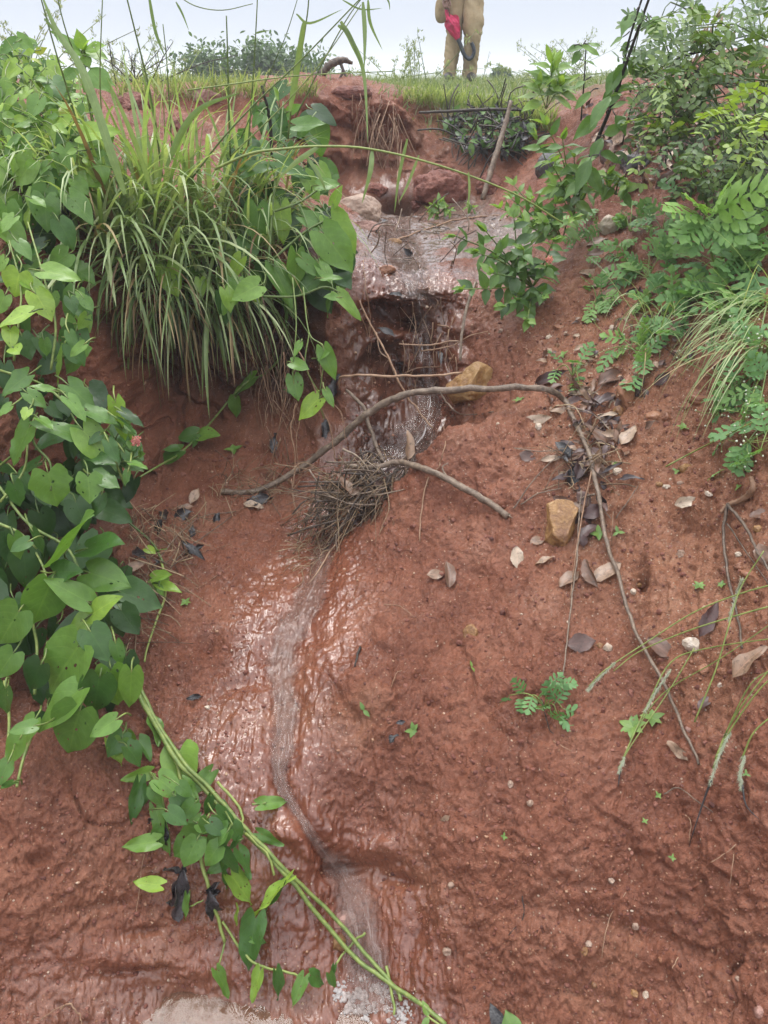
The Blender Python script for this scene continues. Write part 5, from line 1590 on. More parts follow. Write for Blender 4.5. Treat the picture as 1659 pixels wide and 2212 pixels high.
for a in (('seven-leaved green sprout beneath the long dark branch', 1370, 1575, 7, 34), ('four-leaved sprout touching the seven-leaved one', 1408, 1555, 5, 26), ('narrow-leaved sprout beside a black scrap in mid slab', 893, 1577, 5, 18), ('two-leaved sprout below the angular tan stone', 1015, 1444, 2, 14), ('lone green leaf standing by the stream gravel', 785, 1535, 2, 18), ('green sprout tucked behind the stone and the dark branch', 1292, 1157, 4, 22), ('pale two-leaved sprout beside the dark branch', 1335, 1152, 3, 14), ('sprout at the cream pebble under the leaf pile', 1328, 1005, 3, 12), ('tiny sprout near the foot of the undercut wall runner', 505, 975, 4, 22), ('tiny sprout on the gravel below the glossy rust stone', 1478, 927, 5, 16), ('tiny sprout below the orange stone', 1462, 1022, 3, 12),
          ('bright sprout by the rotten wood stub', 1600, 1055, 3, 12), ('seedling patch beside the orange rock', 1510, 1270, 6, 14), ('seedling patch left of the orange rock near the twig', 1560, 1268, 5, 12), ('pair of specks of green low on the slab by a white root', 1420, 1720, 4, 10), ('green speck by the dark cracks low on the slab', 1086, 1808, 4, 9), ('lowest green speck by the fuzzy seed head', 1610, 1675, 3, 10), ('green speck by the awn tip', 1453, 1855, 4, 9), ('tiny grey-green sprig near the hole in the slab', 402, 1305, 6, 14), ('green speck above the silt of the slab', 1392, 1778, 4, 8), ('sprout on the gravelly slope above the arched branch', 1218, 770, 4, 14), ('little rosette on the stones near the glossy rust stone', 1122, 868, 5, 14)):
    sprout(*a)

# ------------------------------------------------------------------ grass stems with woolly seed heads
GH = 'grass stems with woolly seed heads'


def seed_stalk(label, pts, wool=None, awn=None, r=.0016, tint=.8, tn=.6, side=()):
    P0 = [lift(a, b, h) for a, b, h in pts]
    e_ = empty('seed_grass', P0[0], label, 'grass', GH)
    st = MB()
    tube(st, P0, [r, r * .7], n=5, tint=tint, per=6)
    for sd in side:
        tube(st, [lift(a, b, h) for a, b, h in sd], [r * .8, r * .5], n=5, tint=tint * .9, per=5)
    st.build('stem', M['stem'], e_)
    if wool:
        wm = MB()
        W_ = spline([lift(a, b, h) for a, b, h in wool], 16)
        for p in W_:
            for k in range(16):
                d = unit(unit(W_[-1] - W_[0]) * 1.3 + rvec(.55))
                blade(wm, p, d, rnd(.005, .010), .0006, .1, rnd(.4, 1), nseg=2)
        wm.build('seed_head', M['wool'], e_)
    if awn:
        am = MB()
        tube(am, [lift(a, b, h) for a, b, h in awn], [.0022, .0005], n=5, tint=.3, per=6)
        am.build('awn', M['char'], e_)


M['wool'] = leaf_material('seed_wool', [(0, (.16, .20, .11)), (.5, (.32, .36, .25)), (1, (.48, .50, .40))], rough=.8, trans=.2, vein=0)
seed_stalk('uppermost long stem crossing the twigs toward the lobed seedling', [(1700, 1255, .10), (1600, 1282, .10), (1500, 1322, .09), (1400, 1385, .07), (1310, 1445, .05), (1272, 1482, .03)], wool=[(1330, 1430, .055), (1290, 1468, .04), (1272, 1490, .03)], tn=.6)
seed_stalk('long stem running just beneath the uppermost one', [(1700, 1300, .08), (1590, 1330, .09), (1480, 1365, .07), (1380, 1408, .05), (1325, 1450, .03)], tn=.5)
seed_stalk('stem with a silver head pointing up at the frame edge', [(1500, 1560, .02), (1545, 1450, .05), (1575, 1350, .08), (1600, 1270, .10), (1650, 1190, .12)], wool=[(1572, 1345, .08), (1590, 1290, .09), (1602, 1255, .10)])
seed_stalk('stem with silver fuzz beside the yellow stone', [(1345, 1640, .015), (1400, 1520, .04), (1450, 1430, .06), (1530, 1400, .07), (1700, 1375, .09)], wool=[(1450, 1445, .06), (1420, 1490, .05), (1395, 1535, .04)], side=[[(1360, 1600, .02), (1430, 1500, .05), (1560, 1420, .08), (1690, 1330, .1)]])
seed_stalk('leaning pale stem crossing the big brown leaf', [(1545, 1640, .03), (1575, 1570, .05), (1620, 1500, .07), (1700, 1400, .09)], side=[[(1560, 1600, .04), (1620, 1480, .08), (1680, 1440, .09)]])
seed_stalk('stem with a thick silver head and a long black awn', [(1540, 1660, .03), (1570, 1590, .05), (1640, 1490, .08), (1700, 1440, .10)], wool=[(1578, 1580, .05), (1555, 1630, .04), (1535, 1690, .03)], awn=[(1536, 1685, .03), (1520, 1730, .02), (1500, 1790, .012), (1488, 1830, .008)])
seed_stalk('stem with a small silver head and a bent awn at the frame edge', [(1602, 1640, .03), (1630, 1580, .05), (1690, 1530, .07)], wool=[(1608, 1630, .03), (1600, 1665, .025), (1602, 1700, .02)], awn=[(1603, 1695, .02), (1612, 1740, .015), (1640, 1770, .01)])
seed_stalk('thin stem ending in a small hanging head on the clay', [(1500, 1400, .05), (1440, 1500, .04), (1370, 1600, .025), (1335, 1660, .015)], wool=[(1350, 1635, .02), (1338, 1665, .015)], awn=[(1340, 1660, .014), (1335, 1700, .008)], r=.0013)
seed_stalk('grey bowed stem with a slender head arching over the feathery weeds', [(1330, 730, .03), (1350, 680, .09), (1420, 620, .14), (1490, 605, .16), (1600, 625, .16), (1700, 650, .18)], wool=[(1400, 632, .13), (1450, 610, .15), (1520, 606, .16)], r=.0013)
seed_stalk('thin arched stem rising from the litter up the slope', [(1390, 780, .02), (1375, 690, .06), (1330, 620, .10), (1290, 570, .12), (1262, 552, .12)], wool=[(1310, 590, .11), (1280, 562, .12)], r=.0013)
seed_stalk('straight green stem stuck in the bare clay below the flowering weed', [(1438, 1008, .008), (1500, 975, .03), (1560, 945, .05), (1640, 905, .08)], r=.002)
tuft('fine wiry grass spraying over the flowering weeds', [(1640, 700), (1650, 740), (1620, 690), (1655, 660)], 80, (.20, .38), (.002, .0035), (-.75, -.45, .35), .7, (.5, 1.0), dry=.05, spread=.30)
tuft('small arching grass in the feathery weed mat', [(1400, 740), (1410, 700), (1440, 690)], 26, (.12, .26), (.003, .006), (-.3, -.3, .7), .9, (.5, 1.0), dry=.05, spread=.5)
tuft('dry straw tuft hanging below the dark boulder on the slope', [(1480, 330), (1500, 335), (1465, 335)], 60, (.12, .22), (.003, .005), (-.05, -.6, .2), 1.2, (.3, 1), dry=.9, spread=.35)
tuft('straw tuft drooping beside the leaning stick', [(1130, 330), (1145, 340), (1120, 345)], 55, (.12, .25), (.003, .005), (-.1, -.6, .25), 1.2, (.3, 1), dry=.85, spread=.4)
tuft('sparse green grass drooping over the debris heap', [(1060, 300), (1090, 320), (1020, 300), (1150, 300)], 50, (.12, .28), (.004, .007), (-.1, -.6, .4), 1.1, (.3, .9), dry=.25, spread=.5)

# ------------------------------------------------------------------ branches, twigs and roots
GB = 'fallen branches and twigs'
GR = 'bare roots and root hairs'


def twig(label, pts, r, mat='bark', tint=.5, name='twig', group=GB, cat='twig', side=(), n=7, rough=.10, wob=.0, broken=False):
    P0 = [at(p[0], p[1], p[3]) if len(p) > 3 else lift(p[0], p[1], p[2] if len(p) > 2 else .008) for p in pts]
    mb = MB()
    tube(mb, P0, r, n=n, tint=tint, rough=rough, per=7, wob=wob)
    e_ = None
    if side:
        e_ = empty(name, P0[0], label, cat, group)
        mb.build('main_stem', M[mat], e_)
        for sd, r2 in side:
            s2 = MB()
            tube(s2, [at(p[0], p[1], p[3]) if len(p) > 3 else lift(p[0], p[1], p[2] if len(p) > 2 else .008) for p in sd], r2, n=max(5, n - 1), tint=tint + rnd(-.15, .15), rough=rough, per=5, wob=wob)
            s2.build('side_shoot', M[mat], e_)
    else:
        tag(mb.build(name, M[mat]), label, cat, group)


twig('long arched branch spanning the pit and bending down over the slab', [(478, 1062, .012), (555, 1060, .014), (640, 1016, 0, 2.10), (716, 962, 0, 2.10), (775, 908, 0, 2.10), (830, 872, 0, 2.09), (900, 848, 0, 2.07), (1000, 843, 0, 2.04), (1100, 838, 0, 2.01), (1180, 842, 0, 1.97), (1222, 868, .03), (1250, 930, .03), (1276, 990, .035), (1292, 1070, .035), (1310, 1170, .035), (1340, 1260, .03), (1370, 1360, .03), (1420, 1450, .025), (1470, 1560, .018), (1508, 1650, .01)], [.0085, .0095, .0105, .0105, .0095, .0085, .0068, .0058, .0048, .0040, .0034, .0024], tint=.55, name='branch', cat='branch', n=9, wob=.0016,
     side=[([(950, 843, 0, 2.05), (965, 870, 0, 2.03), (990, 892, 0, 2.01), (1025, 896, .02), (1065, 890, .012)], [.0028, .0016]), ([(1232, 880, .03), (1280, 895, .03), (1330, 940, .015)], [.003, .0016]), ([(1285, 1068, .035), (1260, 1075, .02), (1215, 1110, .015)], [.003, .0016]), ([(1290, 1080, .035), (1320, 1120, .02)], [.002, .001])])
twig('thick pale stick with a splintered end lying from the jam onto the slab', [(745, 1006, 0, 1.97), (800, 1010, 0, 1.95), (868, 1000, 0, 1.93), (925, 1016, .030), (985, 1045, .026), (1050, 1082, .022), (1098, 1114, .014)], [.0055, .0070, .0085, .0090, .0090, .0088, .0080], tint=.62, name='branch', cat='branch', n=9, wob=.0015, side=[([(1085, 1106, .018), (1108, 1120, .012)], [.005, .0008]), ([(1080, 1100, .02), (1104, 1112, .016)], [.004, .0006]), ([(965, 1032, .03), (955, 1010, .035), (968, 1000, .035)], [.003, .001])])
twig('leaning stick standing on the silt flat against the debris heap', [(1104, 218, 0, 4.05), (1088, 280, 0, 4.0), (1068, 345, 0, 3.93), (1042, 430, 0, 3.85)], [.008, .012, .014, .012], tint=.62, name='branch', cat='branch', n=8)
twig('thin dark twig jutting level out of the debris heap', [(905, 243, 0, 4.5), (980, 240, 0, 4.45), (1060, 236, 0, 4.4), (1135, 238, 0, 4.4)], [.006, .008, .006], mat='darkstem', tint=.5)
twig('grey curved stick lying in the grass beyond the umbrella bearer', [(1010, 188, 0, 6.4), (1050, 200, 0, 6.2), (1078, 215, 0, 6.0)], [.02, .024, .02], tint=.4)
twig('yellow root stretched level across the pit', [(733, 840, 0, 2.25), (736, 815, 0, 2.22), (780, 811, 0, 2.2), (860, 813, 0, 2.2), (930, 812, 0, 2.2), (1000, 804, 0, 2.22)], [.0034, .0040, .0034], mat='root', tint=.75, name='root', cat='root', group=GR, wob=.0018)
twig('kinked root sagging across the falling water', [(776, 650, 0, 2.45), (800, 700, 0, 2.4), (838, 770, 0, 2.3), (870, 840, 0, 2.22), (905, 890, 0, 2.18), (935, 925, 0, 2.12)], [.0030, .0034, .0026], mat='root', tint=.55, name='root', cat='root', group=GR, wob=.002)
twig('pale upright stick in the shadowed side of the pit', [(1028, 610, 0, 2.5), (1010, 660, 0, 2.42), (998, 720, 0, 2.36), (994, 780, 0, 2.32)], [.0055, .0048, .004], tint=.7, wob=.001)
twig('level forked root below the cave of the waterfall', [(862, 742, 0, 2.42), (920, 746, 0, 2.38), (985, 736, 0, 2.36), (1000, 745, 0, 2.36)], [.0022, .0018], mat='root', tint=.7, name='root', cat='root', group=GR, wob=.0015, side=[([(910, 758, 0, 2.38), (970, 748, 0, 2.36), (1010, 728, 0, 2.36), (1055, 715, 0, 2.38)], [.0024, .0016])])
twig('stout root standing in the pit behind the arched branch', [(748, 842, 0, 2.25), (785, 880, 0, 2.2), (795, 910, 0, 2.17), (812, 960, 0, 2.12), (828, 1000, 0, 2.06)], [.0045, .0065, .0055], tint=.6, name='root', cat='root', group=GR, wob=.0015)
for lb, pts, r, tn in (
        ('long pale root dangling from the bank down past the arched branch', [(640, 750, 0, 2.12), (665, 800, 0, 2.09), (690, 870, 0, 2.07), (712, 920, 0, 2.06), (722, 980, 0, 2.05), (725, 1000, 0, 2.04)], .0026, .6),
        ('root dropping from the dangling leaves to the clay floor', [(640, 870, 0, 2.1), (628, 930, 0, 2.08), (638, 985, 0, 2.06), (632, 1060, 0, 2.02), (645, 1120, .02)], .0024, .65),
        ('twin of thin roots below the lime dangling leaf', [(655, 890, 0, 2.1), (640, 950, 0, 2.08), (648, 1030, 0, 2.05)], .0018, .6),
        ('root curling over the jam toward the floor', [(690, 760, 0, 2.12), (700, 850, 0, 2.08), (735, 890, 0, 2.06), (748, 960, 0, 2.04)], .0014, .7),
        ('dark root strand at the edge of the undercut', [(612, 760, 0, 2.16), (618, 850, 0, 2.12), (600, 930, 0, 2.1), (590, 1000, 0, 2.1)], .0016, .35),
        ('fine root fallen across the lower jam to the stream', [(630, 1035, 0, 2.0), (640, 1100, 0, 1.96), (680, 1150, .03), (695, 1200, .02)], .0013, .75),
        ('thin straw-like root over the waterside of the jam', [(770, 1060, 0, 1.94), (750, 1130, 0, 1.88), (708, 1200, .03), (668, 1262, .012)], .0022, .85),
        ('root hair hooked over the lip of the slab', [(958, 920, .012), (962, 955, .01), (950, 1000, .01), (942, 1020, .006)], .0018, .7),
        ('short light root hanging on the face of the slab', [(925, 1030, .012), (912, 1090, .008), (905, 1170, .006)], .0020, .68),
        ('long wavy white root hair low on the slab', [(1352, 1928, .003), (1320, 1975, .003), (1305, 2030, .003), (1300, 2070, .002)], .0007, .95),
        ('white root hair beside the wavy one near the awn', [(1480, 1760, .004), (1492, 1775, .004), (1488, 1820, .003)], .0008, .9),
        ('bent white root hair under the woolly heads', [(1590, 1825, .003), (1550, 1855, .004), (1535, 1862, .003)], .0008, .9),
        ('short white root hair standing by the pebble group', [(1465, 2068, .003), (1452, 2092, .006)], .0009, 1.0),
        ('pale root hair curving on the bare clay by the hook of straw', [(1585, 1845, .003), (1580, 1880, .003), (1577, 1915, .002)], .0007, .85),
        ('thin pale straw arching on the slab below the stream', [(130, 2180, .004), (150, 2168, .02), (170, 2190, .012), (178, 2212, .006)], .0016, .8),
        ('straw bending from the lower slab to the puddle', [(85, 2205, .004), (120, 2180, .012), (150, 2170, .012)], .0010, .55),
        ('hair-thin root down the lower clay below the black leaves', [(312, 1845, .004), (305, 1880, .003), (300, 1930, .003), (292, 1985, .002)], .0007, .75),
        ('thin root hair on the smooth clay beside the hole', [(498, 1222, .004), (460, 1248, .004), (430, 1268, .003), (395, 1270, .002)], .0009, .65),
        ('dark straw lying near the clay hole of the slab', [(400, 1205, .004), (445, 1190, .006), (500, 1175, .003)], .0010, .5),
        ('thin brown straw on the clay below the fallen dry leaf', [(830, 1305, .004), (865, 1310, .005), (893, 1332, .003)], .0011, .6),
        ('forked root hair below the dark splinter', [(868, 1448, .003), (856, 1455, .004), (845, 1485, .002)], .0008, .75),
        ('yellowish root lying across the silt flat', [(850, 520, .01), (920, 495, .015), (985, 475, .015), (1050, 468, .01), (1110, 465, .01)], .0035, .7),
        ('root strand hanging on the far red wall', [(868, 300, .02), (862, 360, .03), (858, 400, .04), (862, 440, .02)], .004, .7),
        ('second root strand against the far red wall', [(800, 210, .02), (795, 250, .04), (790, 300, .04)], .0025, .6),
        ('thin root dangling over the left side of the waterfall', [(785, 560, .02), (790, 620, .03), (800, 690, .03), (795, 760, .03)], .0018, .6),
        ('straight thin root over the silt lip', [(880, 520, .01), (900, 560, .01), (915, 600, .02), (950, 660, .02)], .0018, .45)):
    twig(lb, pts, [r, r * .75], mat='root', tint=tn, name='root', cat='root', group=GR, n=5, wob=r * .7)
for lb, pts, r, tn, mt in (
        ('thin vertical twig hanging beside the brown stone toward the lobed seedling', [(1256, 1060, .04), (1250, 1130, .035), (1248, 1190, .03), (1238, 1270, .02), (1228, 1350, .015), (1218, 1440, .012), (1208, 1495, .008)], .0026, .55, 'bark'),
        ('reddish straight twig leaning on the brown stone', [(1282, 1000, .04), (1262, 1090, .04), (1245, 1190, .03), (1232, 1290, .015)], .0024, .45, 'root'),
        ('forked dark twig propped at the slope edge, longer arm', [(1572, 1088, .03), (1562, 1150, .03), (1570, 1230, .025), (1590, 1310, .02), (1604, 1400, .01)], .0036, .35, 'bark'),
        ('forked dark twig propped at the slope edge, arm toward the frame', [(1572, 1088, .03), (1610, 1140, .03), (1645, 1205, .03), (1680, 1260, .03)], .0036, .4, 'bark'),
        ('bare grey twig lying in the leaf pile under the arched branch', [(1110, 968, .01), (1170, 975, .02), (1245, 968, .02)], .0016, .6, 'bark'),
        ('thin twig slanting out of the leaf pile', [(1110, 1098, .008), (1150, 1040, .02), (1200, 990, .025), (1240, 975, .02)], .0018, .55, 'bark'),
        ('dry twig below the leaf pile pointing down to the slab', [(1125, 1090, .008), (1165, 1065, .012), (1215, 1055, .015)], .0018, .65, 'bark'),
        ('short straight twig across the gravelly slope', [(1330, 1120, .006), (1358, 1080, .010), (1378, 1050, .008)], .0016, .6, 'bark'),
        ('red upright twig behind the brown stone', [(1325, 1105, .04), (1322, 1150, .03), (1322, 1180, .01)], .0016, .3, 'root'),
        ('dark splinter embedded upright in mid slab', [(778, 1398, .006), (772, 1420, .01), (766, 1440, .006)], .0030, .25, 'darkstem'),
        ('thin dark twig crossing behind the forked pair', [(1570, 1130, .03), (1610, 1190, .025), (1660, 1260, .02)], .0016, .3, 'bark'),
        ('thin twig over the dark litter at the vine foot', [(375, 1215, .03), (410, 1180, .025), (440, 1160, .02), (500, 1115, .01)], .0022, .4, 'bark'),
        ('straw-coloured twig arched at the vine foot', [(345, 1205, .04), (390, 1150, .03), (440, 1115, .02), (510, 1105, .01)], .0018, .6, 'bark'),
        ('little black twig lying by the dry grey leaf in mid slab', [(1170, 1510, .006), (1185, 1570, .006), (1195, 1585, .004)], .0012, .3, 'darkstem'),
        ('thin straw on the clay beneath the lobed seedling', [(1195, 1600, .003), (1215, 1612, .004), (1235, 1622, .003)], .0009, .7, 'root'),
        ('brown straw lying on the slab beside the seed head', [(1435, 1715, .004), (1465, 1702, .006), (1505, 1730, .006), (1540, 1755, .004)], .0013, .5, 'bark'),
        ('cracked dark rootlet low on the slab', [(1128, 1935, .004), (1130, 1980, .004), (1098, 2020, .003)], .0011, .2, 'darkstem'),
        ('dead twig standing in the left bank vines', [(588, 340, 0, 2.75), (582, 260, 0, 2.74), (575, 225, 0, 2.73), (566, 185, 0, 2.72)], .006, .25, 'darkstem'),
        ('pale twig tip leaning over the slope litter', [(1262, 860, .03), (1295, 840, .02), (1318, 800, .015)], .0016, .5, 'bark'),
        ('dark stick lying in the leaf litter of the upper slope', [(1450, 400, .03), (1465, 370, .05), (1478, 335, .06)], .006, .2, 'darkstem')):
    twig(lb, pts, [r, r * .8, r * .6], mat=mt, tint=tn, n=6, wob=r * .35)
twig('gnarled dead stump with a crooked arm on the top of the far bank', [(690, 190, 0, 4.85), (695, 165, 0, 4.85), (712, 140, 0, 4.85), (740, 130, 0, 4.85), (762, 136, 0, 4.85)], [.024, .018, .019, .017, .008], tint=.3, name='dead_stump', cat='stump', group=None, n=10, rough=.16, side=[([(735, 134, 0, 4.85), (745, 160, 0, 4.83), (758, 185, 0, 4.8)], [.009, .006]), ([(705, 150, 0, 4.85), (685, 158, 0, 4.85), (668, 160, 0, 4.86)], [.009, .004]), ([(742, 150, 0, 4.84), (735, 168, 0, 4.83), (728, 182, 0, 4.8)], [.008, .004])])
twig('orange rotten root stub under the flowering weed', [(1622, 1030, .03), (1626, 1055, .02), (1605, 1078, .015), (1575, 1090, .02), (1556, 1108, .02)], [.004, .007, .006, .004], mat='root', tint=.45, name='root', cat='root', group=GR, n=8, rough=.15)


# ------------------------------------------------------------------ stones
GST = 'stones lying on the clay'


def stone(label, px, py, wpx, hpx, mat, seed, sink=.25, yaw=None, sub=3, name='stone', cat='stone', group=GST, cuts=7, depth=None, lift_=0., flat=False, rough=.085):
    p, n = hit(px, py + hpx * .15)
    s_ = pxsize(p)
    V, F_ = stone_shape(sub, seed, cuts, rough)
    V = V / np.abs(V).max(0)
    wx, hz = wpx * s_ * .5, hpx * s_ * .5
    dy = depth if depth else min(wx, hz) * 1.0
    vd = unit(p - CAMP)
    right = unit(np.cross(vd, UP))
    up = np.cross(right, vd)
    back = vd
    P = p + n * (hz * .26 - sink * dy) + back * lift_
    W_ = P + V[:, :1] * wx * right + V[:, 1:2] * hz * up + V[:, 2:3] * dy * back
    mb = MB()
    mb.add(W_, f3=F_, tint=random.Random(seed).uniform(.35, .65))
    o = mb.build(name, M[mat], flat=False)
    tag(o, label, cat, group)
    return o


for i, a in enumerate((
        ('large ochre stone wedged at the rim of the pit behind the arched branch', 1022, 822, 118, 104, 'ochre', .15),
        ('upright brown stone standing behind the thin vertical twigs', 1214, 1128, 70, 124, 'ochre', .1),
        ('broad tan rock at the left end of the silt flat', 775, 447, 120, 72, 'tan', .2),
        ('dark grey boulder under the leaning stick side of the slope', 1185, 352, 52, 78, 'grey', .2),
        ('dark grey boulder half buried under the leaf litter', 1372, 345, 80, 44, 'grey', .3),
        ('smooth pinkish boulder on the left skyline', 440, 207, 78, 40, 'pink', .2),
        ('glossy rust-brown long stone among the dead leaves', 1352, 846, 44, 88, 'rust', .15),
        ('cream stone perched high on the leafy slope', 1316, 484, 46, 52, 'cream', .2),
        ('small rust stone in the shallow water above the fall', 836, 582, 42, 26, 'rust', .2),
        ('flat ochre stone in the middle of the silt flat', 846, 520, 46, 16, 'ochre', .3),
        ('pale slab of stone at the left of the silt flat', 790, 486, 90, 26, 'pink', .3),
        ('orange-red rock by the seedlings at the frame edge', 1620, 1243, 52, 32, 'rust', .2),
        ('yellow stone under the grass stems', 1500, 1388, 52, 34, 'cream', .25),
        ('crumbly rust stone below the yellow one', 1520, 1440, 34, 28, 'rust', .3),
        ('rounded orange stone alone on the bare clay of the slope', 1480, 1008, 32, 28, 'ochre', .3),
        ('white egg-shaped pebble below the pale dead leaf', 1161, 920, 19, 18, 'cream', .1),
        ('cream and orange pebble under the leaf pile', 1334, 1016, 22, 18, 'cream', .2),
        ('upright cream pebble beside the wiry grass', 1530, 744, 13, 20, 'cream', .1),
        ('flat rust stone under the flowering weed', 1508, 862, 52, 24, 'rust', .3),
        ('flat dark red stone in the gravel', 1412, 896, 42, 26, 'rust', .3),
        ('small dark red stone beside the flat one', 1442, 898, 28, 20, 'rust', .3),
        ('orange block below the glossy rust stone', 1334, 886, 26, 30, 'ochre', .2),
        ('greyish white pebble at the frame-side of the white dead leaf', 1532, 1064, 19, 14, 'cream', .2),
        ('white pebble above the white dead leaf', 1440, 1050, 18, 14, 'cream', .2),
        ('orange pebble touching the white one', 1424, 1044, 16, 12, 'ochre', .2),
        ('tan pebble between white pebble and orange stone', 1470, 1042, 15, 14, 'tan', .2),
        ('orange pebble beneath the forked twig', 1638, 1140, 23, 18, 'ochre', .2),
        ('angular ochre stone set in mid slab', 1018, 1358, 36, 40, 'ochre', .55),
        ('pinkish rock under the running water near the puddle', 742, 1984, 66, 46, 'pink', .6),
        ('orange stone under the water between the two vine stems', 734, 2034, 36, 42, 'ochre', .4),
        ('tan pebble high in the lower clay beside the straw bundle', 1102, 1692, 14, 18, 'tan', .3),
        ('tan flat pebble on the clay left of the root hairs', 1146, 1733, 18, 15, 'tan', .3),
        ('tan stone chip in the pebbly streak', 1322, 1900, 17, 14, 'tan', .3),
        ('white pebble lowest on the slab', 1395, 2147, 14, 17, 'cream', .2),
        ('orange pebble beside the lowest white one', 1370, 2144, 18, 16, 'ochre', .3),
        ('tan pebble above the dark hollow of the lower clay', 1373, 1997, 15, 18, 'tan', .3),
        ('tan stone pair member, upper, low on the slab', 1270, 2036, 20, 15, 'tan', .4),
        ('brown stone pair member, lower, low on the slab', 1262, 2052, 18, 20, 'ochre', .4),
        ('tan stone at the foot of the gravelly rill', 966, 2052, 22, 20, 'tan', .3),
        ('rust pebble by the white standing root hair', 1425, 2071, 18, 14, 'rust', .3),
        ('tan pebble low by the picture frame', 1594, 2113, 14, 12, 'tan', .3),
        ('pinkish stone at the lowest frame corner', 1640, 2182, 22, 26, 'pink', .4),
        ('light orange pebble under the clay bulge', 1283, 2125, 13, 13, 'ochre', .3),
        ('tan pebble just above the seedling pair of the vine stem', 974, 1910, 15, 15, 'tan', .4),
        ('white chip on the clay beneath the hole of the slab', 447, 1527, 13, 11, 'cream', .2),
        ('tan chip beside the white one beneath the hole', 452, 1511, 9, 8, 'tan', .2),
        ('buff stone in the gravel under the mauve leaf', 1312, 1395, 22, 20, 'cream', .3),
        ('orange gravel stone under the purple leaf tip', 1295, 1392, 20, 14, 'ochre', .3),
        ('tan stone under the leaf roll of the gully edge', 1366, 1276, 18, 16, 'cream', .3),
        ('orange stone beside the cavity in the slab', 1380, 1262, 14, 10, 'ochre', .3),
        ('buff stone on the slope above the forked twig', 1470, 1194, 22, 20, 'tan', .3),
        ('rust stone next to the orange-red rock', 1598, 1222, 34, 26, 'rust', .3),
        ('small yellow stone above the orange-red rock', 1595, 1196, 16, 14, 'cream', .3),
        ('rust lump beneath the big brown leaf', 1560, 1448, 24, 18, 'rust', .3),
        ('buff stone at the base of the leaning pale stem', 1556, 1478, 14, 16, 'cream', .3),
        ('rust chip in the gravel under the long dark branch', 1436, 1552, 14, 12, 'rust', .3),
        ('pink pebble by the seven-leaved sprout', 1486, 1574, 18, 16, 'pink', .3),
        ('rust stone on the gravelly slope above the pit', 1206, 705, 24, 14, 'rust', .3),
        ('white pebble on the gravelly slope above the pit', 1186, 728, 15, 13, 'cream', .2),
        ('tan pebble on the slope above the pit, next to the rust one', 1084, 714, 15, 10, 'tan', .2),
        ('orange pebble in gravel above the leaf pile', 1205, 745, 14, 14, 'ochre', .2),
        ('cream pebble in gravel under the feathery weed mat', 1325, 706, 18, 14, 'cream', .2),
        ('rust stone under the feathery weed mat', 1332, 652, 26, 20, 'rust', .3))):
    stone(*a[:6], seed=20 + i * 7, sink=a[6], sub=4 if a[3] > 60 else 3, cuts=9 if a[3] > 30 else 6)

# clods fallen from the walls
GC = 'clods of red earth'
for i, (lb, px, py, w_, h_) in enumerate((('big red clod resting on the silt flat under the far wall', 950, 402, 120, 92), ('red clod leaning on the far wall beside the leaning stick', 1062, 392, 70, 60), ('red clod at the foot of the far wall by the small cave', 815, 405, 50, 36), ('red clod on the left slope beneath the pink boulder', 385, 268, 60, 40), ('broken red clod on the left skyline by the bare bush', 285, 220, 80, 60), ('red clod at the mouth of the small cave', 905, 440, 44, 28), ('red clod on the crest of the far wall', 760, 195, 90, 34), ('red lump crumbled on the crest above the slope herbs', 1330, 215, 60, 40))):
    stone(lb, px, py, w_, h_, 'clod', 300 + i * 11, .25, name='earth_clod', cat='clod', group=GC, sub=4, cuts=4, rough=.16)

# gravel: too many and too small to count
mb = MB()
r_ = np.random.default_rng(21)


def gravel_density(px, py):
    d = .10
    d += 1.1 * math.exp(-(((px - 1350) / 170) ** 2 + ((py - 860) / 170) ** 2)) + .9 * math.exp(-(((px - 1500) / 110) ** 2 + ((py - 1420) / 120) ** 2)) + .9 * math.exp(-(((px - 1420) / 60) ** 2 + ((py - 880) / 60) ** 2))
    d += .8 * math.exp(-(((px - 660) / 90) ** 2 + ((py - 1545) / 35) ** 2)) + .5 * math.exp(-(((px - 190) / 110) ** 2 + ((py - 1940) / 30) ** 2)) + .35 * math.exp(-(((px - 1200) / 260) ** 2 + ((py - 1980) / 140) ** 2)) + .5 * math.exp(-(((px - 960) / 70) ** 2 + ((py - 1960) / 90) ** 2)) + .5 * math.exp(-(((px - 340) / 90) ** 2 + ((py - 430) / 40) ** 2)) + .7 * math.exp(-(((px - 1200) / 130) ** 2 + ((py - 730) / 70) ** 2)) + .5 * math.exp(-(((px - 1230) / 130) ** 2 + ((py - 1010) / 130) ** 2))
    return d


cnt = 0
while cnt < 4200:
    px, py = r_.uniform(0, 1659), r_.uniform(380, 2212)
    if r_.random() > gravel_density(px, py) or px < 260 and py < 1650:
        continue
    p, n = hit(px, py)
    if p[1] > 4:
        continue
    sz = pxsize(p) * min(.7 + r_.exponential(.85), 4.2)
    k = r_.integers(0, 10)
    V = STN[k] if 'STN' in globals() else None
    if V is None:
        STN = [stone_shape(1, 900 + q, 4, .05)[0] for q in range(10)]
        V = STN[k]
    q = V * sz * r_.uniform(.7, 1.25, 3)
    mb.add(p + n * sz * .05 + q, f3=ICO[1][1], tint=float(np.clip(r_.normal(.5, .28), 0, 1)))
    cnt += 1
M['gravel'] = plain_material('mixed_gravel', [(0, (.17, .065, .035)), (.4, (.30, .130, .070)), (.75, (.38, .22, .13)), (1, (.52, .40, .30))], rough=.45, scale=120, bump=.4, coat=.15)
o = mb.build('gravel', M['gravel'])
tag(o, 'fine orange and cream gravel scattered over the clay', 'gravel', kind='stuff')

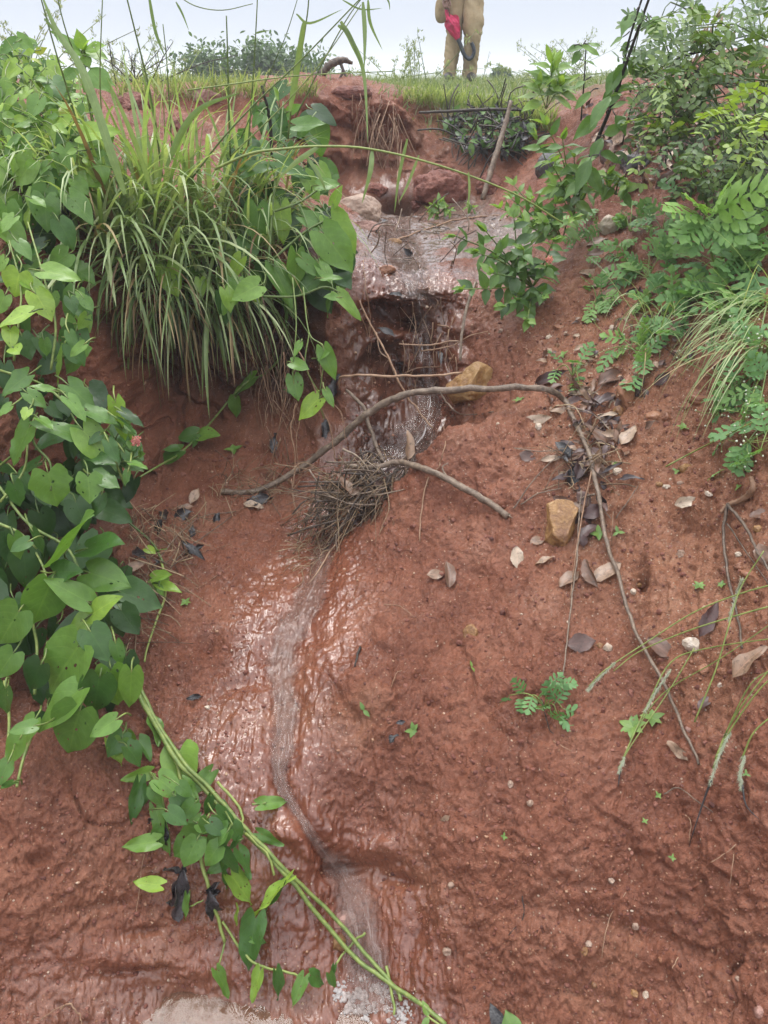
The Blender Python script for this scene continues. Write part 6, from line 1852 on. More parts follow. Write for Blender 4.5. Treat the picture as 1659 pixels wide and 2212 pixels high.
# crumbs of the same clay
mb = MB()
cnt = 0
while cnt < 7000:
    px, py = r_.uniform(0, 1659), r_.uniform(620, 2212)
    if px < 260 and py < 1600 or abs(px - 650) < 110 and py > 1100 and r_.random() < .8:
        continue
    if perlin(np.array([px / 90., py / 60., 3.]), 1.0) < r_.uniform(-.35, .3):
        continue
    p, n = hit(px, py)
    if p[1] > 3.2:
        continue
    sz = pxsize(p) * min(1.0 + r_.exponential(1.3), 6.5)
    mb.add(p + n * sz * -.15 + STN[r_.integers(0, 10)] * sz * r_.uniform(.7, 1.3, 3), f3=ICO[1][1], tint=float(np.clip(r_.normal(.5, .2), 0, 1)))
    cnt += 1
tag(mb.build('clay_crumbs', M['clod']), 'small crumbs of red clay lying on the slope', 'soil crumbs', kind='stuff')

# ------------------------------------------------------------------ dead leaves
GD = 'dead leaves lying on the clay'


def dead(label, px, py, L_, W_, ang, tone, h=.012, curl=.15, fold=.25, tilt=.25, group=GD, ragged=.15, y=None, twist=0.):
    p = lift(px, py, h) if y is None else at(px, py, y)
    _q, n = hit(px, py)
    s_ = pxsize(p)
    vd = unit(p - CAMP)
    right = unit(np.cross(vd, UP))
    up = np.cross(right, vd)
    d = right * math.cos(R(ang)) + up * math.sin(R(ang))
    nn = unit(n * (1 - tilt) + -vd * tilt + rvec(.22))
    d = unit(d - nn * (d @ nn) * .8)
    mb = MB()
    f = 1 / max(.55, math.sqrt(max(0.0, 1 - (d @ vd) ** 2)))
    leaf(mb, p - d * L_ * s_ * .5 * f, d, nn, L_ * s_ * f, W_ * s_, 'dry', fold=fold, curl=curl, wav=.05, tint=tone, nu=7, nv=11, ragged=ragged, twist=twist)
    tag(mb.build('dead_leaf', M['dead']), label, 'dead leaf', group)


for a in (
        ('pale brown dead leaf beside the coral flower herb', 1280, 590, 56, 26, 12, .72), ('pale grey dead leaf just below the pale brown one by the coral flower', 1302, 608, 44, 24, 30, .82), ('grey-brown dead leaf above the pale pair by the coral flower', 1332, 577, 58, 24, 8, .6), ('grey dead leaf on the slope below the pale pair', 1312, 636, 46, 26, 40, .66), ('dark purple dead leaf under the feathery weed mat', 1388, 650, 50, 26, -40, .16), ('dark dead leaf in the shade below the feathery weed mat', 1410, 708, 46, 26, 60, .12), ('reddish dark dead leaf above the budding weed', 1426, 748, 50, 24, 75, .26),
        ('dark curled dead leaf beside the pale feathery weed', 1182, 815, 58, 26, 25, .2, .02, .5, .6), ('brown dead leaf tucked under the dark curled one', 1208, 832, 46, 22, 10, .34), ('long tan dead leaf lying between the curled leaf and the glossy stone', 1258, 842, 66, 26, 22, .62), ('big brown dead leaf standing over the glossy stone', 1322, 812, 66, 40, 50, .40, .03, .4, .6), ('wet purple dead leaf leaning on the glossy stone', 1310, 858, 62, 26, 70, .10, .03, .3, .5), ('purple and cream dead leaf on the far side of the glossy stone', 1372, 838, 54, 34, 65, .14, .03, .3, .3), ('mauve dead leaf hanging at the budding weed stalks', 1430, 818, 42, 24, 50, .2, .03), ('torn yellowish dead leaf beside the purple leaf', 1276, 853, 30, 22, 10, .84), ('purple-brown dead leaf under the bend of the arched branch', 1242, 866, 48, 24, 18, .28), ('long pale tan dead leaf above the white egg pebble', 1154, 908, 80, 26, 20, .86, .010, .05), ('pale dead leaf bridging the arched branch bend', 1188, 884, 42, 28, 70, .78), ('pale tan dead leaf right under the arched branch', 1212, 886, 46, 22, 5, .72), ('orange-brown flat dead leaf under the glossy stone', 1282, 872, 54, 18, 10, .55), ('dark brown dead leaf in the leaf pile, uppermost', 1272, 918, 52, 30, -70, .18, .02), ('long brown dead leaf with a pale rib across the leaf pile', 1302, 942, 100, 34, -48, .42, .03), ('tan half leaf standing on the gravel beside the leaf pile', 1357, 938, 52, 36, 85, .80, .012, .1, .15), ('purple dead leaf between the pile and the orange block', 1312, 902, 50, 24, 60, .15, .02), ('brown dead leaf low in the leaf pile against the branch', 1246, 978, 48, 28, 40, .24, .02), ('blackish dead leaf at the left of the leaf pile', 1228, 962, 40, 26, -30, .10), ('wet purple dead leaf hanging from the leaf pile', 1256, 1006, 62, 30, 75, .10, .03, .3, .5), ('dark dead leaf under the wet purple one', 1240, 1024, 44, 26, 30, .16), ('brown dead leaf with curled margin at the pile foot', 1296, 1016, 54, 28, -35, .40, .02, .4), ('brown dead leaf across the branch in the pile', 1284, 978, 44, 28, 10, .30, .03), ('pale tan dead leaf at the end of the grey twig', 1190, 990, 44, 16, 15, .84), ('mauve dead leaf flat on the clay at the twig end', 1140, 986, 38, 28, -20, .32, .006, .05, .1), ('mauve-grey dead leaf above the brown stone', 1222, 1086, 60, 24, -15, .36, .015), ('brown dead leaf on the shoulder of the brown stone', 1262, 1078, 44, 30, -40, .3, .02), ('dark dead leaf behind the brown stone and the branch', 1282, 1104, 50, 34, 40, .22, .02), ('red-brown dead leaf in the notch between stone and branch', 1268, 1146, 52, 32, 70, .2, .02), ('violet dead leaf tip below the red-brown one', 1260, 1168, 26, 22, -80, .2, .015),
        ('cream dead leaf hanging upright on the clay', 1117, 1204, 48, 32, -80, .92, .012, .1, .15), ('orange curled dead leaf above the cream one', 1160, 1166, 34, 26, 40, .58, .015, .5), ('tan dead leaf beside the cream one', 1176, 1208, 46, 20, 40, .76), ('grey-brown dead leaf folded upright on mid slab', 970, 1238, 62, 30, 85, .45, .02, .2, .8), ('grey dead leaf pressed into the clay next to the folded one', 943, 1240, 42, 26, 20, .62, .004, 0, .05), ('spotted brown dead leaf below the stone by the twig', 1230, 1248, 56, 36, 70, .56, .012, .1, .2), ('rolled brown dead leaf beside the spotted one', 1276, 1238, 64, 30, -45, .46, .02, .1, 1.1), ('large pale brown dead leaf under the long branch', 1312, 1232, 70, 46, 60, .68, .015, .15, .15), ('violet-grey dead leaf flat in the hollow under the twig', 1256, 1388, 62, 44, 20, .30, .008, .05, .1), ('mauve-brown dead leaf at the long branch, in the gravel', 1428, 1398, 66, 42, -25, .40, .012, .2, .3), ('purple dead leaf upright among the woolly stems', 1532, 1338, 86, 34, 75, .24, .025, .15, .3), ('big tan dead leaf at the frame edge with dark spots', 1612, 1426, 98, 50, 65, .64, .03, .2, .25), ('small purple dead leaf near the seed heads', 1522, 1516, 40, 26, 70, .24), ('translucent pale dead leaf half sunk in the clay', 1464, 1622, 56, 26, -20, .78, .003, 0, .05), ('white crumpled dead leaf on the bare slope', 1484, 1084, 52, 26, 20, .98, .012, .3, .5), ('brown dead leaf in the corner above the orange-red rock', 1646, 1196, 46, 34, -60, .5, .015), ('brown dead leaf at the frame by the forked twig', 1640, 1110, 40, 30, 20, .4, .015), ('tan dead leaf chip on the lower clay', 962, 1768, 24, 14, 50, .80, .004, 0, .1),
        ('pale tan dead leaf in the black litter of the clay floor', 548, 1090, 44, 22, -20, .82, .015), ('orange dead leaf at the foot of the undercut wall', 402, 1094, 34, 16, 10, .56, .02), ('tan dead leaf among straw at the vine foot', 420, 1070, 40, 22, 60, .74, .03), ('orange-brown dead leaf lodged at the vine foot', 292, 1222, 50, 22, 15, .62, .03),
        ('curled brown dead leaf sticking up in the upper litter', 1362, 400, 56, 24, 15, .42, .03, .4), ('dark dead leaf under the low shrub branch', 1408, 296, 46, 26, 20, .26, .03), ('tan dead leaf bunched beneath the low shrub', 1440, 290, 50, 28, -10, .72, .03), ('long brown dead leaf beside the dark stick in the litter', 1440, 385, 60, 26, 50, .34, .03), ('pale dead leaf over the half-buried grey boulder', 1335, 300, 52, 26, 10, .74, .03), ('greyish dead leaf in the litter by the canes', 1310, 295, 46, 22, 30, .66, .03), ('brown dead leaf at the upper edge of the litter', 1370, 280, 46, 24, -15, .5, .03), ('tan curled dead leaf low in the litter', 1395, 312, 46, 20, 5, .8, .03, .5), ('brown dead leaf in the litter under the seed pods', 1490, 300, 50, 28, 30, .4, .03), ('pale dead leaf caught under the shrub stem', 1530, 320, 48, 24, -20, .7, .03), ('brown dead leaf below the cream stone', 1290, 545, 44, 22, 25, .42, .02), ('grey dead leaf curled below the canes', 1290, 520, 50, 24, 40, .6, .02), ('dark dead leaf beside the tallest feathery weed', 1500, 640, 46, 26, 30, .16, .02), ('reddish dead leaf under the white-dotted weed', 1490, 470, 44, 24, 70, .3, .03)):
    dead(*a)
for lb, px, py, L_, W_, ang, tn, y in (('tan dead leaf caught upright at the corner of slab and jam', 886, 962, 62, 30, 80, .74, 1.97), ('orange-brown dead leaf plastered on the front of the jam', 744, 1040, 66, 26, 95, .55, 1.90), ('yellow-brown dead leaf tip in the jam', 770, 1060, 34, 16, 30, .66, 1.89), ('dark red dead leaf inside the jam', 820, 1042, 26, 14, 20, .3, 1.92)):
    dead(lb, px, py, L_, W_, ang, tn, y=y, tilt=.6, curl=.3, fold=.5)
mb = MB()
for px, py in rand_in([(1260, 230), (1400, 170), (1659, 150), (1659, 470), (1560, 440), (1420, 420), (1300, 380)], 420):
    p = lift(px, py, rnd(.004, .03))
    leaf(mb, p, rvec() + np.array((0, -.4, -.1)), view_n(p, .3, .8, .3), rnd(.03, .08), rnd(.014, .03), 'dry', fold=.5, curl=.25, wav=.06, tint=rnd(.05, 1), ragged=.3)
for px, py in rand_in([(1150, 760), (1330, 620), (1500, 620), (1500, 760), (1350, 900), (1320, 1040), (1200, 1040), (1240, 860)], 190):
    p = lift(px, py, rnd(.003, .015))
    leaf(mb, p, rvec() + np.array((0, -.4, -.1)), view_n(p, .3, .8, .3), rnd(.016, .050), rnd(.009, .020), 'dry', fold=.5, curl=.25, wav=.06, tint=rnd(.05, 1), ragged=.3)
for px, py in rand_in([(1140, 850), (1290, 800), (1420, 880), (1350, 1030), (1270, 1160), (1215, 1080), (1210, 960)], 48):
    p = lift(px, py, rnd(.003, .03))
    leaf(mb, p, rvec() + np.array((0, -.4, -.1)), view_n(p, .45, .65, .35), rnd(.03, .065), rnd(.013, .026), 'dry', fold=.5, curl=.25, wav=.06, tint=float(np.clip(random.gauss(.3, .22), 0, 1)), ragged=.35)
tag(mb.build('leaf_litter', M['dead']), 'crumbled leaf litter covering the upper slope', 'leaf litter', kind='stuff')
# black rotten leaves
GB2 = 'black rotten leaves'
for i, (lb, px, py, L_, W_, ang) in enumerate((('shiny black rotten leaf in the litter at the vine foot', 395, 1112, 44, 26, 20), ('black rotten leaf strip hanging over the clay edge', 412, 1158, 50, 12, 65), ('black rotten leaf fragment below the strip', 418, 1188, 48, 12, 25), ('black rotten clump in front of the undercut wall', 560, 1080, 60, 24, 10), ('black rotten scrap on the clay floor', 468, 1118, 26, 14, 60), ('black rag of leaf hanging by the pit roots', 722, 830, 60, 20, 80), ('second black rag under the pit roots', 702, 925, 44, 18, 80), ('black leaf speck below the small sprout', 850, 1595, 26, 16, 50), ('charred flake of leaf on the pale clay patch', 420, 1506, 36, 12, 0), ('bluish black leaf scrap touching the narrow sprout', 866, 1560, 22, 10, 10), ('black leaf rag at the arched branch foot', 590, 970, 70, 14, 85))):
    p = lift(px, py, .014)
    s_ = pxsize(p)
    vd = unit(p - CAMP)
    right = unit(np.cross(vd, UP))
    up = np.cross(right, vd)
    mb = MB()
    d = right * math.cos(R(ang)) + up * math.sin(R(ang))
    leaf(mb, p - d * L_ * s_ * .5, d, unit(-vd + rvec(.3)), L_ * s_, W_ * s_ * 1.3, 'dry', fold=.7, curl=.15, wav=.14, tint=rnd(.2, .9), nu=7, nv=11, ragged=.4, twist=.6)
    tag(mb.build('rotten_leaf', M['char']), lb, 'dead leaf', GB2)

# ------------------------------------------------------------------ driftwood jam in the channel
e_ = empty('debris_jam', at(780, 1090, 1.9), 'jam of dry straw, twigs and roots packed in the channel beside the slab', 'debris')
sw, tw, lf = MB(), MB(), MB()
poly = [(725, 1000), (800, 985), (885, 990), (872, 1050), (820, 1100), (760, 1130), (705, 1110), (690, 1050)]
for k, (px, py) in enumerate(rand_in(poly, 210)):
    Y = float(np.interp(py, [985, 1130], [2.0, 1.86])) + rnd(-.05, .03)
    p = at(px, py, Y)
    a = R(random.gauss(232, 24) if random.random() < .55 else rnd(120, 330))
    d = unit(np.array((math.cos(a), -.35, math.sin(a) * .8)) + rvec(.22))
    ln = rnd(.04, .19)
    m1 = p + d * ln * .5 + rvec(.009)
    tube(sw if k % 5 else tw, [p - d * ln * .2, m1, p + d * ln + np.array((0, 0, -.02))], rnd(.0007, .0016) if k % 5 else rnd(.0016, .0034), n=4, tint=rnd(.0, .72), per=3)
for px, py in rand_in([(650, 1060), (760, 1000), (880, 1000), (860, 1080), (760, 1130), (660, 1120)], 34):
    p = at(px, py, float(np.interp(py, [985, 1130], [1.98, 1.86])) + rnd(-.06, .02))
    a = R(rnd(0, 360))
    d = unit(np.array((math.cos(a), rnd(-.5, .3), math.sin(a) * .55)))
    ln = rnd(.06, .16)
    tube(tw, [p - d * ln * .5, p + rvec(.012), p + d * ln * .5], [rnd(.002, .0042), .0014], n=5, tint=rnd(0, .9), per=4, rough=.1)
for px, py in rand_in([(640, 1150), (720, 1130), (730, 1180), (690, 1215), (650, 1230)], 70):
    p = lift(px, py, rnd(.005, .04))
    d = unit(np.array((rnd(-.9, -.1), -.5, rnd(-.6, .2))) + rvec(.3))
    ln = rnd(.04, .10)
    tube(sw, [p, p + d * ln * .5 + rvec(.008), p + d * ln], rnd(.0006, .0013), n=4, tint=rnd(.2, 1), per=3)
for px, py in rand_in([(770, 1010), (860, 1020), (850, 1070), (790, 1110), (740, 1090)], 60):
    p = at(px, py, float(np.interp(py, [985, 1130], [1.99, 1.86])))
    a = R(random.gauss(205, 30))
    blade(sw, p, np.array((math.cos(a), -.4, math.sin(a) * .6)), rnd(.06, .14), rnd(.003, .006), .6, rnd(.1, .9), nseg=6)
for px, py in rand_in(poly, 16):
    p = at(px, py, float(np.interp(py, [985, 1130], [1.98, 1.85])))
    leaf(lf, p, rvec() + np.array((-.4, -.4, -.3)), view_n(p), rnd(.03, .06), rnd(.012, .022), 'dry', fold=.6, curl=.2, tint=rnd(.1, .6), ragged=.3)
for k in range(26):
    px, py = rnd(700, 880), rnd(1000, 1060)
    p = at(px, py, float(np.interp(py, [985, 1130], [1.96, 1.84])))
    q = lift(px - rnd(10, 80), py + rnd(60, 170), rnd(.005, .03))
    tube(sw, [p, (p + q) / 2 + rvec(.015) + UP * .01, q], [rnd(.001, .0018), .0006], n=5, tint=rnd(.3, 1), per=5, wob=.001)
sw.build('straws', M['straw'], e_)
tw.build('twigs', M['bark'], e_)
lf.build('leaves', M['dead'], e_)

GL2 = 'heaps of plant litter'


def litter(label, poly, n, ln, r, cen, sp, green=0, dark=0, h=(.005, .05), mat='straw', name='litter_heap', yfun=None):
    e2 = empty(name, lift(*poly[0], 0), label, 'litter', GL2)
    sw, gl, dl = MB(), MB(), MB()
    for px, py in rand_in(poly, n):
        p = lift(px, py, rnd(*h))
        d = unit(np.array(cen) + rvec(sp))
        l2 = rnd(*ln)
        tube(sw, [p, p + d * l2 * .5 + rvec(l2 * .08), p + d * l2 - UP * l2 * .15], rnd(*r), n=4, tint=rnd(0, 1), per=3)
    for px, py in rand_in(poly, green):
        p = lift(px, py, rnd(*h) * 1.4)
        leaf(gl, p, rvec() + np.array((0, -.5, .2)), view_n(p), rnd(.04, .08), rnd(.02, .035), 'ovate', tint=rnd(.1, .6))
    for px, py in rand_in(poly, dark):
        p = lift(px, py, rnd(*h))
        leaf(dl, p, rvec() + np.array((0, -.4, -.3)), view_n(p), rnd(.04, .08), rnd(.02, .035), 'dry', fold=.6, curl=.3, tint=rnd(.1, .9), ragged=.4)
    sw.build('straws', M[mat], e2)
    if green:
        gl.build('green_leaves', M['herb'], e2)
    if dark:
        dl.build('rotten_leaves', M['char'], e2)


litter('heap of blackened weeds and twigs on the far bank under the level twig', [(965, 250), (1040, 232), (1140, 245), (1160, 300), (1090, 330), (1000, 320), (960, 285)], 170, (.10, .28), (.002, .005), (0, -.4, .1), .7, green=130, dark=150, h=(.01, .12), mat='darkstem')
litter('straw and rootlets along the foot of the vine beside the slab', [(270, 1090), (400, 1080), (430, 1110), (380, 1200), (330, 1300), (300, 1400), (280, 1380), (270, 1200)], 190, (.05, .16), (.0006, .0015), (.4, -.4, -.4), .6, dark=5, h=(.005, .06))
litter('fine straw bundle at the root of the undercut wall', [(430, 1040), (520, 1010), (640, 1000), (660, 1060), (560, 1090), (440, 1080)], 90, (.05, .13), (.0006, .0013), (.2, -.3, .2), .7, h=(.003, .03))
litter('hanging rootlets under the grass lip of the undercut', [(560, 660), (620, 670), (650, 760), (630, 950), (580, 980), (560, 800)], 110, (.10, .32), (.0006, .0018), (0, -.2, -1.0), .25, h=(.01, .10), mat='root')
litter('twig litter inside the leaf pile under the branch', [(1200, 960), (1290, 930), (1320, 1020), (1260, 1070), (1210, 1040)], 60, (.05, .14), (.0006, .0016), (.2, -.4, -.1), .7, dark=4, h=(.004, .03))
litter('thin dry roots hanging from the far wall crest', [(760, 200), (870, 200), (860, 300), (790, 290)], 60, (.10, .30), (.0012, .0025), (0, -.4, -1.0), .3, h=(.02, .08), mat='root')

litter('thin wet twigs and rootlets stranded on the silt flat', [(770, 480), (900, 460), (1060, 470), (1120, 520), (1000, 580), (880, 600), (780, 570)], 46, (.08, .26), (.0012, .003), (.3, -.5, 0), .7, dark=5, h=(.003, .02), mat='bark')
litter('small roots and black scraps stuck in the waterfall wall', [(770, 620), (860, 640), (980, 640), (1000, 760), (900, 860), (790, 820)], 40, (.05, .18), (.0008, .002), (0, -.4, -.9), .4, dark=5, h=(.01, .05), mat='root')
# ------------------------------------------------------------------ meadow on top
mb = MB()
r_ = np.random.default_rng(31)
n_b = 0
while n_b < 15000:
    y = 4.75 + r_.exponential(2.4)
    if y > 16:
        continue
    x = r_.uniform(-.62, .62) * (y * .9 + .6)
    if y < 5.5 and x < .05 + .12 * math.sin(y * 9) and r_.random() < .93:
        continue
    if x < -.9 and y < 6 and r_.random() < .7:
        continue
    z = drop(x, y)[2] if y < 12 else float(height(np.array([x]), np.array([y]))[0])
    s_ = .6 + .05 * y
    d = np.array((r_.normal() * .4, r_.normal() * .4, 1.0))
    blade(mb, (x, y, z - .01), d, r_.uniform(.035, .115) * s_ * (1 + .5 * float(perlin(np.array((x * .8, y * .5, 2.)), 1.0))), r_.uniform(.004, .008) * s_ * 1.1, r_.uniform(.2, 1.1), float(r_.uniform(0, 1)), nseg=3, face=np.array((0, -1., 0)))
    n_b += 1
for px, py in rand_in([(880, 205), (1000, 215), (1160, 235), (1200, 260), (1180, 290), (1000, 240), (870, 225)], 900):
    p, n = hit(px, py)
    blade(mb, p, np.array((rnd(-.4, .4), -.4, .8)), rnd(.05, .14), rnd(.004, .007), rnd(.3, 1.2), rnd(0, 1), nseg=3)
for px, py in rand_in([(250, 200), (500, 190), (680, 195), (690, 215), (500, 215), (260, 225)], 500):
    p, n = hit(px, py)
    blade(mb, p, np.array((rnd(-.5, .5), -.3, .8)), rnd(.05, .16), rnd(.004, .007), rnd(.3, 1.2), rnd(.2, 1), nseg=3)
o = mb.build('meadow_grass', M['meadow'])
tag(o, 'short pale green grass covering the top of the bank', 'grass', kind='stuff')

# airy weeds and a bare bush on the skyline
GA = 'airy weeds on the skyline'


def airy(label, px, py, top_px, Y, n, tone=.5, mat='meadow', spread=.10, bare=False, name='airy_weed', group=GA, cat='weed'):
    base = at(px, py, Y)
    b0 = drop(base[0], base[1]) if Y < 12 else base
    e2 = empty(name, b0, label, cat, group)
    st, hd = MB(), MB()
    H = at(px, top_px, Y)[2] - b0[2]
    for k in range(n):
        q = b0 + np.array((random.gauss(0, spread * .4), random.gauss(0, spread * .4), 0))
        t = q + np.array((random.gauss(0, spread * 1.6), random.gauss(0, spread), H * rnd(.65, 1.05)))
        P = tube(st, [q, (q + t) / 2 + rvec(.02), t], [.004, .0015], n=4, tint=rnd(.2, .8), per=5)
        for j in range(9):
            i = random.randrange(len(P) // 3, len(P))
            dd = unit(P[i] - P[i - 1] + rvec(.6))
            e3 = P[i] + dd * H * rnd(.06, .16)
            tube(st, [P[i], (P[i] + e3) / 2 + UP * .01, e3], .0012, n=3, tint=rnd(.2, .8), per=2)
            if not bare:
                for m in range(7):
                    f = P[i] + (e3 - P[i]) * rnd(.3, 1.1) + rvec(.008)
                    leaf(hd, f, UP + rvec(.6), rvec(), rnd(.014, .03), rnd(.005, .010), 'lance', tint=rnd(.3, 1), nu=3, nv=4)
    st.build('stem', M['stem'] if not bare else M['darkstem'], e2)
    if hd.n:
        hd.build('leaves', M[mat], e2)


airy('tall airy weed with seed sprays beside the standing person', 905, 185, 70, 7.2, 6)
airy('smaller airy weed beyond the person toward the dead stump', 868, 185, 110, 7.8, 4)
airy('faint airy weed rising beyond the slope, behind the small distant bush', 1215, 175, 70, 10.5, 9, spread=.25)
airy('faint airy weeds behind the leafy canes', 1255, 170, 60, 8.5, 7, spread=.2)
airy('thin dead weed stalk leaning right behind the knees of the person', 1035, 175, 110, 11.5, 2, bare=True, spread=.05)
airy('airy weed thicket over the pale vine at the picture corner', 60, 150, 15, 5.5, 7, spread=.2)
airy('airy weed beyond the bare bush', 310, 190, 75, 7.0, 6, spread=.2)
airy('airy weed cluster left of the far tree', 250, 190, 90, 6.0, 7, spread=.25)
airy('low weeds along the crest toward the far tree', 400, 190, 130, 8.0, 8, spread=.5)
airy('low weeds along the crest right of the person', 1120, 190, 140, 8.5, 10, spread=.5)
airy('low weeds in front of the standing person', 1010, 195, 165, 8.0, 6, spread=.3)
airy('low weeds between stump and person', 830, 190, 140, 7.5, 8, spread=.4)
airy('leafless thorny bush on the left skyline', 300, 205, 95, 4.9, 12, bare=True, spread=.16, name='bare_bush', group=None, cat='bush')


# ------------------------------------------------------------------ far tree and bush in the mist
def far_tree(label, px, top, bot, wpx, Y, nl, name, lsz, tone, group=None):
    b0 = at(px, bot, Y)
    b0[2] = float(height(np.array([b0[0]]), np.array([min(Y, 30.)]))[0])
    tip = at(px, top, Y)
    s_ = pxsize(tip)
    H, Wd = tip[2] - b0[2], wpx * s_ * .5
    e2 = empty(name, b0, label, 'tree', group)
    tr, cr = MB(), MB()
    r2 = np.random.default_rng(int(px))
    tube(tr, [b0 - UP * .1, b0 + np.array((.05, 0, H * .3)), b0 + np.array((0, 0, H * .6))], [.05 * H, .025 * H], n=7, tint=.4)
    cl = []
    for k in range(34):
        a = r2.uniform(-1, 1)
        c = b0 + np.array((a * Wd * .92, r2.uniform(-.6, .6) * Wd, H * (.25 + .62 * r2.uniform(0, 1) * math.sqrt(max(.05, 1 - a * a * .85)))))
        cl.append(c)
        tube(tr, [b0 + UP * H * .2, (b0 + c) / 2 + UP * H * .1, c], [.016 * H, .005 * H], n=5, tint=.4, per=4)
    for c in cl:
        R_ = Wd * r2.uniform(.14, .26)
        for k in range(nl):
            q = c + RNG.normal(size=3) * R_ * np.array((.75, .75, .45))
            leaf(cr, q, rvec() + np.array((0, 0, -.3)), UP + rvec(.6), lsz * rnd(.7, 1.3), lsz * .5, 'oblong', fold=.1, curl=.2, wav=0, tint=rnd(*tone), nu=3, nv=4)
    tr.build('trunk', M['darkstem'], e2)
    cr.build('crown', M['shrub'], e2)


far_tree('rounded dark tree in the mist beyond the left bank', 552, 92, 200, 300, 17.0, 120, 'round_tree', .10, (.0, .5))
far_tree('small lone bush in the mist right of the person', 1080, 145, 185, 36, 22.0, 30, 'round_tree', .09, (.0, .4))


# ------------------------------------------------------------------ the person with the umbrella
PY = 9.5
PB = at(990, 186, PY)
PB[2] = float(height(np.array([PB[0]]), np.array([PY]))[0])
GZ = PB[2]


def ppx(px, py, dy=0.):
    """A pixel of the figure to a place relative to the figure's base."""
    return at(px, py, PY + dy) - PB


per = empty('person', PB, 'person in khaki trousers standing on the crest with a folded red umbrella in one hand', 'person')


def skin_mesh(name, joints, bones, mat, parent, levels=2):
    me = bpy.data.meshes.new(name)
    keys = list(joints)
    me.from_pydata([tuple(float(c) for c in joints[k][:3]) for k in keys], [(keys.index(a), keys.index(b)) for a, b in bones], [])
    o = bpy.data.objects.new(name, me)
    COL.objects.link(o)
    md = o.modifiers.new('skin', 'SKIN')
    md.use_smooth_shade = True
    for i, k in enumerate(keys):
        r = joints[k][3]
        me.skin_vertices[0].data[i].radius = r if isinstance(r, tuple) else (r, r)
    me.skin_vertices[0].data[0].use_root = True
    s2 = o.modifiers.new('subsurf', 'SUBSURF')
    s2.levels = s2.render_levels = levels
    dg = bpy.context.evaluated_depsgraph_get()
    m2 = bpy.data.meshes.new_from_object(o.evaluated_get(dg))
    o.modifiers.clear()
    o.data = m2
    m2.materials.clear()
    m2.materials.append(mat)
    m2.polygons.foreach_set('use_smooth', np.ones(len(m2.polygons), dtype=bool))
    o.parent = parent
    return o


M['skin'] = plain_material('brown_skin', [(0, (.16, .075, .050)), (.5, (.27, .140, .095)), (1, (.36, .20, .14))], rough=.5, scale=14, bump=.1)
M['khaki'] = plain_material('khaki_cloth', [(0, (.24, .165, .085)), (.5, (.42, .31, .18)), (1, (.52, .41, .26))], rough=.85, scale=10, bump=.25, bdist=.01, spec=.15)
M['shirt'] = plain_material('light_cloth', [(0, (.35, .36, .36)), (1, (.55, .56, .56))], rough=.85, scale=12, bump=.2, spec=.15)
M['red'] = plain_material('red_umbrella_cloth', [(0, (.30, .004, .040)), (.5, (.62, .012, .090)), (1, (.78, .04, .15))], rough=.5, scale=16, bump=.3, bdist=.01)
M['black'] = plain_material('black_plastic', [(0, (.018, .020, .026)), (1, (.050, .055, .070))], rough=.32, scale=20, bump=.05)
M['hair'] = plain_material('black_hair', [(0, (.008, .007, .006)), (1, (.03, .025, .02))], rough=.5, scale=60)
M['shoe'] = plain_material('dark_shoe', [(0, (.02, .016, .013)), (1, (.06, .045, .035))], rough=.5, scale=30)

hipz = .93
sh = 1.43
kneeL, kneeR = ppx(979, 112), ppx(1019, 106, -.06)
ankL, ankR = ppx(970, 180), ppx(1013, 178, .02)
ankL[2], ankR[2] = .09, .09
kneeL[2], kneeR[2] = .50, .51
hipL, hipR = np.array((-.10, 0, .88)) + np.array((.02, 0, 0)), np.array((.11, 0, .88)) + np.array((.02, 0, 0))
wrR = ppx(957, -14, -.10)          # the hand that holds the umbrella (left in the picture)
wrL = ppx(1030, -22, .02)
J = {
    'pelvis': (.02, 0, .94, (.155, .115)), 'waist': (.02, 0, 1.08, (.135, .10)), 'chest': (.02, -.01, 1.28, (.165, .115)), 'neckb': (.02, 0, 1.45, (.07, .065)), 'neck': (.02, -.005, 1.50, .055), 'head': (.02, -.015, 1.60, (.078, .092)), 'crown': (.02, -.005, 1.70, (.062, .072)),
    'hipL': (*hipL, .085), 'kneeL': (*kneeL, .058), 'ankL': (*ankL, .040), 'toeL': (ankL[0] - .04, ankL[1] - .17, .045, (.042, .026)),
    'hipR': (*hipR, .085), 'kneeR': (*kneeR, .058), 'ankR': (*ankR, .040), 'toeR': (ankR[0] + .02, ankR[1] - .18, .045, (.042, .026)),
    'shR': (-.17, 0, 1.42, .055), 'elR': (-.235, -.01, 1.13, .042), 'wrR': (*wrR, .028),
    'shL': (.21, 0, 1.42, .055), 'elL': (.285, .04, 1.13, .042), 'wrL': (*wrL, .028),
}
B = [('pelvis', 'waist'), ('waist', 'chest'), ('chest', 'neckb'), ('neckb', 'neck'), ('neck', 'head'), ('head', 'crown'), ('pelvis', 'hipL'), ('hipL', 'kneeL'), ('kneeL', 'ankL'), ('ankL', 'toeL'), ('pelvis', 'hipR'), ('hipR', 'kneeR'), ('kneeR', 'ankR'), ('ankR', 'toeR'), ('chest', 'shR'), ('shR', 'elR'), ('elR', 'wrR'), ('chest', 'shL'), ('shL', 'elL'), ('elL', 'wrL')]
HAND_R = ppx(962, 8, -.17)
HAND_L = ppx(1027, -2, 0)


def add_hand(key, wr, pts):
    """Palm and five finger chains, each finger a chain of three joints."""
    for nm, chain, r in pts:
        prev = wr
        for i, p in enumerate(chain):
            k = f'{key}{nm}{i}'
            J[k] = (*p, r * (1 - .14 * i))
            B.append((prev, k))
            prev = k


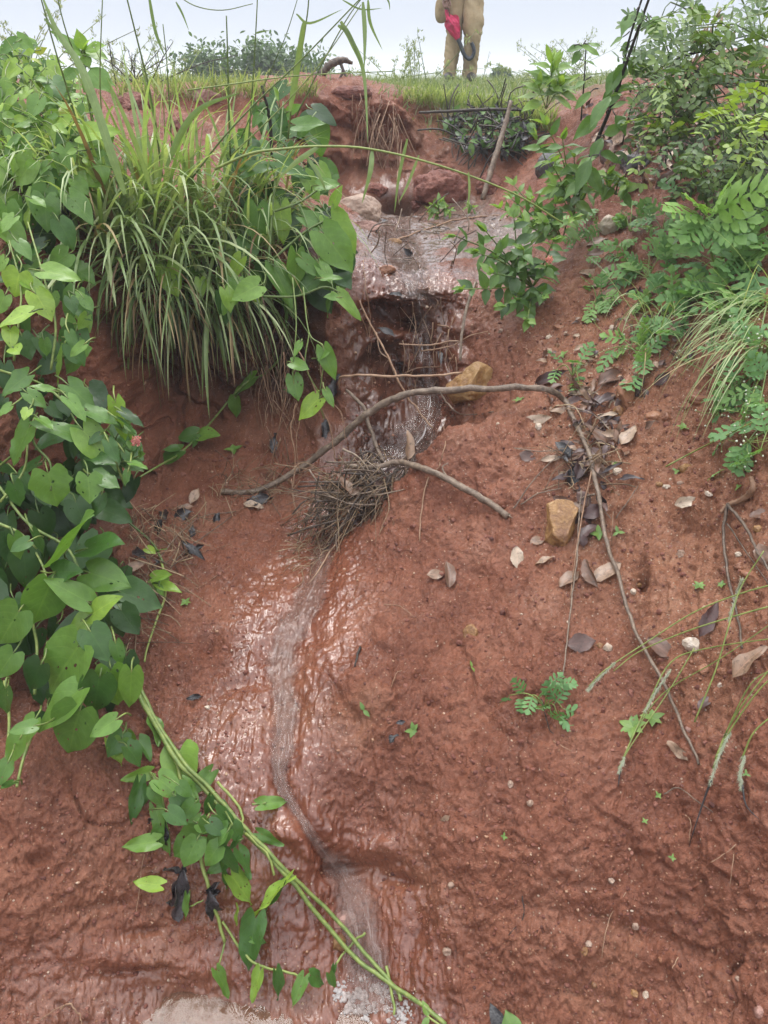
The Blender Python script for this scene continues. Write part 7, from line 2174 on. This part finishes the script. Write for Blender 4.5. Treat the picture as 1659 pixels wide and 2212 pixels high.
add_hand('r', 'wrR', [('palm', [HAND_R + np.array((0, 0, .03)), ], .030)])
J['rpalm0'] = (*(HAND_R + np.array((0, 0, .035))), (.036, .018))
for nm, (dx, dy), ln in (('index', (.028, -.012), (.045, .035, .028)), ('middle', (.010, -.018), (.045, .034, .026)), ('ring', (-.008, -.016), (.040, .03, .024)), ('little', (-.024, -.010), (.032, .024, .02))):
    p = HAND_R + np.array((dx, dy, .0))
    if nm == 'index':
        ch = [p, p + np.array((.010, -.01, -.045)), p + np.array((.016, -.008, -.085)), p + np.array((.018, -.004, -.115))]
    else:
        ch = [p, p + np.array((.010, -.022, -.028)), p + np.array((.026, -.020, -.045)), p + np.array((.034, -.002, -.048))]
    add_hand('r' + nm, 'rpalm0', [('f', ch, .0095)])
add_hand('rthumb', 'rpalm0', [('f', [HAND_R + np.array((.040, .004, .03)), HAND_R + np.array((.050, -.012, .0)), HAND_R + np.array((.050, -.024, -.025))], .0105)])
J['lpalm0'] = (*(HAND_L + np.array((0, 0, .035))), (.034, .018))
B.append(('wrL', 'lpalm0'))
for nm, (dx, dy), s_ in (('index', (-.024, -.016), 1.0), ('middle', (-.008, -.014), 1.08), ('ring', (.008, -.010), 1.0), ('little', (.024, -.002), .8)):
    p = HAND_L + np.array((dx, dy, .0))
    ch = [p, p + np.array((-.004, -.012, -.034)) * s_, p + np.array((-.016, -.018, -.060)) * s_, p + np.array((-.032, -.016, -.074)) * s_]
    add_hand('l' + nm, 'lpalm0', [('f', ch, .0095)])
add_hand('lthumb', 'lpalm0', [('f', [HAND_L + np.array((-.036, -.012, .03)), HAND_L + np.array((-.048, -.022, .0)), HAND_L + np.array((-.050, -.028, -.028))], .0105)])
# a nose and ears on the head
J['nose'] = (.02, -.118, 1.595, .014)
B.append(('head', 'nose'))
body = skin_mesh('body', J, B, M['skin'], per)
# hair, eyes, mouth, clothes
mb = MB()
hv = ICO[4][0] * np.array((.098, .112, .105)) + np.array((.02, .006, 1.665))
f = ICO[4][1]
keep = (hv[f].mean(1)[:, 2] > 1.655 - .25 * (hv[f].mean(1)[:, 1] - .006)) & ((hv[f].mean(1)[:, 1] > -.075) | (hv[f].mean(1)[:, 2] > 1.70))
mb.add(hv * (1 + .03 * perlin(hv * 40, 1.0)[:, None]) + PB, f3=f[keep], tint=.5)
mb.build('hair', M['hair'], per)


def loft(mb, rings, n=28, wr=.0, seed=0, tint=.5):
    """A sleeve of cloth through elliptical rings (centre, rx, ry), with creases."""
    rings = np.array([list(c) + [rx, ry] for c, rx, ry in rings], float)
    P = spline(rings, 12)
    m = len(P)
    a = np.arange(n) / n * 2 * np.pi
    V = np.empty((m, n, 3))
    V[..., 0] = P[:, None, 0] + P[:, None, 3] * np.cos(a)
    V[..., 1] = P[:, None, 1] + P[:, None, 4] * np.sin(a)
    V[..., 2] = P[:, None, 2]
    nn = np.stack([np.cos(a), np.sin(a), np.zeros(n)], -1)
    q = V * np.array((7, 7, 17)) + seed
    q[..., 2] += V[..., 0] * 22
    cre = 1 - np.abs(perlin(q, 1.0)) * 2.6
    V += nn[None] * (wr * cre)[..., None]
    i = np.arange(m * n).reshape(m, n)
    j = np.roll(i, -1, 1)
    mb.add(V.reshape(-1, 3) + PB, np.stack([i[:-1], j[:-1], j[1:], i[1:]], -1).reshape(-1, 4), tint=tint)


mb = MB()
midL, midR = (hipL + kneeL) / 2, (hipR + kneeR) / 2
hl, hr = hipL + np.array((.025, 0, 0)), hipR + np.array((-.02, 0, 0))
loft(mb, [(hl + UP * .12, .115, .135), (hl - UP * .02, .100, .130), ((hl + kneeL) / 2, .088, .112), (kneeL + UP * .03, .078, .096), (kneeL - UP * .10, .074, .092), ((kneeL + ankL) / 2 - UP * .05, .070, .088), (ankL + UP * .03, .062, .090), (ankL - UP * .05, .060, .095)], wr=.013, seed=3)
loft(mb, [(hr + UP * .12, .115, .135), (hr - UP * .02, .108, .130), ((hr + kneeR) / 2, .102, .116), (kneeR + UP * .05, .104, .110), (kneeR - UP * .05, .094, .104), (kneeR - UP * .09, .078, .098), ((kneeR + ankR) / 2 - UP * .05, .074, .090), (ankR + UP * .03, .070, .094), (ankR - UP * .05, .068, .100)], wr=.013, seed=11)
loft(mb, [(np.array((.02, 0, .80)), .18, .125), (np.array((.02, 0, .92)), .185, .140), (np.array((.02, 0, 1.02)), .165, .125), (np.array((.02, 0, 1.07)), .155, .118)], wr=.005, seed=5)
# cargo pocket on the side of the thigh
pc = ppx(946, 44, -.02)
pv = ICO[3][0].copy()
pv = np.sign(pv) * np.abs(pv) ** .75
pc = ppx(954, 22, -.02)
mb.add(pv * np.array((.068, .09, .115)) + pc + PB, f3=ICO[3][1], tint=.4)
mb.build('trousers', M['khaki'], per)
mb = MB()
loft(mb, [(np.array((.02, 0, 1.00)), .178, .135), (np.array((.02, 0, 1.15)), .165, .125), (np.array((.02, -.01, 1.32)), .195, .130), (np.array((.02, 0, 1.44)), .150, .095), (np.array((.02, 0, 1.49)), .068, .066)], wr=.006, seed=8)
for s_, e2 in ((np.array((-.17, 0, 1.42)), np.array((-.222, -.008, 1.18))), (np.array((.21, 0, 1.42)), np.array((.272, .03, 1.18)))):
    loft(mb, [(s_ + UP * .04, .03, .03), (s_, .075, .075), ((s_ + e2) / 2, .070, .070), (e2, .066, .066)], wr=.005, seed=2)
mb.build('shirt', M['shirt'], per)
for a_ in (ankL, ankR):
    mb = MB()
    v = ICO[3][0].copy()
    v[:, 2] = np.maximum(v[:, 2], -.55)
    sx = -.015 if a_ is ankL else .012
    mb.add(v * np.array((.055, .14, .062)) + a_ + np.array((sx, -.075, -.045)) + PB, f3=ICO[3][1], tint=.5)
    mb.build('shoe', M['shoe'], per)
mb = MB()
for sx in (-.030, .030):
    mb.add(ICO[2][0] * np.array((.014, .010, .009)) + np.array((.02 + sx, -.098, 1.625)) + PB, f3=ICO[2][1], tint=1.0)
mb.build('eyes', M['shirt'], per)
mb = MB()
mb.add(ICO[2][0] * np.array((.026, .012, .006)) + np.array((.02, -.100, 1.550)) + PB, f3=ICO[2][1], tint=.0)
mb.build('mouth', M['skin'], per)

# folded umbrella, canopy up in the hand and the hooked handle hanging down
u0, u2 = at(964, 14, PY - .16), at(989, 85, PY - .17)
um = empty('folded_umbrella', at(1004, 128, PY - .17), 'folded crimson umbrella with a black hooked handle held upside down by the person', 'umbrella')
cl, hd = MB(), MB()
ax = spline([u0, at(966, 30, PY - .165), at(976, 50, PY - .17), at(983, 68, PY - .17), u2], 8)
m, n = len(ax), 32
D = np.gradient(ax, axis=0)
D /= np.linalg.norm(D, axis=1)[:, None]
prof = np.interp(np.linspace(0, 1, m), [0, .16, .30, .42, .55, .68, .80, .90, 1], [.010, .015, .020, .046, .058, .055, .042, .032, .020])
a = np.arange(n) / n * 2 * np.pi
X_ = np.cross(D, np.array((0, 1., 0)))
X_ /= np.linalg.norm(X_, axis=1)[:, None]
Y_ = np.cross(D, X_)
t = np.linspace(0, 1, m)[:, None]
rad = prof[:, None] * (1 + .30 * np.cos(a * 6 + t * 5) * np.clip(np.sin(t * 3.14), 0, 1) + .12 * np.cos(a * 11 - t * 9))
V = ax[:, None] + rad[..., None] * (np.cos(a)[None, :, None] * X_[:, None] + np.sin(a)[None, :, None] * Y_[:, None])
i = np.arange(m * n).reshape(m, n)
j = np.roll(i, -1, 1)
cl.add(V.reshape(-1, 3), np.stack([i[:-1], j[:-1], j[1:], i[1:]], -1).reshape(-1, 4), tint=.5)
# loose flaps of the cloth
for b, t_, w_ in (((969, 44), (963, 70), .07), ((978, 34), (997, 56), .07), ((984, 52), (996, 76), .06)):
    P, Q = at(*b, PY - .20), at(*t_, PY - .21)
    leaf(cl, P, Q - P, np.array((rnd(-.3, .3), -1, .2)), np.linalg.norm(Q - P) * .8, w_, 'ovate', fold=.5, curl=.1, wav=.08, tint=rnd(.2, .8), nu=7, nv=9)
cl.build('canopy', M['red'], um)
tube(hd, [at(988, 82, PY - .17), at(994, 95, PY - .17), at(1000, 112, PY - .17), at(1005, 121, PY - .17), at(1013, 127, PY - .17), at(1020, 123, PY - .17), at(1024, 112, PY - .17), at(1022, 100, PY - .17), at(1018, 92, PY - .17)], [.022, .021, .020, .019, .018], n=12, tint=.5, per=8)
hd.build('handle', M['black'], um)
sf = MB()
tube(sf, [u0 + np.array((-.015, 0, .09)), u0, u2], .006, n=6, tint=.5, per=2)
sf.build('shaft', M['black'], um)

# ------------------------------------------------------------------ mist
HAZE_D = 0.0045
mb = MB()
x0, x1, y0, y1, z0, z1 = -420, 420, -3.2, 430, -2.2, 5.0
mb.add([(x0, y0, z0), (x1, y0, z0), (x1, y1, z0), (x0, y1, z0), (x0, y0, z1), (x1, y0, z1), (x1, y1, z1), (x0, y1, z1)], [(0, 3, 2, 1), (4, 5, 6, 7), (0, 1, 5, 4), (1, 2, 6, 5), (2, 3, 7, 6), (3, 0, 4, 7)])
m_, n_ = new_mat('haze_air')
o_ = N(n_, 'ShaderNodeOutputMaterial')
v_ = N(n_, 'ShaderNodeVolumePrincipled')
v_.inputs['Color'].default_value = (.93, .95, 1.0, 1)
v_.inputs['Density'].default_value = HAZE_D
L(n_, v_.outputs[0], o_.inputs['Volume'])
hz = mb.build('haze', m_, flat=True)
tag(hz, 'thin white mist over the meadow', 'mist', kind='stuff')
